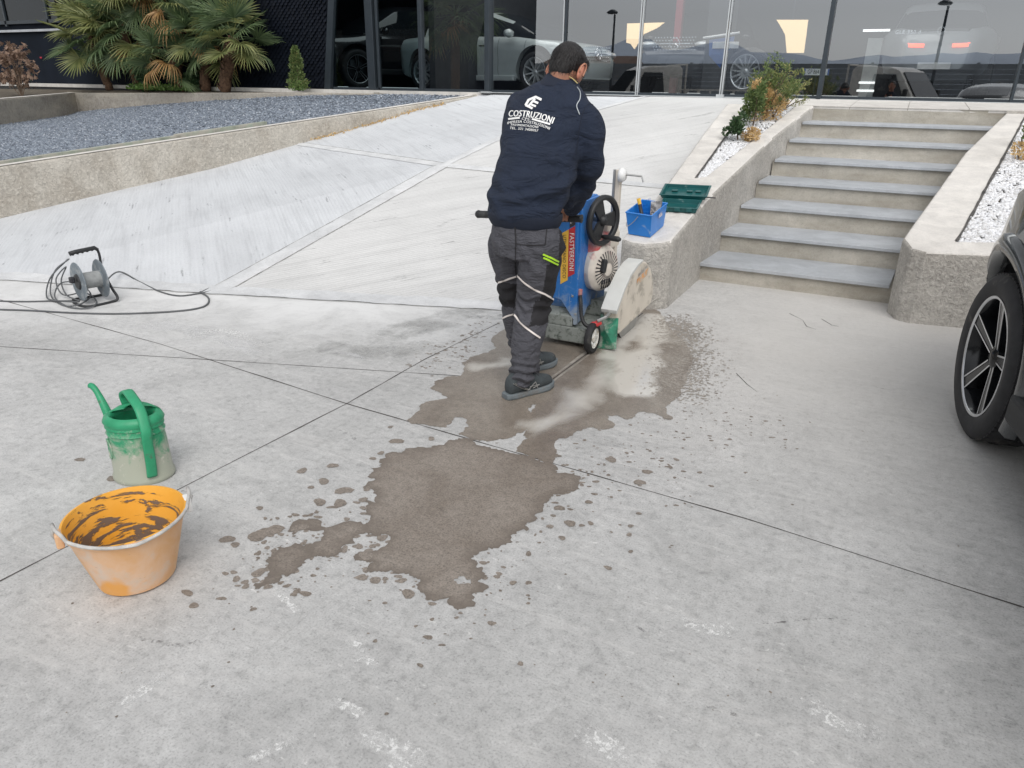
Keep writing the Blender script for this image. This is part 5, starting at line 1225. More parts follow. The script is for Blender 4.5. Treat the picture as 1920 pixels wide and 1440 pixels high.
# splashes and drips beside the stains
def blob_pts(c, r, seed, sx=1.0, rot=0.0):
    rg = random.Random(seed); n = rg.randrange(9, 13); out = []; ph = rg.random()*6; k2 = rg.uniform(.08, .28)
    for i in range(n):
        a = 2*PI*i/n; rr = r*(1+k2*math.sin(2*a+ph)+.10*math.sin(3*a+ph*2)+rg.uniform(-.05, .05)); x, y = rr*math.cos(a)*sx, rr*math.sin(a)/sx**.5
        out.append((c[0]+x*math.cos(rot)-y*math.sin(rot), c[1]+x*math.sin(rot)+y*math.cos(rot)))
    return out
mb = MB(); ms_ = MB(); sp = random.Random(21); _zc = [0]
big = [(365,633,26,10),(478,614,24,10),(445,672,28,12),(398,694,14,7),(520,706,38,16),(505,752,30,16),(430,748,34,12),(210,770,16,8),(270,848,30,22),(210,868,50,26),(90,885,34,14),(120,905,18,12),(355,843,34,18),(585,1025,28,12),(635,1035,26,14),(755,1085,30,20),(335,1088,15,8),(205,1008,34,14),(600,945,40,14),(712,524,30,12),(655,568,14,8),(625,588,14,7),(690,472,12,5),(840,515,20,6),(1605,676,26,12),(1500,593,34,6),(1418,748,16,8),(1602,790,10,7),(1572,836,13,7),(1567,868,14,7),(1350,826,24,14),(1425,826,16,7),(1392,834,12,6),(1275,838,16,8),(1197,938,18,7),(1140,1045,16,9),(1572,930,12,5),(1320,880,14,10),(1500,583,10,4),(1720,623,10,3),(1310,770,22,12),(1430,637,8,4),(230,808,10,5),(275,808,10,5),(320,802,9,4),(398,795,12,6),(240,1060,20,9),(660,880,26,12),(625,910,18,8),(370,900,16,7),(590,740,20,10),(605,700,16,9),(590,770,16,8)]
for (x, y, rx, ry) in big:
    c = gz(*Z4(x, y)); e1 = gz(*Z4(x+rx, y)); e2 = gz(*Z4(x, y+ry)); r = (np.linalg.norm(e1-c)+np.linalg.norm(e2-c))/2*.85
    P = frac_edge(blob_pts(c, r, int(x*7+y)), r*.03, 1); _zc[0] += 1; mb.add([(p[0], p[1], .0019+_zc[0]*4e-6) for p in P], [tuple(range(len(P)))])
def scatter(n, fn, r0, r1, z=.0010, tgt=None):
    for i in range(n):
        c = fn(); r = r0+(r1-r0)*sp.random()**2.2; P = blob_pts(c, r, i*13+7, sp.uniform(.8, 1.5), .47); (tgt or mb).add([(p[0], p[1], z+i*1.5e-7) for p in P], [tuple(range(len(P)))])
def near(poly, spread):
    poly = [np.array(p) for p in poly]
    def f():
        i = sp.randrange(len(poly)); a, b = poly[i], poly[(i+1) % len(poly)]; c = a+(b-a)*sp.random(); return c+np.array([sp.gauss(0, spread), sp.gauss(0, spread)])
    return f
scatter(230, near(gp(low[36:80]), .06), .003, .016); scatter(160, near(gp(low[12:36]), .08), .002, .012); 
scatter(3600, near([gz(1265, 600)[:2], gz(1290, 660)[:2], gz(1275, 740)[:2], gz(1290, 640)[:2]], .085), .0015, .009, z=.0011, tgt=ms_); scatter(900, near([gz(1265, 600)[:2], gz(1300, 690)[:2], gz(1275, 760)[:2]], .17), .001, .006, z=.0009, tgt=ms_)
scatter(260, near([gz(1330, 780)[:2], gz(1100, 850)[:2], gz(1200, 900)[:2], gz(1400, 800)[:2]], .2), .002, .010)
scatter(160, near([gz(870, 640)[:2], gz(920, 600)[:2], gz(800, 690)[:2]], .09), .003, .012)
scatter(60, lambda: gz(sp.uniform(100, 1900), sp.uniform(800, 1400))[:2], .002, .007)
o2 = ms_.obj('slurry_spatter', wet_mat('spatter', (.30, .265, .23), (.38, .345, .305), .5)); tag(o2, 'fine spatter thrown out on the right of the saw', kind='stuff'); o2.location.z = .0012
o = mb.obj('water_drops', m_damp); tag(o, 'scattered drips and splashes beside the wet stains', kind='stuff')
# grey damp tone behind the man, thin scuffs and chalky rub marks: sheets broken up by noise
def scuff_mat(name, col, thr, sc, stretch=(1, 1, 1), rot=0, soft=.12):
    m, nt, b, o = mat_new(name); v = coords(nt, 'Object', stretch, (0, 0, rot)); n1 = nz(nt, v, sc, 8, .72, .3)
    at = N(nt, 'ShaderNodeAttribute'); at.attribute_name = 'shade'
    f = ramp(nt, math_(nt, 'ADD', n1, math_(nt, 'MULTIPLY', math_(nt, 'ADD', at.outputs['Fac'], -1.0), .35)), [(thr, 0), (thr+soft, 1)])
    b.inputs['Base Color'].default_value = c4(col); b.inputs['Roughness'].default_value = .85; nt.links.new(f, b.inputs['Alpha']); return m
def scuff(pts, wd, mat, z, name='scuff_mark'):
    P = catmull([(*gz(*p)[:2],) for p in pts], 6); vs = []; sh = []
    for i, p in enumerate(P):
        t = P[min(i+1, len(P)-1)]-P[max(i-1, 0)]; t = t/np.linalg.norm(t); n = np.array([-t[1], t[0]]); e_ = math.sin(PI*i/(len(P)-1))**.5
        for k in (-1, -.4, .4, 1): q = p+n*wd*k/2; vs.append((q[0], q[1], z)); sh.append(e_*(0 if abs(k) == 1 else 1))
    me = bpy.data.meshes.new(name); me.from_pydata(vs, [], [(4*i+k, 4*i+k+1, 4*i+5+k, 4*i+4+k) for i in range(len(P)-1) for k in range(3)]); me.update(); shade_attr(me, sh)
    o = objm(name, me, mat); o['kind'] = 'stuff'; return o
mw = scuff_mat('chalk_rub', (.74, .74, .73), .385, 55, soft=.2); md_ = scuff_mat('rubber_scuff', (.2, .195, .19), .46, 40, soft=.3); mgr = scuff_mat('grey_wash', (.38, .38, .37), .36, 4, soft=.5); mw2 = scuff_mat('white_wash', (.76, .76, .765), .36, 4, (1, 1, 1), 0, .5)
for i, (pts, w_) in enumerate((([(500,1090),(540,1130),(580,1165)], .05), ([(630,1190),(670,1210),(690,1225)], .05), ([(655,1232),(690,1240),(715,1255)], .05), ([(610,1305),(660,1330),(700,1350)], .06), ([(650,1350),(700,1385),(760,1410),(840,1432)], .10), ([(700,1420),(750,1440),(800,1475)], .10), ([(420,1440),(500,1410),(580,1370)], .05), ([(1060,1350),(1140,1400),(1180,1440)], .12), ([(180,1330),(260,1300),(330,1250)], .07), ([(1230,1140),(1330,1180),(1400,1170)], .1), ([(330,640),(420,620),(520,660)], .14), ([(1500,1290),(1560,1350),(1680,1380)], .10))):
    scuff(pts, w_, mw, .0006+i*.00002)
for i, (pts, w_) in enumerate((([(1180,1170),(1200,1178),(1215,1190)], .02), ([(1310,1320),(1360,1335),(1400,1345)], .03), ([(1400,1160),(1430,1170),(1560,1160),(1700,1185)], .014), ([(1150,1270),(1180,1282),(1200,1295)], .02), ([(880,930),(960,960),(1010,1000)], .03), ([(1620,420+300),(1660,730),(1690,735)], .02), ([(1735,845),(1775,838),(1800,830)], .012), ([(200,1180),(330,1210),(400,1190)], .03), ([(620,800),(660,820),(690,840)], .04))):
    scuff(pts, w_, md_, .0009+i*.00002)
scuff([(640,650),(760,620),(860,590),(950,585)], .55, mgr, .0004); scuff([(560,640),(700,660),(850,640)], .4, mgr, .0005)
scuff([(100,600),(300,610),(450,640),(520,660)], .28, mw2, .00052); scuff([(380,615),(440,650),(500,665)], .12, mw2, .00054); scuff([(610,655),(660,665),(690,675)], .08, mw2, .00056)
for c, r, s_ in (((1268,862), .012, 1), ((150,862), .018, 2), ((210,898), .02, 3), ((352,1112), .016, 4), ((976,1245), .008, 5), ((1140,1065), .012, 6), ((1213,885), .02, 7), ((788,1248), .008, 8)):
    P = frac_edge(blob_pts(gz(*c)[:2], r, s_, 1.3), r*.1, 2); o = obj('damp_spot', [(p[0], p[1], .0014) for p in P], [tuple(range(len(P)))], m_damp); tag(o, kind='stuff')
# fresh saw cut with slurry ridges
m_sl = M_flat('slurry_ridge', (.36, .33, .29), .4, var=.3, scale=20)
for off, w_, mt, z in ((0, .006, jm, .0030), (.018, .014, m_sl, .0026), (-.016, .010, m_sl, .0025)):
    a, b = gz(1030, 716), gz(1205, 588); d = (b-a)/np.linalg.norm(b-a); n = np.array([-d[1], d[0], 0]); o = strip('saw_cut', [a+n*off, b+n*off], w_, mt, z=z, jit=.5); o['kind'] = 'structure'
scuff([(890,600),(960,590),(1000,560)], .2, mgr, .00058)

# ------------------------------------------------------------------ floor saw
A2 = RH*.454+FH*.891; B2_ = RH*.891-FH*.454; O2 = RH*.46+FH*4.2
fs_ = empty('floor_saw', O2, math.atan2(B2_[1], B2_[0]), 'blue walk behind concrete floor saw with black hand wheel and pale blade guard', 'floor saw')
def saw_blue():
    m, nt, b, o = mat_new('saw_blue_paint'); v = coords(nt); sx = N(nt, 'ShaderNodeSeparateXYZ'); nt.links.new(v, sx.inputs[0]); n1 = nz(nt, v, 9, 8, .68, .6); n2 = nz(nt, v, 60, 5, .7)
    c = mixc(nt, ramp(nt, n1, [(.3, 0), (.7, 1)]), (.016, .14, .44), (.025, .18, .52))
    g = math_(nt, 'ADD', n1, math_(nt, 'MULTIPLY', math_(nt, 'SUBTRACT', .34, sx.outputs[2]), 1.5)); f = ramp(nt, g, [(.52, 0), (.80, .85)]); c = mixc(nt, f, c, (.34, .38, .40))
    c = mixc(nt, ramp(nt, n2, [(.63, 0), (.68, .8)]), c, (.42, .44, .44)); vs = coords(nt, scale=(3, 3, .4)); n3 = nz(nt, vs, 14, 5, .7); c = mixc(nt, ramp(nt, n3, [(.60, 0), (.68, .5)]), c, (.30, .36, .42))
    nt.links.new(c, b.inputs['Base Color']); rr = N(nt, 'ShaderNodeMapRange'); nt.links.new(f, rr.inputs[0]); rr.inputs[3].default_value = .4; rr.inputs[4].default_value = .85; nt.links.new(rr.outputs[0], b.inputs['Roughness']); return m
m_blue = saw_blue()
m_frame = M_flat('saw_frame_muddy', (.27, .29, .27), .6, var=.2, scale=8, dirt=(.10, .115, .10), dirtf=.56, dscale=28, bmp=.3)
m_guard = M_flat('blade_guard_dusty', (.70, .64, .55), .65, var=.10, scale=5, dirt=(.42, .38, .32), dirtf=.57, dscale=8, bmp=.2)
m_guard2 = M_flat('blade_guard_grey', (.62, .63, .61), .6, var=.08, scale=6)
m_blk2 = M_flat('black_plastic', (.022, .023, .025), .5, var=.2, dirt=(.10, .10, .10), dirtf=.66)
m_cream = M_flat('cream_cover', (.66, .60, .52), .5, var=.06, dirt=(.5, .44, .36), dirtf=.6)
m_engine = M_flat('engine_dusty', (.66, .60, .53), .6, var=.15, scale=14, dirt=(.42, .10, .10), dirtf=.56, dscale=5)
m_redp = M_flat('red_dusty', (.50, .09, .09), .55, var=.2, scale=9, dirt=(.45, .36, .33), dirtf=.52)
m_steel = M_flat('dull_steel', (.42, .42, .41), .4, .7, var=.15)
m_yel = M_flat('sticker_yellow', (.80, .47, .06), .5, var=.06, dirt=(.45, .42, .36), dirtf=.72); m_redst = M_flat('sticker_red', (.50, .03, .035), .5, var=.06); m_white = M_flat('print_white', (.80, .80, .79), .5, var=.03)
m_orange = M_flat('hi_vis_lime', (.50, .85, .04), .5, var=.03)
def mprism(name, poly, b0, b1, mat, bv=.006, plane='yz', seg=2):
    """outline in (a,z) extruded along b, or outline in (b,z) extruded along a"""
    n = len(poly)
    if plane == 'yz': vs = [(b0, a, z) for a, z in poly]+[(b1, a, z) for a, z in poly]
    else: vs = [(b, b0, z) for b, z in poly]+[(b, b1, z) for b, z in poly]
    bm = bmesh.new(); V_ = [bm.verts.new(v) for v in vs]; bm.faces.new(V_[:n]); bm.faces.new(V_[n:])
    for i in range(n): bm.faces.new([V_[i], V_[(i+1) % n], V_[n+(i+1) % n], V_[n+i]])
    bmesh.ops.recalc_face_normals(bm, faces=bm.faces[:]); me = bpy.data.meshes.new(name); bm.to_mesh(me); bm.free()
    o = objm(name, me, mat, fs_); bevel(o, bv, seg); return o
mprism('base_frame', [(-.36, .035), (-.02, .035), (-.02, .135), (-.36, .135)], 0, .78, m_frame, .008, 'xz')
mprism('base_apron', [(0, .136), (.02, .136), (.34, .34), (.34, .37), (.0, .20)], -.31, -.11, m_frame, .004)
mprism('tray', [(.30, .136), (.78, .136), (.78, .17), (.30, .24)], -.30, .02, m_frame, .006)
# column: rear panel ending in a point, side panel, blue body behind
mprism('rear_panel', [(-.275, .88), (-.105, .893), (-.078, .150), (-.19, .295), (-.275, .31)], .0, .02, m_blue, .005, 'xz')
mprism('side_panel', [(.0, .15), (.02, .89), (.30, .895), (.28, .30), (.12, .16)], -.105, -.085, m_blue, .005)
mprism('body_shell', [(.022, .28), (.022, .875), (.10, .90), (.32, .90), (.55, .55), (.55, .20), (.1, .20)], -.29, -.107, m_blue, .01)
mprism('left_panel', [(.0, .32), (.0, .83), (.3, .9), (.3, .3)], -.345, -.292, m_blue, .006)
for (b_, z_) in ((-.115, .33), (-.12, .62), (-.255, .84), (-.09, .22)):
    MB().lathe([(.001, .004), (.006, .003), (.008, 0)], 10, c=(b_, -.001, z_), M=Matrix.Rotation(PI/2, 3, 'X')).obj('bolt', m_steel, fs_)
# stickers on the rear panel
def sticker(poly, mat, y): obj('sticker', [(b, y, z) for b, z in poly], [tuple(range(len(poly)))], mat, fs_)
sticker([(-.205, .700), (-.158, .728), (-.150, .425), (-.197, .395)], m_yel, -.003)
sticker([(-.157, .729), (-.118, .752), (-.108, .470), (-.149, .444)], m_redst, -.003)
sticker([(-.152, .738), (-.118, .758), (-.121, .845), (-.155, .835)], m_ink, -.003)
def vtext(s, size, b_, z_, sx, mat):
    d = Vector((.010, 0, -.29)).normalized()     # reads downwards
    M = frame((b_, -.0055, z_), d, Vector((1, 0, .55)).normalized()); text_obj(s, size, M, mat, fs_, 'lettering', 1.05, sx)
vtext('FASTVERDINI', .040, -.1325, .598, .92, m_white); vtext('UTILIZZANO DISCO', .030, -.178, .565, .92, m_ink)
mb = MB(); rgs = random.Random(2)
for k in range(8): mb.box((-.1475+.0034*k, -.0045, .798+.001*k), (.002, .002, rgs.uniform(.03, .07)))
mb.obj('barcode_mark', m_white, fs_)['kind'] = 'stuff'
# hand wheel
n_ = Vector((.96, -.28, 0)).normalized(); t_ = n_.to_track_quat('Z', 'Y').to_matrix(); cw_ = Vector((-.02, .19, .765))
R_ = .150
hw = MB().lathe([(R_-.030, .010), (R_-.015, .026), (R_, .012), (R_, -.010), (R_-.016, -.020), (R_-.032, -.008), (R_-.030, .010)], 48, c=cw_, M=t_).obj('hand_wheel', m_blk2, fs_, smooth=True)
mb = MB()
for k in range(3):
    a = 2*PI*k/3+.5; c, s_ = math.cos(a), math.sin(a)
    pr_ = [(-.030, .02), (.030, .02), (.048, R_-.022), (-.048, R_-.022)]
    mb.add([t_ @ Vector((x*c-y*s_, x*s_+y*c, z))+cw_ for z in (.004, -.012) for x, y in pr_], [(0, 1, 2, 3), (7, 6, 5, 4), (0, 4, 5, 1), (1, 5, 6, 2), (2, 6, 7, 3), (3, 7, 4, 0)])
mb.obj('wheel_spokes', m_blk2, hw); MB().lathe([(.001, .03), (.022, .028), (.034, .005), (.034, -.02)], 24, c=cw_, M=t_).obj('wheel_hub', m_blk2, hw, smooth=True)
g0 = cw_+t_ @ Vector((0, 0, 0)); gk = cw_+Vector((0, 0, -.095))
MB().tube([gk, gk+n_*.03, gk+n_*.12, gk+n_*.135], [.010, .016, .017, .010], 14).obj('crank_knob', m_blk2, hw, smooth=True)
MB().tube([cw_-n_*.10, cw_], .014, 10).obj('wheel_axle', m_steel, fs_)
# engine with recoil starter
RE = Matrix.Rotation(-.30, 3, 'Z')
ce = Vector((-.085, .24, .47)); MX = Matrix.Rotation(PI/2, 3, 'Y'); ME = Matrix.Rotation(-.30, 3, 'Z') @ MX
MB().lathe([(.001, -.02), (.13, -.02), (.142, 0), (.142, .075), (.125, .098), (.085, .112), (.03, .118), (.001, .118)], 40, c=ce, M=ME).obj('engine_cowl', m_engine, fs_, autosm=35)
mb = MB()
for k in range(28):
    a = 2*PI*k/28
    if .2 < a < 5.9 or True:
        d = Vector((0, math.cos(a), math.sin(a))); s_ = Vector((0, -d.z, d.y)); p0 = ce+Vector((.1165, 0, 0))
        q = [p0+d*.04+s_*.0022, p0+d*.04-s_*.0022, ce+Vector((.1035, 0, 0))+d*.112-s_*.0045, ce+Vector((.1035, 0, 0))+d*.112+s_*.0045]; mb.add([RE @ (v+Vector((.004, 0, 0))-ce)+ce for v in q], [(0, 1, 2, 3)])
mb.obj('cooling_slots', m_ink, fs_)['kind'] = 'stuff'
o = MB().box(ce+RE @ Vector((.125, -.055, .03)), (.035, .035, .085), RE @ Matrix.Rotation(-.2, 3, 'X')).obj('pull_handle', m_blk2, fs_); bevel(o, .012, 3)
mb = MB()
for k in range(4):
    mb.box(ce+RE @ Vector((.112, -.045+k*.022, -.072)), (.012, .011, .028), RE); mb.box(ce+RE @ Vector((.094, -.035+k*.02, -.108)), (.02, .010, .022), RE)
mb.obj('louvre', m_ink, fs_)['kind'] = 'stuff'
o = MB().box(ce+Vector((-.02, .02, .14)), (.17, .24, .13)).obj('fuel_tank', m_redp, fs_); bevel(o, .03, 3)
o = MB().box(ce+Vector((-.06, .12, -.02)), (.2, .22, .22)).obj('engine_block', m_blk2, fs_); bevel(o, .02)
o = MB().box((-.10, .42, .66), (.12, .16, .13)).obj('air_filter_box', m_cream, fs_); bevel(o, .015)
o = MB().box((-.06, .47, .60), (.05, .20, .10)).obj('cover_plate', m_cream, fs_); bevel(o, .01)
# depth post with knob and rod
o = MB().box((-.050, .515, .70), (.028, .045, .66)).obj('post', m_cream, fs_); bevel(o, .003)
MB().box((-.074, .495, .74), (.014, .014, .58)).obj('post_rail', m_steel, fs_)
MB().lathe([(.001, -.02), (.04, -.018), (.045, 0), (.03, .02), (.001, .022)], 24, c=(-.02, .49, 1.00), M=MX).obj('post_knob', m_white, fs_, smooth=True)
MB().tube([(0, .49, 1.005), (.10, .50, 1.0), (.115, .50, .965)], .006, 8).obj('post_rod', m_steel, fs_)
# blade guard
gpoly = [(.155, .085), (.085, .25), (.19, .355), (.30, .425), (.42, .462), (.52, .470), (.62, .448), (.72, .392), (.79, .315), (.83, .225), (.835, .17), (.80, .12)]
mprism('blade_guard', gpoly, .055, .145, m_guard, .012, seg=3)
mprism('guard_cap', [(.075, .235), (.06, .262), (.18, .370), (.29, .440), (.42, .478), (.52, .486), (.53, .474), (.42, .456), (.30, .418), (.19, .348), (.09, .25)], .048, .150, m_guard2, .004)
obj('guard_print', [(.1475, .43, .33), (.1475, .66, .36), (.1475, .66, .405), (.1475, .43, .375)], [(0, 1, 2, 3)], M_flat('worn_orange_print', (.75, .36, .12), .6, dirt=(.56, .52, .45), dirtf=.47, dscale=22), fs_)
obj('guard_print', [(.1476, .45, .385), (.1476, .62, .41), (.1476, .62, .43), (.1476, .45, .405)], [(0, 1, 2, 3)], M_flat('worn_dark_print', (.35, .32, .30), .6, dirt=(.56, .52, .45), dirtf=.5, dscale=26), fs_)
MB().lathe([(.001, -.002), (.24, -.002), (.24, .002), (.001, .002)], 64, c=(.10, .47, .205), M=MX).obj('blade', m_steel, fs_, autosm=30)
MB().tube([(.10, .10, .24), (.10, .02, .225), (.06, -.02, .205)], [.012, .010, .010], 8).obj('guard_bracket', m_steel, fs_)
fl = MB().add([(.03, .13, .205), (.15, .11, .20), (.165, .06, .02), (.035, .08, .0), (.10, .05, .12)], [(0, 1, 4), (1, 2, 4), (2, 3, 4), (3, 0, 4)]).obj('splash_flap', M_flat('green_rubber', (.03, .20, .12), .35, var=.5, scale=14, dirt=(.40, .44, .38), dirtf=.52, dscale=10), fs_); so_ = fl.modifiers.new('s', 'SOLIDIFY'); so_.thickness = .006
# axle wheels
def small_wheel(c, sgn):
    w = bpy.data.objects.new('wheel', None); w.location = c; link(w, fs_)
    MB().lathe([(.062, -.020), (.088, -.020), (.095, -.010), (.095, .010), (.088, .020), (.062, .020)], 36, M=MX).obj('tyre', m_tyre, w, autosm=40)
    MB().lathe([(.062, sgn*.019), (.058, sgn*.012), (.024, sgn*.008), (.022, sgn*.020), (.010, sgn*.021), (.001, sgn*.022)], 36, M=MX).obj('rim', M_flat('rim_white_dirty', (.66, .64, .60), .5, dirt=(.4, .36, .3), dirtf=.56, dscale=20), w, autosm=30)
    for k in range(5): o = MB().box((sgn*.013, .040*math.cos(k*1.257), .040*math.sin(k*1.257)), (.008, .012, .03), Matrix.Rotation(-(k*1.257-PI/2), 3, 'X')).obj('rim_rib', m_white, w)
small_wheel((.035, -.02, .095), 1); small_wheel((-.36, -.02, .095), -1)
for c in ((.03, .62, .095), (-.34, .62, .095)): small_wheel(c, 1 if c[0] > 0 else -1)
# hose with red coupling
hp = catmull([(-.078, .03, .335), (-.060, .0, .30), (-.050, -.01, .24), (-.030, -.02, .19), (.0, -.02, .165), (.035, -.0, .175)], 8)
MB().tube(hp, [.011+.0018*(i % 2) for i in range(len(hp))], 10).obj('hose', m_blk2, fs_, smooth=True)
MB().tube([(.020, -.01, .170), (.035, -.005, .176), (.04, -.004, .178), (.055, 0, .184), (.06, .002, .186), (.078, .01, .192)], [.016, .020, .015, .020, .016, .012], 14).obj('red_coupling', M_flat('coupling_red', (.60, .05, .05), .4, var=.1), fs_, smooth=True)
MB().lathe([(.001, 0), (.014, 0), (.014, .04), (.001, .045)], 12, c=(-.079, .03, .33)).obj('hose_tap', m_redp, fs_)
# handle bar
MB().tube(catmull([(-.24, .10, .74), (-.26, -.02, .79), (-.28, -.18, .83), (-.28, -.25, .835)], 5), .015, 10).obj('handle_arm', m_steel, fs_, smooth=True)
MB().tube(catmull([(-.14, .10, .78), (-.14, -.05, .82), (-.14, -.25, .835)], 5), .015, 10).obj('handle_arm', m_steel, fs_, smooth=True)
MB().tube([(-.60, -.25, .812), (-.0, -.25, .840)], .014, 12).obj('handle_bar', m_steel, fs_)
for b0, b1 in ((-.64, -.47), (-.12, .02)):
    z = lambda b: .835+(b+.1)*.047
    MB().tube([(b0, -.25, z(b0)), (b0+.012, -.25, z(b0)), (b0+.03, -.25, z(b0)), (b1-.01, -.25, z(b1)), (b1, -.25, z(b1))], [.016, .024, .021, .021, .024], 14).obj('grip', m_blk2, fs_, smooth=True)
M_SAW = fs_
def sawp(b, a, z): return O2+B2_*b+A2*a+np.array([0, 0, z])

# hairline cracks by the stairs and a little litter along the curb
for pts in ([(1480, 588), (1505, 600), (1512, 612), (1530, 618)], [(1540, 598), (1560, 610), (1572, 612)], [(1380, 700), (1400, 720), (1420, 735)]):
    o = strip('hairline_crack', [gz(*p) for p in pts], .004, jm, jit=.9, z=.001); o['kind'] = 'structure'
vs_l = []
rgl = random.Random(5)
def litter(rg):
    y = rg.uniform(8.2, 10.6); p = curb_pt(y)+np.array([.956, -.292])*abs(rg.gauss(0, .05)); return (p[0]+.02, p[1], on_ramp(p[0]+.03, p[1])+.008), (rg.gauss(0, 1), rg.gauss(0, 1), .2)
o = leafy('leaf_litter', litter, 320, .04, g_org, None, 12, .5); tag(o, 'dry leaves caught along the foot of the curb wall', kind='stuff')
# ------------------------------------------------------------------ people
def bm_loft(rings, n=20, caps=True):
    """rings: (centre, u, v) closed ellipses"""
    vs = []; fs = []
    for c, u, v in rings:
        c, u, v = np.array(c, float), np.array(u, float), np.array(v, float)
        vs += [tuple(c+u*math.cos(2*PI*k/n)+v*math.sin(2*PI*k/n)) for k in range(n)]
    m = len(rings); fs = [(i*n+k, i*n+(k+1) % n, (i+1)*n+(k+1) % n, (i+1)*n+k) for i in range(m-1) for k in range(n)]
    if caps: fs += [tuple(range(n))[::-1], tuple((m-1)*n+k for k in range(n))]
    return vs, fs
def limb(mb, pts, rad, n=16, flat=1.0):
    """rounded, tapering limb through joints"""
    P = catmull(pts, 6); R_ = [r[0] for r in catmull([(r, 0) for r in rad], 6)]
    P = [Vector(p) for p in P]
    d0 = (P[0]-P[1]).normalized(); d1 = (P[-1]-P[-2]).normalized(); pre = []; post = []
    for k in (3, 2, 1):
        a = k/3.4*PI/2; pre.append((P[0]+d0*R_[0]*math.sin(a), R_[0]*math.cos(a)))
    for k in (1, 2, 3):
        a = k/3.4*PI/2; post.append((P[-1]+d1*R_[-1]*math.sin(a), R_[-1]*math.cos(a)))
    A_ = pre+list(zip(P, R_))+post; mb.tube([a for a, _ in A_], [r for _, r in A_], n)
def ellipsoid(mb, c, r, M=None, n=20):
    prof = [(max(.001, math.sin(PI*i/12)), -math.cos(PI*i/12)) for i in range(13)]
    D = Matrix.Diagonal((r[0], r[1], r[2])); D = (M @ D) if M is not None else D
    mb.lathe(prof, n, c=c, M=D)
    b = len(mb.v)-13*n; mb.f += [tuple(b+k for k in range(n))[::-1], tuple(b+12*n+k for k in range(n))]
def fuse(name, mb, voxel, sm, mat, parent, org, folds=None):
    """union of the overlapping closed pieces as one continuous skin"""
    me = bpy.data.meshes.new(name); me.from_pydata([tuple(np.array(v)-org) for v in mb.v], [], mb.f); me.update()
    bm = bmesh.new(); bm.from_mesh(me); bmesh.ops.recalc_face_normals(bm, faces=bm.faces[:]); bm.to_mesh(me); bm.free()
    o = bpy.data.objects.new(name, me); COL.objects.link(o)
    r = o.modifiers.new('r', 'REMESH'); r.mode = 'VOXEL'; r.voxel_size = voxel; r.use_smooth_shade = True
    s_ = o.modifiers.new('s', 'SMOOTH'); s_.iterations = sm; s_.factor = .6
    dg = bpy.context.evaluated_depsgraph_get(); ev = bpy.data.meshes.new_from_object(o.evaluated_get(dg)); bpy.data.objects.remove(o)
    if folds:
        n = len(ev.vertices); co = np.empty(n*3, 'f'); ev.vertices.foreach_get('co', co); co = co.reshape(-1, 3)
        no = np.empty(n*3, 'f'); ev.vertex_normals.foreach_get('vector', no); no = no.reshape(-1, 3)
        d = np.array([folds(Vector(c), Vector(q)) for c, q in zip(co.tolist(), no.tolist())], 'f'); co = co+no*d[:, None]; ev.vertices.foreach_set('co', co.reshape(-1)); ev.update()
    ev.name = name
    return objm(name, ev, mat, parent, smooth=True)
def ring_at(px, py, d, hw, hd, az):
    """ring round a body section: centre at a sighted point d metres off, half widths across and front to back, facing az"""
    c = Q(px, py, d); g = RH*math.sin(az)+FH*math.cos(az); s_ = RH*math.cos(az)-FH*math.sin(az); return (c, s_*hw, g*hd)
MO = L2W(.10, 3.55, 0); man = empty('person', MO, 0, 'workman in navy sweatshirt and grey work trousers bent over the floor saw', 'person')
m_navy = M_flat('sweatshirt_navy', (.012, .020, .042), .9, var=.12, scale=6, bmp=.5, bscale=500)
_nt = m_navy.node_tree; _b = _nt.nodes['Principled BSDF']; _v = coords(_nt, scale=(1, 1, 2.6), rot=(.25, .35, 0)); bump(_nt, _b, nz(_nt, _v, 5.5, 4, .5, .9), .9, .05, _b.inputs['Normal'].links[0].from_socket)
m_navy2 = M_flat('sweatshirt_rib_navy', (.010, .015, .030), .9, var=.1, scale=6, bmp=.3, bscale=300)
m_tr = M_flat('trouser_grey', (.080, .080, .094), .85, var=.15, scale=5, bmp=.5, bscale=400, dirt=(.12, .115, .115), dirtf=.66, dscale=4)
_nt = m_tr.node_tree; _b = _nt.nodes['Principled BSDF']; _v = coords(_nt, scale=(1, 1, 2.2), rot=(.3, .3, 0)); bump(_nt, _b, nz(_nt, _v, 14, 4, .55, 1.0), .9, .03, _b.inputs['Normal'].links[0].from_socket)
m_tr2 = M_flat('trouser_black', (.020, .019, .022), .85, var=.25, scale=5, bmp=.4, bscale=400)
m_skin = M_flat('skin', (.42, .20, .13), .5, var=.12, scale=20); m_skin.node_tree.nodes['Principled BSDF'].inputs['Subsurface Weight'].default_value = .15
m_hair = M_flat('hair_black', (.012, .010, .010), .42, var=.4, scale=60, bmp=.7, bscale=160)
m_shoe = M_flat('shoe_grey', (.055, .066, .072), .8, var=.25, scale=18, bmp=.4, bscale=260, dirt=(.11, .115, .115), dirtf=.6, dscale=10); m_sole = M_flat('shoe_sole', (.15, .175, .19), .7, var=.2, scale=15, dirt=(.17, .17, .165), dirtf=.55, dscale=14)
AZB = math.radians(22)
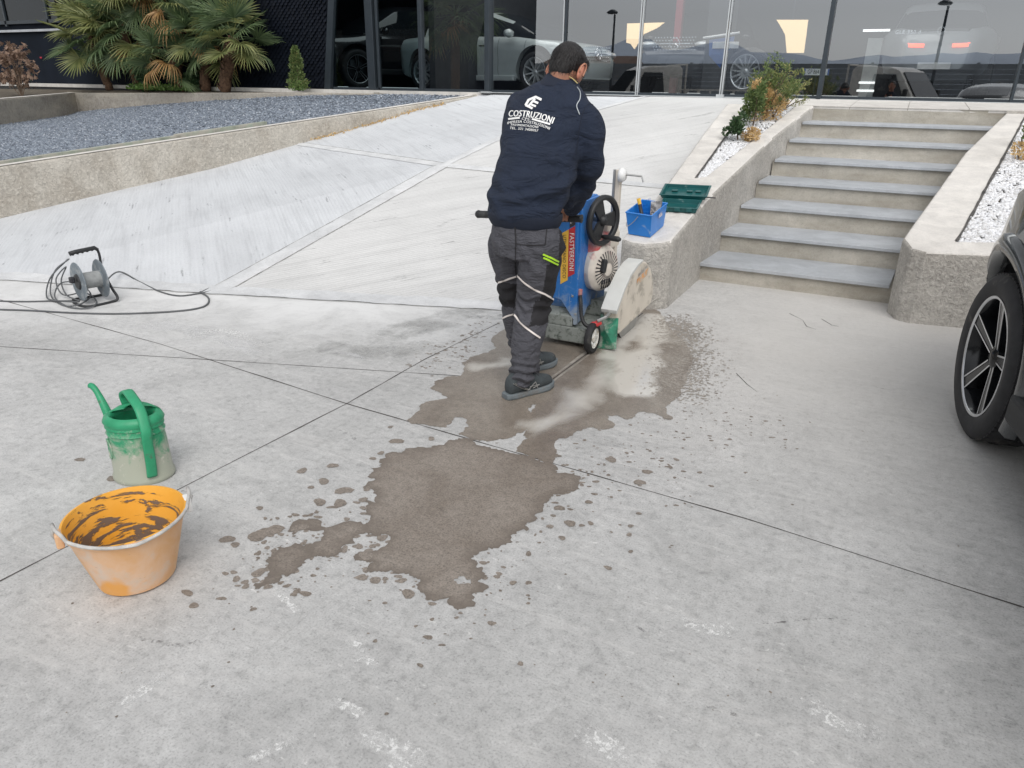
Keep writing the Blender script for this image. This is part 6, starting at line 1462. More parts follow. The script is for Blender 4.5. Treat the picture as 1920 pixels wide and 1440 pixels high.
# sweatshirt: torso and sleeves
J = MB()
TR = [(417, 985, 3.60, .180, .135), (402, 984, 3.60, .190, .145), (380, 986, 3.61, .198, .150), (350, 996, 3.63, .212, .155), (318, 1004, 3.65, .210, .152), (285, 1012, 3.68, .205, .150), (250, 1020, 3.71, .207, .150), (215, 1026, 3.74, .212, .145), (190, 1031, 3.76, .203, .130), (172, 1036, 3.77, .170, .112), (158, 1044, 3.78, .115, .095), (148, 1052, 3.79, .080, .082)]
J.add(*bm_loft([ring_at(x, y, d, w_, h_, AZB) for y, x, d, w_, h_ in TR], 28))
limb(J, [Q(1080, 205, 3.70), Q(1104, 232, 3.66), Q(1107, 275, 3.66), Q(1103, 318, 3.72), Q(1089, 352, 3.83), Q(1078, 378, 3.92), Q(1072, 391, 3.96)], [.075, .078, .072, .070, .066, .054, .047])
limb(J, [Q(975, 198, 3.84), Q(968, 235, 3.92), Q(962, 290, 4.02), Q(947, 345, 4.10), Q(936, 388, 4.17)], [.072, .070, .064, .054, .044])
limb(J, [Q(1058, 320, 3.70), Q(1064, 350, 3.76), Q(1064, 376, 3.82)], [.060, .058, .050])
def jf(c, n):
    z = c.z; x = c.x; y = c.y; w_ = noise.noise(Vector((x*5, y*5, z*3+5)))
    low_ = math.exp(-((z-.98)/.10)**2); f = .0
    f += .011*low_*math.sin((z*48)+5*w_+9*(x*.9-y*.4))*max(0, .55+.9*noise.noise(Vector((x*4, y*4, z*5))))
    f += .010*math.exp(-((z-1.05)/.07)**2)*math.sin(z*62-16*(x*.9+y*.45)+3*w_)
    f -= .008*math.exp(-(((x*.89+y*.46)-.115)/.022)**2)*math.exp(-((z-1.15)/.22)**2)
    f += .014*math.exp(-((z-1.14)/.2)**2)*(noise.noise(Vector((x*4+z*6, y*4, z*11))))
    f += .010*noise.noise(Vector((x*4, y*4, z*4+2)))+.0035*noise.noise(Vector((x*16, y*16, z*13)))
    q = c+Vector(MO.tolist())
    return f
jk = fuse('sweatshirt', J, .010, 9, m_navy, man, MO, jf)
# hem band
hem = []
hr_ = [ring_at(x, y, d, w_, h_, AZB) for y, x, d, w_, h_ in ((424, 985, 3.60, .168, .128), (417, 985, 3.60, .183, .138), (403, 984, 3.60, .193, .149), (396, 984, 3.60, .190, .146))]
v_, f_ = bm_loft([(c-MO, u, v) for c, u, v in hr_], 48, caps=False); o = obj('hem_band', v_, f_, m_navy2, jk, smooth=True)
so_ = o.modifiers.new('s', 'SOLIDIFY'); so_.thickness = .006; subsurf(o, 1)
# trousers
T = MB()
T.add(*bm_loft([ring_at(x, y, d, w_, h_, AZB) for y, x, d, w_, h_ in ((398, 985, 3.60, .165, .125), (425, 985, 3.60, .170, .130), (450, 986, 3.60, .178, .140), (478, 988, 3.60, .170, .135))], 24))
limb(T, [Q(1014, 455, 3.56), Q(1010, 510, 3.58), Q(1000, 565, 3.62), Q(992, 620, 3.58), Q(984, 672, 3.52), Q(979, 695, 3.49), Q(978, 708, 3.475)], [.120, .106, .090, .085, .072, .065, .062])
limb(T, [Q(958, 455, 3.70), Q(962, 510, 3.76), Q(968, 565, 3.82), Q(972, 615, 3.82), Q(984, 655, 3.82), Q(992, 682, 3.83), Q(994, 692, 3.83)], [.115, .100, .085, .078, .066, .060, .058])
def tf(c, n):
    z = c.z; w_ = noise.noise(Vector((c.x*9, c.y*9, z*4)))
    f = .010*math.exp(-((z-.13)/.08)**2)*math.sin(z*150+7*w_+4*c.x*10)
    f += .008*math.exp(-((z-.47)/.10)**2)*math.sin(z*95+8*w_+30*c.x)
    f += .005*math.exp(-((z-.72)/.12)**2)*math.sin(z*45+40*c.x+7*w_)
    f += .008*noise.noise(Vector((c.x*9, c.y*9, z*9)))+.004*noise.noise(Vector((c.x*24, c.y*24, z*22)))
    return f
tr_ = fuse('trousers', T, .008, 6, [m_tr, m_tr2], man, MO, tf)
# black panels: cargo side, backs of the knees
nearleg = lambda c: ((c @ RH)*1.0-(c @ FH)*.8) > -.03
me = tr_.data; cs_ = np.array([p.center[:] for p in me.polygons]); mi_ = np.zeros(len(cs_), 'i')
rr_ = cs_ @ RH; ff_ = cs_ @ FH; zz_ = cs_[:, 2]
near_ = (ff_-.30*rr_) < .09
ax = np.interp(zz_, [0, .2, .45, .6, .9], [-.045, -.03, .01, .04, .06])
mi_[(near_ & (rr_ > ax+.012) & (zz_ > .50) & (zz_ < .70+.25*(rr_-.06)))] = 1
mi_[(near_ & (rr_ > ax-.012) & (zz_ > .375) & (zz_ <= .505))] = 1
mi_[((~near_) & (zz_ > .40) & (zz_ < .55))] = 1
mi_[(zz_ > .70) & (rr_ > .118)] = 1
me.polygons.foreach_set('material_index', mi_)
bv_j = BVHTree.FromPolygons([v.co[:] for v in jk.data.vertices], [p.vertices[:] for p in jk.data.polygons])
bv_t = BVHTree.FromPolygons([v.co[:] for v in tr_.data.vertices], [p.vertices[:] for p in tr_.data.polygons])
def cast(bv, px, py, off=.003):
    r = ray(px, py); r = r/np.linalg.norm(r); h = bv.ray_cast(Vector(CAM-MO), Vector(r))
    return None if h[0] is None else h[0]+h[1]*off
def ribbon(name, bv, pts, w_, mat, parent, off=.004, m=6):
    P = [(p[0], p[1]) for p in catmull([(a, b, 0) for a, b in pts], m)]; H_ = [(cast(bv, x, y, off)) for x, y in P]; H_ = [h for h in H_ if h is not None]
    if len(H_) < 3: return None
    vs = []
    for i, p in enumerate(H_):
        t = (H_[min(i+1, len(H_)-1)]-H_[max(i-1, 0)]).normalized(); h = bv.find_nearest(p); n = h[1]; s_ = t.cross(n).normalized()*w_/2; vs += [p+s_, p-s_]
    o = obj(name, vs, [(2*i, 2*i+1, 2*i+3, 2*i+2) for i in range(len(H_)-1)], mat, parent); so_ = o.modifiers.new('s', 'SOLIDIFY'); so_.thickness = .0025; so_.offset = 0; return o
m_refl = M_flat('reflective_piping', (.72, .66, .62), .5, var=.05)
for pts in ([(971, 517), (985, 531), (1005, 544), (1022, 552), (1037, 562)], [(935, 530), (950, 524), (968, 518)], [(963, 588), (975, 603), (992, 619), (1012, 633)], [(943, 597), (953, 592), (962, 589)]):
    ribbon('reflective_piping', bv_t, pts, .009, m_refl, tr_)
for dx in (0, 6): ribbon('lime_zip', bv_t, [(1018+dx*.1, 476+dx), (1031, 482+dx), (1046-dx*.2, 490+dx)], .0085, m_orange, tr_, .006)
for pts in ([(965, 405), (966, 430), (968, 455), (968, 458)], [(968, 458), (995, 460), (1022, 459)], [(1022, 459), (1024, 440), (1026, 418)], [(968, 412), (995, 418), (1025, 416)], [(966, 415), (967, 470), (966, 500), (968, 515)]):
    ribbon('pocket_seam', bv_t, pts, .005, m_tr2, tr_, .002)
for pts in ([(1027.8, 147), (1036.7, 140.5), (1048, 141), (1061, 146), (1072, 152), (1080, 160)],): ribbon('collar_piping', bv_j, pts, .005, M_flat('piping_yellow', (.62, .50, .22), .6), jk, .012)
ribbon('grey_piping', bv_j, [(1081.7, 164), (1087, 173), (1087, 186), (1081, 199), (1087, 215)], .004, M_flat('piping_grey', (.35, .38, .40), .6), jk, .003)
ribbon('sleeve_seam', bv_j, [(1128, 208), (1105, 195), (1092, 215), (1085, 250), (1080, 290)], .004, m_navy2, jk, .001)
# print on the back: outlines laid on the cloth point by point
def lay(me_or_vf, f, name, par=jk):
    """f maps flat print coordinates to sight coordinates on the back"""
    if isinstance(me_or_vf, bpy.types.Mesh):
        bm = bmesh.new(); bm.from_mesh(me_or_vf)
    else:
        bm = bmesh.new(); V_ = [bm.verts.new(v) for v in me_or_vf[0]]; [bm.faces.new([V_[i] for i in q]) for q in me_or_vf[1]]
    bmesh.ops.triangulate(bm, faces=bm.faces[:])
    bmesh.ops.subdivide_edges(bm, edges=[e for e in bm.edges if e.calc_length() > 3.5], cuts=2, use_grid_fill=False); bmesh.ops.triangulate(bm, faces=bm.faces[:])
    for v in bm.verts:
        px, py = f(v.co.x, v.co.y); h = cast(bv_j, px, py, .0042)
        v.co = h if h is not None else Vector((0, 0, -5))
    me = bpy.data.meshes.new(name); bm.to_mesh(me); bm.free(); return objm(name, me, m_white, par)
def line(body, x0, x1, yf, hgt, name='back_print', bold=.35):
    me = text_mesh(body, 10, 1.08); co = np.array([v.co[:] for v in me.vertices]); a, b = co[:, 0].min(), co[:, 0].max(); c, d = co[:, 1].min(), co[:, 1].max()
    def f(x, y):
        px = x0+(x-a)/(b-a)*(x1-x0); e_ = .5; sl = (yf(px+e_)-yf(px-e_)); k = ((y-c)/(d-c)-.5)*hgt
        return px+k*sl*.6+k*.16, yf(px)-k
    lay(me, f, name)
    lay(me, lambda x, y: (f(x, y)[0]+bold, f(x, y)[1]), name) if bold else None
for (x0, x1, yf, h_, s_, bd_) in ((955, 1037.5, lambda x: 213.3+.0030*max(0, x-970)**2, 11.5, 'COSTRUZIONI', .9), (979, 995, lambda x: 223.4+.05*(x-987), 4.4, 'CPC', .3), (952.5, 1030.5, lambda x: 228.2+(.0055 if x < 976 else .0045)*(x-976)**2, 4.8, 'IMPRESA COSTRUZIONI', .25), (959.5, 1009.5, lambda x: 234.3+.05*(x-965)+.0012*(x-965)**2, 4.2, 'PAVIMENTAZIONI', .25), (957, 1009.5, lambda x: 240.5+.06*(x-960)+.0008*(x-960)**2, 4.6, 'TEL. 331 3408057', .25)):
    line(s_, x0, x1, yf, h_, bold=bd_)
def bar(p, q, w_):
    p, q = np.array(p, float), np.array(q, float); d = (q-p)/np.linalg.norm(q-p); n = np.array([-d[1], d[0]])*w_/2; m = max(1, int(np.linalg.norm(q-p)/3)); vs = []
    for i in range(m+1): c = p+(q-p)*i/m; vs += [(c[0]+n[0], c[1]+n[1], 0), (c[0]-n[0], c[1]-n[1], 0)]
    lay((vs, [(2*i, 2*i+1, 2*i+3, 2*i+2) for i in range(m)]), lambda x, y: (x, y), 'back_print')
Z9 = lambda x, y: (930+x/9, 120+y/9)
for p, q, w_ in (((670,562),(772,612),4.6), ((632,632),(718,668),4.2), ((600,692),(678,722),4.0), ((505,700),(622,758),4.4), ((682,560),(560,612),4.2), ((562,606),(505,706),4.6), ((665,590),(560,712),4.0)): bar(Z9(*p), Z9(*q), w_)
bar((954, 223.6), (975.5, 221.2), 3.6); bar((998, 223.6), (1031.7, 233.6), 3.4)
# body: head, neck, trunk, arms, hands and legs in one skin under the clothes
Bd = MB()
HC = Q(1064, 131, 3.80); gz_h = Vector(RH*math.sin(math.radians(38))+FH*math.cos(math.radians(38))); side_h = Vector(RH*math.cos(math.radians(38))-FH*math.sin(math.radians(38)))
pit = math.radians(38); fwd_h = gz_h*math.cos(pit)-Vector((0, 0, 1))*math.sin(pit); up_h = gz_h*math.sin(pit)+Vector((0, 0, 1))*math.cos(pit)
MH = Matrix((side_h, fwd_h, up_h)).transposed()
hp_ = lambda x, y, z: Vector(HC)+MH @ Vector((x, y, z))
ellipsoid(Bd, hp_(0, -.005, .015), (.078, .098, .100), MH); ellipsoid(Bd, hp_(0, .045, -.055), (.055, .055, .065), MH); ellipsoid(Bd, hp_(0, .075, -.095), (.026, .024, .022), MH)
limb(Bd, [hp_(0, .098, .005), hp_(0, .112, -.022), hp_(0, .118, -.034)], [.008, .011, .014], 10); ellipsoid(Bd, hp_(0, .092, -.064), (.024, .012, .009), MH)
limb(Bd, [hp_(0, -.025, -.055), Q(1050, 168, 3.78), Q(1040, 200, 3.76)], [.056, .058, .066])
Bd.add(*bm_loft([ring_at(x, y, d, w_*.78, h_*.78, AZB) for y, x, d, w_, h_ in TR[1:10]], 20))
limb(Bd, [Q(1070, 205, 3.71), Q(1103, 275, 3.67), Q(1100, 318, 3.73), Q(1083, 377, 3.95)], [.050, .044, .040, .027]); limb(Bd, [Q(978, 205, 3.84), Q(962, 290, 4.02), Q(932, 388, 4.17)], [.050, .042, .027])
Bd.add(*bm_loft([ring_at(x, y, d, w_, h_, AZB) for y, x, d, w_, h_ in ((398, 985, 3.60, .13, .10), (425, 985, 3.60, .14, .11), (465, 987, 3.60, .13, .10))], 18))
limb(Bd, [Q(1012, 455, 3.57), Q(1000, 565, 3.62), Q(979, 700, 3.485)], [.08, .055, .032]); limb(Bd, [Q(958, 455, 3.70), Q(968, 565, 3.82), Q(993, 670, 3.83)], [.08, .055, .032])
def grip_hand(bc, wrist, sgn):
    bc = Vector(sawp(bc, -.25, .835+(bc+.1)*.047)); bd_ = Vector(B2_); wv = Vector(wrist); back = (wv-bc); back = (back-bd_*back.dot(bd_)).normalized(); nrm = bd_.cross(back).normalized()
    palm = bc+back*.050+Vector((0, 0, .012)); limb(Bd, [wv, (wv+palm)*.5, palm], [.027, .026, .024], 12)
    ellipsoid(Bd, bc+back*.038+Vector((0, 0, .016)), (.044, .034, .017), Matrix((bd_, back, bd_.cross(back))).transposed())
    for k in range(4):      # fingers close round the grip
        o_ = bc+bd_*(-.033+.022*k); r_ = .027+(.002 if k in (1, 2) else 0); up_ = bd_.cross(back); up_ = up_ if up_.z > 0 else -up_; pts = []
        for a in (150, 95, 40, -20, -80): a = math.radians(a); pts.append(o_-back*(-r_*math.cos(a))*(-1)*-1+up_*r_*math.sin(a)) if False else pts.append(o_+back*(-math.cos(math.radians(180)-a))*r_+up_*r_*math.sin(a))
        limb(Bd, pts, [.0095, .0095, .009, .0085, .0075], 10)
    o_ = bc+bd_*(.046*sgn); limb(Bd, [palm+bd_*.02*sgn, o_+back*.025-Vector((0, 0, .012)), o_-Vector((0, 0, .028)), o_-back*.022-Vector((0, 0, .020))], [.013, .012, .011, .009], 10)
grip_hand(-.09, Q(1074, 386, 3.95), -1); grip_hand(-.50, Q(932, 390, 4.17), 1)
body = fuse('body', Bd, .005, 4, m_skin, man, MO)
# ears, eyes, hair, collar
for s_ in (-1, 1):
    mb = MB(); ellipsoid(mb, hp_(s_*.087, -.008, -.018), (.013, .023, .040), MH @ Matrix.Rotation(s_*.30, 3, 'Z')); mb.v = [tuple(np.array(v)-MO) for v in mb.v]
    ear = mb.obj('ear', M_flat('ear_skin', (.50, .20, .13), .5, var=.15, scale=30), body, smooth=True)
    pts = [hp_(s_*(.096+.004*abs(math.sin(a))), -.010+.020*math.cos(a)*-1, -.014+.036*math.sin(a)) for a in [-.6+.42*k for k in range(11)]]
    mb = MB().tube([tuple(np.array(p)-MO) for p in pts], .0045, 8); mb.obj('ear_rim', m_skin, ear, smooth=True)
    mb = MB(); ellipsoid(mb, hp_(s_*.027, .074, .004), (.010, .008, .008), MH, 12); mb.v = [tuple(np.array(v)-MO) for v in mb.v]; mb.obj('eye', m_white, body, smooth=True)
    mb = MB().tube([tuple(np.array(hp_(s_*(.014+.011*k), .097-.006*k, .022+.003*math.sin(k)))-MO) for k in range(4)], .003, 6); mb.obj('eyebrow', m_hair, body)
Hm = MB(); ellipsoid(Hm, hp_(0, -.014, .026), (.084, .098, .097), MH); ellipsoid(Hm, hp_(0, -.052, -.020), (.064, .050, .062), MH); ellipsoid(Hm, hp_(0, .050, .075), (.062, .045, .040), MH)
hair = fuse('hair', Hm, .005, 3, m_hair, body, MO, lambda c, n: .0025*noise.noise(c*30)+.0025*noise.noise(Vector((c.x*160, c.y*160, c.z*40))))
# single strands break the outline
mb = MB(); rg = random.Random(3); hv = hair.data.vertices
for i in range(3200):
    v = hv[rg.randrange(len(hv))]; n = v.normal; loc_ = MH.transposed() @ (v.co-Vector(np.array(HC)-MO))
    if loc_.y > .085: continue
    d = (MH @ Vector((rg.gauss(0, .2), .2, -.75)))*.8+n*.30; d = d.normalized(); L_ = rg.uniform(.010, .021); s_ = d.cross(n).normalized()*.0011
    p = v.co; mb.add([p-s_, p+s_, p+d*L_+n*.001], [(0, 1, 2)])
mb.obj('hair_strands', m_hair, hair)['kind'] = 'stuff'
cr = [ring_at(1043, 170, 3.77, .100, .094, AZB), ring_at(1047, 160, 3.78, .086, .084, AZB), ring_at(1053, 148, 3.795, .078, .079, AZB), ring_at(1054, 146, 3.795, .072, .073, AZB)]
g_ = Vector((0, 0, 0)); v_, f_ = bm_loft([(c-MO, u+np.array([0, 0, -.012]), v+np.array([0, 0, -.020])) for c, u, v in cr], 32, caps=False); o = obj('collar', v_, f_, m_navy2, jk, smooth=True); so_ = o.modifiers.new('s', 'SOLIDIFY'); so_.thickness = .006; subsurf(o, 1)
# shoes
def shoe(heel, toe, label):
    heel = np.array([*heel[:2], 0.]); toe = np.array([*toe[:2], 0.]); d = (toe-heel)/np.linalg.norm(toe-heel); L_ = .295; s_ = np.array([d[1], -d[0], 0]); U = np.array([0, 0, 1.])
    st = [(-.0, .032, .090), (.025, .040, .120), (.06, .042, .130), (.10, .042, .125), (.135, .044, .108), (.17, .047, .090), (.21, .048, .078), (.25, .043, .072), (.28, .030, .060), (.295, .015, .045)]
    prof = bm_loft([(heel+d*(x+.0)+U*(.022+h/2-.006)-MO, s_*w_, U*(h/2)) for x, w_, h in st], 20); up_ = obj('shoe', *prof, m_shoe, man, smooth=True); subsurf(up_, 1)
    sole = [(-.014, .022), (.0, .034), (.04, .042), (.10, .041), (.15, .044), (.20, .050), (.25, .048), (.285, .034), (.305, .014)]; vs = []; fs = []
    for z, g in ((0.002, 0), (.014, .004), (.032, .002)):
        for x, w_ in sole: vs.append(tuple(heel+d*x+s_*(w_+g)+U*(z+(.010*max(0, (x-.24)/.06) if z > .0 else .006*max(0, (x-.26)/.05)))-MO))
        for x, w_ in sole[::-1]: vs.append(tuple(heel+d*x-s_*(w_+g)+U*(z+(.010*max(0, (x-.24)/.06) if z > .0 else .006*max(0, (x-.26)/.05)))-MO))
    k = 2*len(sole); fs = [tuple(range(k))[::-1], tuple(2*k+i for i in range(k))]+[(r_*k+i, r_*k+(i+1) % k, (r_+1)*k+(i+1) % k, (r_+1)*k+i) for r_ in range(2) for i in range(k)]
    o = obj('sole', vs, fs, m_sole, up_); bevel(o, .003, 1)
    for j in range(5):       # laces
        x = .10+.021*j; h = interp(x, [a for a, _, _ in st], [c for _, _, c in st])+.018
        MB().tube([tuple(heel+d*(x+.008*q)+s_*q2*.024+U*(h+.002-abs(q2)*.012)-MO) for q, q2 in ((-1, -1), (-.5, -.5), (0, 0), (.5, .5), (1, 1))], .0026, 6).obj('lace', m_ink, up_)
    for q in (0, 1): MB().tube([tuple(heel+d*(.012+.012*q)+s_*.039+U*.095-MO), tuple(heel+d*(.06+.012*q)+s_*.0445+U*.062-MO), tuple(heel+d*(.11+.01*q)+s_*.046+U*.038-MO)], .0022, 6).obj('heel_stripe', m_steel, up_)
    # stroke mark on the side of the shoe
    P_ = lambda x, z: tuple(heel+d*x+s_*(interp(x, [a for a, _, _ in st], [b for _, b, _ in st])+.0035)+U*z-MO)
    for a_, b_ in (((.105, .040), (.150, .078)), ((.150, .078), (.165, .040)), ((.115, .058), (.175, .058)), ((.175, .058), (.135, .045))): MB().tube([P_(*a_), P_((a_[0]+b_[0])/2, (a_[1]+b_[1])/2), P_(*b_)], .0022, 6).obj('side_mark', m_steel, up_)
    return up_
shoe(gz(950, 748), gz(1043, 722), '')
shoe(gz(962, 702)+0, gz(1036, 684), '')

# ------------------------------------------------------------------ orange mortar bucket
bc = gz(259, 1078); BK = empty('bucket', bc, 0, 'orange mortar bucket with a crusted inside and a wire handle', 'bucket')
def bucket_mat(name, inner):
    m, nt, b, o = mat_new(name); v = coords(nt); 
    if inner:
        vs = coords(nt, scale=(1, 1, 4.5)); n1 = nz(nt, vs, 7, 8, .62, .8); c = mixc(nt, ramp(nt, nz(nt, v, 6, 4), [(.3, 0), (.7, 1)]), (.80, .37, .03), (.88, .46, .08))
        sx = N(nt, 'ShaderNodeSeparateXYZ'); nt.links.new(v, sx.inputs[0])
        g = math_(nt, 'ADD', n1, math_(nt, 'MULTIPLY', math_(nt, 'SUBTRACT', .13, sx.outputs[2]), .55)); f = ramp(nt, g, [(.50, 0), (.535, 1)])
        c = mixc(nt, f, c, (.17, .12, .09)); bump(nt, b, f, .7, .004)
    else:
        n1 = nz(nt, v, 7, 7, .6, .6); c = mixc(nt, ramp(nt, n1, [(.38, 0), (.62, 1)]), (.74, .42, .20), (.78, .52, .34)); n2 = nz(nt, v, 9, 7, .65, .4); c = mixc(nt, ramp(nt, n2, [(.5, 0), (.66, .75)]), c, (.66, .56, .48))
        n3 = nz(nt, v, 3.2, 3); c = mixc(nt, ramp(nt, n3, [(.60, 0), (.63, .8)]), c, (.82, .36, .04))
        vs = coords(nt, scale=(1, 1, 6), rot=(.3, 0, 0)); n4 = nz(nt, vs, 30, 5, .7); c = mixc(nt, ramp(nt, n4, [(.66, 0), (.72, .6)]), c, (.22, .15, .10)); bump(nt, b, n2, .15, .003)
    nt.links.new(c, b.inputs['Base Color']); b.inputs['Roughness'].default_value = .6; return m
mo_, mi2 = bucket_mat('bucket_outside', False), bucket_mat('bucket_inside', True)
HB = .232; RT = .174; RB = .116
MB().lathe([(.001, .004), (RB-.012, .0), (RB, .008), (RB+(RT-RB)*.5, HB*.5), (RT-.004, HB-.018), (RT+.004, HB-.014), (RT+.008, HB-.004), (RT+.006, HB)], 72).obj('shell', mo_, BK, autosm=40)
MB().lathe([(RT+.006, HB), (RT-.001, HB+.001), (RT-.007, HB-.012), (RB+(RT-RB)*.5-.006, HB*.5), (RB-.006, .012), (.001, .010)], 72).obj('lining', mi2, BK, autosm=50)
e0 = gz(100, 1000, HB)-gz(336, 935, HB); ea = math.atan2(e0[1], e0[0])
for s_ in (0, PI):
    c = Vector((math.cos(ea+s_)*(RT+.010), math.sin(ea+s_)*(RT+.010), HB-.022)); o = MB().box(c, (.022, .045, .05), Matrix.Rotation(ea+s_, 3, 'Z')).obj('lug', m_white if s_ else mo_, BK); bevel(o, .006, 2)
m_wire = M_flat('crusted_wire', (.50, .49, .47), .7, var=.25, scale=25, bmp=.5)
pts = []; ex = Vector((math.cos(ea), math.sin(ea), 0)); ey = Vector((-ex.y, ex.x, 0)); ey = ey if (np.array(ey) @ FH) < 0 else -ey
for k in range(25):
    a = PI*k/24; x = math.cos(a); y = math.sin(a); h = HB-.012+.020*abs(x)+(.014 if abs(x) > .9 else 0); pts.append(ex*x*(RT+.018)+ey*y*(RT+.014)+Vector((0, 0, h-.006*y+.012)))
MB().tube(pts, [.0055]*25, 10).obj('handle', m_wire, BK, smooth=True)
for s_ in (-1, 1): MB().tube([ex*s_*(RT+.018)+Vector((0, 0, HB+.018)), ex*s_*(RT+.025)+Vector((0, 0, HB)), ex*s_*(RT+.016)+Vector((0, 0, HB-.022)), ex*s_*(RT+.004)+Vector((0, 0, HB-.02))], .0055, 8).obj('hook', m_wire, BK, smooth=True)

# ------------------------------------------------------------------ green watering can
wc_ = gz(272, 890); WC = empty('watering_can', wc_, 0, 'dusty green watering can standing behind the orange bucket', 'watering can')
def can_mat(dust):
    m, nt, b, o = mat_new('can_green_dusty' if dust else 'can_green'); v = coords(nt); n1 = nz(nt, v, 9, 8, .68, .6); sx = N(nt, 'ShaderNodeSeparateXYZ'); nt.links.new(v, sx.inputs[0])
    c = mixc(nt, ramp(nt, n1, [(.3, 0), (.7, 1)]), (.018, .25, .115), (.04, .36, .18))
    if dust:
        g = math_(nt, 'ADD', n1, math_(nt, 'MULTIPLY', math_(nt, 'SUBTRACT', .19, sx.outputs[2]), 1.5)); f = ramp(nt, g, [(.44, 0), (.60, .84)]); c = mixc(nt, f, c, (.46, .43, .37)); g2 = nz(nt, v, 34, 5, .7); c = mixc(nt, ramp(nt, g2, [(.60, 0), (.68, .6)]), c, (.62, .58, .52)); bump(nt, b, n1, .3, .003)
    else: c = mixc(nt, ramp(nt, nz(nt, v, 26, 6, .7), [(.60, 0), (.68, .7)]), c, (.10, .10, .08))
    nt.links.new(c, b.inputs['Base Color']); b.inputs['Roughness'].default_value = .45; return m
mcd, mcg = can_mat(True), can_mat(False)
HCn = .280; RX, RY = .120, .100; MR = Matrix.Rotation(YAW-.0, 3, 'Z')
MB().lathe([(.001, .0), (RX-.006, 0), (RX, .008), (RX, .02), (RX-.006, .03), (RX-.010, HCn*.55), (RX-.014, HCn-.075), (RX-.008, HCn-.070), (RX-.012, HCn-.064), (RX-.014, HCn-.050), (RX-.008, HCn-.045), (RX-.010, HCn-.035)], 56, M=MR, sy=RY/RX).obj('tank', mcd, WC, autosm=40)
MB().lathe([(RX-.010, HCn-.035), (RX-.004, HCn-.022), (RX-.012, HCn-.004), (RX-.030, HCn+.004), (RX-.042, HCn-.004), (RX-.046, HCn-.02), (RX-.030, HCn-.05), (RX-.022, HCn*.5), (RX-.025, .01), (.001, .01)], 56, M=MR, sy=RY/RX).obj('collar_rim', mcg, WC, autosm=60)
loc_c = lambda r, f, z: tuple(RH*r+FH*f+np.array([0, 0, z]))
hc = []
# a half cover over the top at the back
n = 24; vs = []
for i in range(n+1):
    a = math.radians(35+150*i/n)
    for rr, z in ((RX-.012, HCn-.01), (RX-.045, HCn+.012), (.030, HCn+.020)): vs.append(loc_c(rr*math.cos(a), rr*math.sin(a)*RY/RX, z+.010*math.sin(a)))
o = obj('half_cover', vs, [(3*i+j, 3*i+3+j, 3*i+4+j, 3*i+1+j) for i in range(n) for j in range(2)], mcg, WC, smooth=True); so_ = o.modifiers.new('s', 'SOLIDIFY'); so_.thickness = .005
hpts = catmull([loc_c(-.055, .075, HCn-.005), loc_c(-.060, .070, HCn+.045), loc_c(-.030, .045, HCn+.072), loc_c(.015, -.005, HCn+.066), loc_c(.060, -.050, HCn+.036), loc_c(.085, -.082, HCn-.03), loc_c(.086, -.088, .20), loc_c(.082, -.086, .10), loc_c(.074, -.080, .04)], 6)
# flat strap section
P = [Vector(p) for p in hpts]; vs = []; nrm0 = Vector(RH*.72+FH*.45)
for i, p in enumerate(P):
    t = (P[min(i+1, len(P)-1)]-P[max(i-1, 0)]).normalized(); s_ = Vector(RH*.70+FH*.62); s_ = (s_-t*s_.dot(t)).normalized(); u = s_.cross(t).normalized(); w_ = .019; h_ = .008
    vs += [p+s_*w_*a+u*h_*b for a, b in ((-1, -.6), (-.6, -1), (.6, -1), (1, -.6), (1, .6), (.6, 1), (-.6, 1), (-1, .6))]
fs = [(8*i+k, 8*i+(k+1) % 8, 8*i+8+(k+1) % 8, 8*i+8+k) for i in range(len(P)-1) for k in range(8)]+[tuple(range(8))[::-1], tuple(8*(len(P)-1)+k for k in range(8))]
obj('handle', vs, fs, mcg, WC, smooth=True)
sp_ = catmull([loc_c(-.085, .05, .10), loc_c(-.130, .070, .19), loc_c(-.162, .088, .272), loc_c(-.188, .104, .322), loc_c(-.208, .116, .340), loc_c(-.222, .124, .342)], 6)
MB().tube(sp_, [.024-.012*min(1, i/(len(sp_)*.55)) for i in range(len(sp_))], 16).obj('spout', mcg, WC, smooth=True)
ring = [loc_c(-.102+.0*math.cos(a)-.014*abs(math.cos(a)), -.052-.018*math.cos(a)+.002, .165+.045*math.sin(a)) for a in [2*PI*k/24 for k in range(25)]]
MB().tube([loc_c((RX-.008)*math.cos(3.75+.30*math.cos(a)), (RY-.007)*math.sin(3.75+.30*math.cos(a)), .145+.042*math.sin(a)) for a in [2*PI*k/24 for k in range(25)]], .0035, 6, cap=False).obj('embossed_ring', mcd, WC, smooth=True)

# ------------------------------------------------------------------ cable reel and cable
rc_ = gz(172, 566); CR = empty('cable_reel', rc_, 0, 'grey cable reel on a black tube stand by the foot of the ramp', 'cable reel')
m_reel = M_flat('reel_grey', (.17, .20, .225), .65, var=.15, scale=8, dirt=(.34, .36, .37), dirtf=.56, dscale=14); m_drum = M_flat('drum_grey', (.30, .31, .31), .8, var=.15, scale=30, bmp=.5, bscale=60)
axr = Vector(RH*.90-FH*.28+np.array([0, 0, .0])).normalized(); tq = axr.to_track_quat('Z', 'Y').to_matrix()
def R3(px, py, d=3.62+.0): return Vector(Q(px, py, d)-rc_)
fr_d = float(np.array(rc_) @ FH)
cA, cB = R3(150, 526, fr_d+.03), R3(187, 524, fr_d-.02); ax_ = (cB-cA).normalized(); ax_ = Vector(RH*.66+FH*.75).normalized(); tq = ax_.to_track_quat('Z', 'Y').to_matrix(); mid_ = (cA+cB)/2; hl = .075
cA, cB = mid_-ax_*hl, mid_+ax_*hl
MB().tube([cA, cB], .058, 32).obj('drum', m_drum, CR, autosm=40)
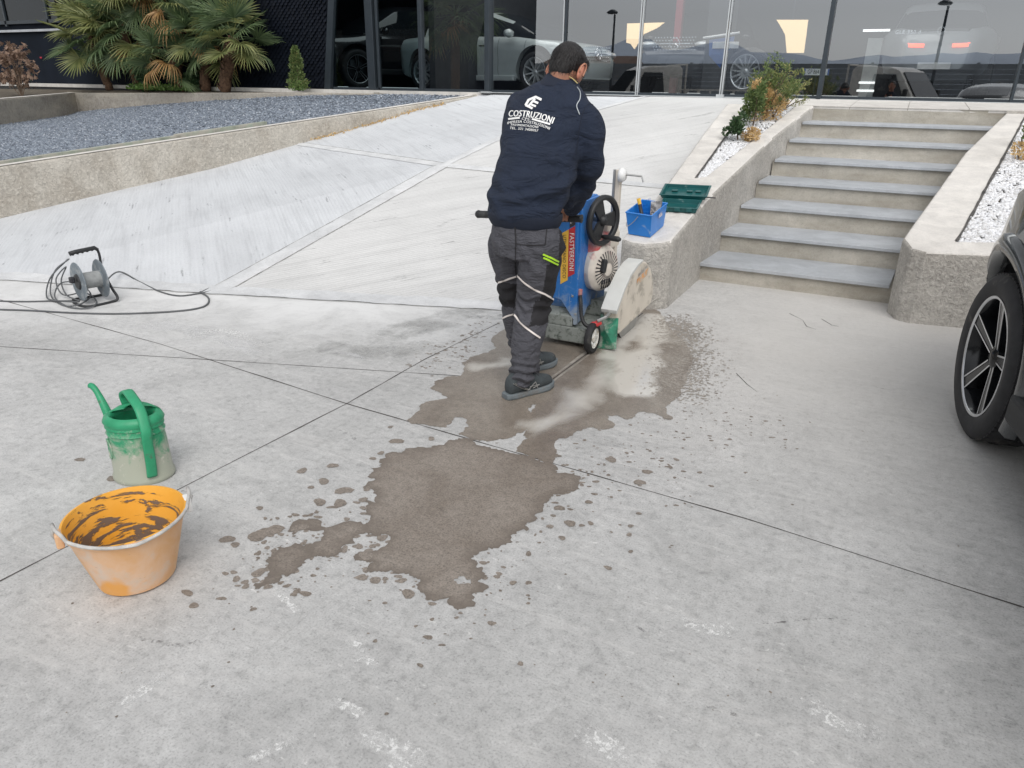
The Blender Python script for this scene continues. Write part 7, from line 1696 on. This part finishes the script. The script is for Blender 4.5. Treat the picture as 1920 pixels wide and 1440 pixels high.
for c, s_ in ((cA, -1), (cB, 1)):
    d_ = MB().lathe([(.001, -.004), (.136, -.004), (.139, 0), (.136, .004), (.001, .004)], 56, c=c, M=tq).obj('flange', m_reel, CR, autosm=40)
    MB().lathe([(.064, .0), (.066, -s_*.008), (.058, -s_*.009)], 40, c=c, M=tq).obj('hub_ring', m_reel, d_, smooth=True)
MB().lathe([(.001, -.012), (.05, -.010), (.058, .0)], 32, c=cA-ax_*.004, M=tq).obj('socket_plate', m_blk2, CR, autosm=30)
o = MB().box(cA-ax_*.04+Vector((0, 0, .02)), (.035, .045, .035), tq).obj('plug', m_ink, CR); bevel(o, .008)
gd = Vector((0, 0, 1)); side_ = ax_.cross(gd)
MB().tube(catmull([cB+ax_*.02+Vector((0, 0, .10)), cB+ax_*.022+Vector((0, 0, .17)), cB+ax_*.015+Vector((0, 0, .21))], 4), .009, 10).obj('upright', m_blk2, CR)
hpt = [cB+ax_*.018+Vector((0, 0, .205)), cB+ax_*.0+Vector((0, 0, .222)), cA+ax_*.02+Vector((0, 0, .212)), cA-ax_*.02+Vector((0, 0, .204))]
MB().tube(hpt, [.012, .015, .015, .016], 12).obj('handle', m_blk2, CR, smooth=True)
for k in range(5): MB().lathe([(.001, -.006), (.008, -.004), (.008, .004), (.001, .006)], 8, c=tuple(hpt[1].lerp(hpt[3], .12+.19*k)-Vector((0, 0, .012)))).obj('finger_bump', m_blk2, CR)
ft = lambda p, z=.009: Vector((p.x, p.y, z))
b1 = ft(mid_+ax_*.12-side_*.12); b2 = ft(mid_+ax_*.12+side_*.12); b3 = ft(mid_-ax_*.10+side_*.12); b4 = ft(mid_-ax_*.10-side_*.12)
MB().tube(catmull([cB+ax_*.03+Vector((0, 0, .05)), cB+ax_*.035, (cB+b1)*.5+ax_*.02, b1+Vector((0, 0, .02)), b1-ax_*.04, b4, b3, b2-ax_*.04, b2+Vector((0, 0, .02)), (cB+b2)*.5+ax_*.02, cB+ax_*.035], 5), .0095, 10).obj('stand', m_blk2, CR, smooth=True)
m_cab = M_flat('cable_grey', (.10, .105, .11), .6, var=.15)
def G0(x, y, z=.0065):
    zz = 0.0
    for _ in range(4): q = gz(x, y, zz); zz = on_ramp(q[0], q[1])
    return tuple(gz(x, y, zz)+np.array([0, 0, z]))
CB = MB()
CB.tube(catmull([tuple(cB+Vector(rc_)+Vector((0, 0, -.045))), G0(225, 521, .05), G0(262, 531, .012), G0(300, 548), G0(335, 556), G0(372, 552), G0(400, 546), G0(409, 540), G0(398, 540), G0(376, 550)], 10), .0058, 8)
CB.tube(catmull([G0(376, 550, .012), G0(391, 560), G0(388, 573), G0(365, 581), G0(320, 586), G0(260, 589), G0(200, 590), G0(130, 588), G0(60, 584), G0(0, 582), G0(-60, 579)], 8), .0065, 8)
CB.tube(catmull([G0(-60, 563), G0(0, 566), G0(50, 567), G0(95, 566), G0(140, 565), G0(165, 560, .012)], 8), .0058, 8)
rgc = random.Random(12)
pile = [(138, 522, .16), (108, 532, .10), (96, 556, .02), (118, 574, .008), (150, 576, .02), (172, 560, .03), (150, 545, .06), (118, 548, .07), (104, 562, .02), (130, 578, .01), (168, 580, .01), (182, 570, .02), (160, 556, .03), (120, 560, .03), (110, 545, .09), (130, 528, .12), (118, 540, .06), (126, 560, .03), (150, 573, .03), (100, 568, .02), (88, 557, .02), (100, 538, .08), (134, 518, .14)]
CB.tube(catmull([G0(x, y, z) for x, y, z in pile], 7), .0052, 8)
o = CB.obj('power_cable', m_cab, smooth=True); tag(o, 'long grey power cable looping from the reel across the concrete', 'cable', kind='thing')

# ------------------------------------------------------------------ blue tub, tools, green case on the cheek wall
pk = lambda x, y: Vector(hit(x, y, (-1.345, 5.09, .503), (0, -.169, 1)))
c0, c1, c2 = pk(1178, 439), pk(1219, 446), pk(1244, 424); c3 = c0+(c2-c1)
cen = (c0+c1+c2+c3)/4; TB = empty('plastic_tub', cen, 0, 'blue rectangular plastic tub splashed with cement on the left cheek wall', 'tub')
m_tub = M_flat('tub_blue', (.015, .20, .62), .35, var=.08, scale=8, dirt=(.34, .45, .60), dirtf=.66, dscale=16)
ux = (c1-c0); uy = (c2-c1); hgt_ = .165; upv = Vector((0, -.169, 1)).normalized()
def tub_ring(sx, h, inset=0): return [(a*(ux*.5)*(sx)+b_*(uy*.5)*(sx))+upv*h for a, b_ in ((-1, -1), (1, -1), (1, 1), (-1, 1))]
vs = tub_ring(1.0, .002)+tub_ring(1.16, hgt_)+tub_ring(1.20, hgt_)+tub_ring(1.20, hgt_+.008)+tub_ring(1.10, hgt_+.008)+tub_ring(.94, .010)
fs = [(0, 3, 2, 1)]+[(4*r_+i, 4*r_+(i+1) % 4, 4*r_+4+(i+1) % 4, 4*r_+4+i) for r_ in range(5) for i in range(4)]+[(20, 21, 22, 23)]
o = obj('tub', vs, fs, m_tub, TB); bevel(o, .006, 2)
MB().tube(catmull([tuple(-ux*.60-uy*.0+upv*.15), tuple(-ux*.66-uy*.3+upv*.09), tuple(-ux*.5-uy*.62+upv*.07), tuple(-ux*.2-uy*.62+upv*.11), tuple(ux*.0-uy*.62+upv*.155)], 6), .0028, 6).obj('wire_handle', m_steel, TB)
obj('worn_label', [tuple(ux*.62+uy*(-.1+.25*a)+upv*(.115+.03*b_)) for a, b_ in ((0, 0), (1, 0), (1, 1), (0, 1))], [(0, 1, 2, 3)], M_flat('worn_label', (.55, .50, .52), .7, dirt=(.1, .25, .55), dirtf=.55, dscale=40), TB)
TC = Vector(cen)
def thing_at(name, label, cat, o_): return empty(name, o_, 0, label, cat)
t1 = thing_at('brush', 'black handled brush with a yellow end standing in the blue tub', 'brush', TC)
p0, p1 = -ux*.05-uy*.05+upv*.02, -ux*.42+uy*.05+upv*.225
MB().tube([p0, p0.lerp(p1, .8)], [.016, .013], 12).obj('handle', m_blk2, t1, smooth=True); MB().tube([p0.lerp(p1, .8), p1], [.014, .015], 12).obj('yellow_end', m_yel, t1)
t2 = thing_at('trowel', 'cement crusted steel trowel leaning in the blue tub', 'trowel', TC)
o = MB().add([ux*.02+uy*.2+upv*.03, ux*.42+uy*.25+upv*.03, ux*.46+uy*.35+upv*.20, ux*.0+uy*.30+upv*.19], [(0, 1, 2, 3)]).obj('blade', M_flat('crusted_steel', (.52, .50, .47), .8, var=.3, scale=25, dirt=(.2, .19, .18), dirtf=.5, dscale=30, bmp=.8), t2); so_ = o.modifiers.new('s', 'SOLIDIFY'); so_.thickness = .018
MB().tube([ux*.2+uy*.1+upv*.03, ux*.22-uy*.1+upv*.12], .012, 8).obj('handle', m_blk2, t2)
t3 = thing_at('mesh_scraper', 'blue wire mesh scraper standing in the left of the tub', 'scraper', TC)
mb = MB()
for k in range(5): mb.tube([-ux*.38+ux*.07*k+uy*.28+upv*.02, -ux*.34+ux*.07*k+uy*.32+upv*(.19+.006*k)], .002, 5)
for k in range(6): mb.tube([-ux*.38+uy*.3+upv*(.05+.027*k), -ux*.06+uy*.3+upv*(.06+.027*k)], .002, 5)
mb.obj('mesh', m_tub, t3)
# case
q = [pk(1241, 407), pk(1304, 409), pk(1322, 377), pk(1251, 372)]; cc = sum(q, Vector((0, 0, 0)))/4
cc = cc-Vector((q[1]-q[0])).normalized()*.02
CS = empty('tool_case', cc, 0, 'dark green plastic tool case lying open and empty behind the blue tub', 'case'); m_case = M_flat('case_green', (.006, .085, .085), .4, var=.12, scale=10, dirt=(.16, .26, .25), dirtf=.66, dscale=18)
ex_ = ((q[1]-q[0])+(q[2]-q[3])).normalized(); ey_ = ((q[3]-q[0])+(q[2]-q[1])); ey_ = (ey_-ex_*ey_.dot(ex_)).normalized(); ez_ = ex_.cross(ey_); wx, wy = .300, .225
def shell(name, o_, ux_, uy_, uz_, w_, l_, h_, par):
    r_ = lambda f, z: [o_+ux_*a*w_/2*f+uy_*b_*l_/2*f+uz_*z for a, b_ in ((-1, -1), (1, -1), (1, 1), (-1, 1))]
    vs = r_(.93, 0)+r_(1, h_)+r_(1.04, h_)+r_(1.04, h_+.006)+r_(.95, h_+.006)+r_(.88, .008)
    o = obj(name, vs, [(0, 3, 2, 1)]+[(4*k+i, 4*k+(i+1) % 4, 4*k+4+(i+1) % 4, 4*k+4+i) for k in range(5) for i in range(4)]+[(20, 21, 22, 23)], m_case, par); bevel(o, .005, 2); return o
base_ = shell('tray', Vector((0, 0, 0)), ex_, ey_, ez_, wx, wy, .035, CS)
la = math.radians(6); ly = ey_*math.cos(la)+ez_*math.sin(la); lz = ez_*math.cos(la)-ey_*math.sin(la)
lid = shell('lid', ey_*(wy/2+.008)+ez_*.034+ly*(wy/2), ex_, ly, lz, wx*1.22, wy, .03, CS)
for s_ in (-1, 0, 1):
    o = MB().box(ex_*s_*wx*.3-ey_*(wy/2+.010)+ez_*.03, (.045, .016, .03), Matrix((ex_, ey_, ez_)).transposed()).obj('latch', m_case, CS); bevel(o, .003, 1)
for s_ in (-.3, .1, .33):
    o = MB().box(ey_*(wy/2+.008)+ez_*.045+ly*(wy*.62)+ex_*s_*wx+lz*.006, (.05, .03, .008), Matrix((ex_, ly, lz)).transposed()).obj('clip', m_case, lid); bevel(o, .003, 1)
p = pk(1322, 372); cz = thing_at('chisel', 'thin dark steel chisel poking out past the open green case', 'chisel', p)
MB().tube([Vector((-.10, .02, .012)), Vector((.0, .0, .010)), Vector((.085, -.0, .010))], [.006, .005, .004], 8).obj('shank', m_ink, cz); MB().lathe([(.001, -.002), (.009, -.0), (.009, .03), (.001, .032)], 10, c=(-.11, .02, .012), M=Matrix.Rotation(PI/2, 3, 'Y')).obj('head', m_steel, cz)

# ------------------------------------------------------------------ two onlookers standing behind the viewpoint (they show only in the glass)
def onlooker(loc, rz, label, arm_up):
    r_ = empty('person', loc, rz, label, 'person', 'onlookers reflected in the glass'); Z0 = np.zeros(3); m = MB()
    for s_ in (-1, 1): limb(m, [(s_*.09, 0, .92), (s_*.10, .02, .5), (s_*.10, -.01, .08)], [.10, .07, .055])
    fuse('trousers', m, .02, 3, m_tr2, r_, Z0)
    m = MB(); m.add(*bm_loft([((0, 0, z), (w_, 0, 0), (0, h_, 0)) for z, w_, h_ in ((.86, .17, .12), (1.0, .17, .125), (1.2, .20, .13), (1.38, .21, .12), (1.46, .14, .09), (1.52, .07, .07))], 20))
    for s_ in (-1, 1):
        if arm_up: limb(m, [(s_*.20, 0, 1.38), (s_*.26, .08, 1.16), (s_*.08, .30, 1.34)], [.065, .055, .04])
        else: limb(m, [(s_*.20, 0, 1.38), (s_*.25, 0, 1.12), (s_*.22, .10, .88)], [.065, .055, .04])
    fuse('jacket', m, .015, 4, m_navy2, r_, Z0)
    m = MB(); ellipsoid(m, (0, .01, 1.66), (.078, .095, .115)); limb(m, [(0, -.01, 1.60), (0, -.01, 1.48)], [.055, .06]); limb(m, [(0, .095, 1.67), (0, .118, 1.635)], [.009, .014], 8)
    for s_ in (-1, 1):
        h0 = np.array((s_*.06, .33, 1.36)) if arm_up else np.array((s_*.22, .11, .82)); ellipsoid(m, h0, (.035, .03, .045))
        for k in range(4): limb(m, [h0+np.array((-.024+.016*k, .01, .03 if arm_up else -.03)), h0+np.array((-.024+.016*k, .03, .055 if arm_up else -.07)), h0+np.array((-.024+.016*k, .02, .075 if arm_up else -.095))], [.009, .008, .007], 8)
        limb(m, [h0+np.array((-s_*.03, 0, 0)), h0+np.array((-s_*.045, .02, .03 if arm_up else -.03))], [.011, .009], 8); ellipsoid(m, (s_*.08, 0, 1.65), (.010, .02, .03))
    b_ = fuse('body', m, .006, 3, m_skin, r_, Z0)
    m = MB(); ellipsoid(m, (0, -.015, 1.70), (.088, .100, .098)); fuse('hair', m, .01, 2, m_hair, b_, Z0)
    for s_ in (-1, 1): o = MB().box((s_*.10, .05, .045), (.09, .27, .09)).obj('shoe', m_shoe, r_); bevel(o, .03, 3)
    return r_
q = rf(1675, 150, -.75); onlooker((q[0], -.75, 0), .1, 'onlooker holding up a phone, reflected in the glass above the stairs', True)
ph = MB().box((0, 0, 0), (.075, .009, .155)).obj('phone', m_blk2); bevel(ph, .004); ph.location = (q[0]-.035, -.38, 1.42); tag(ph, 'black phone held by the reflected onlooker', 'phone', kind='thing')
q = rf(1875, 150, -.9); onlooker((q[0], -.9, 0), -.1, 'second onlooker in dark clothes, reflected at the right end of the glass', False)
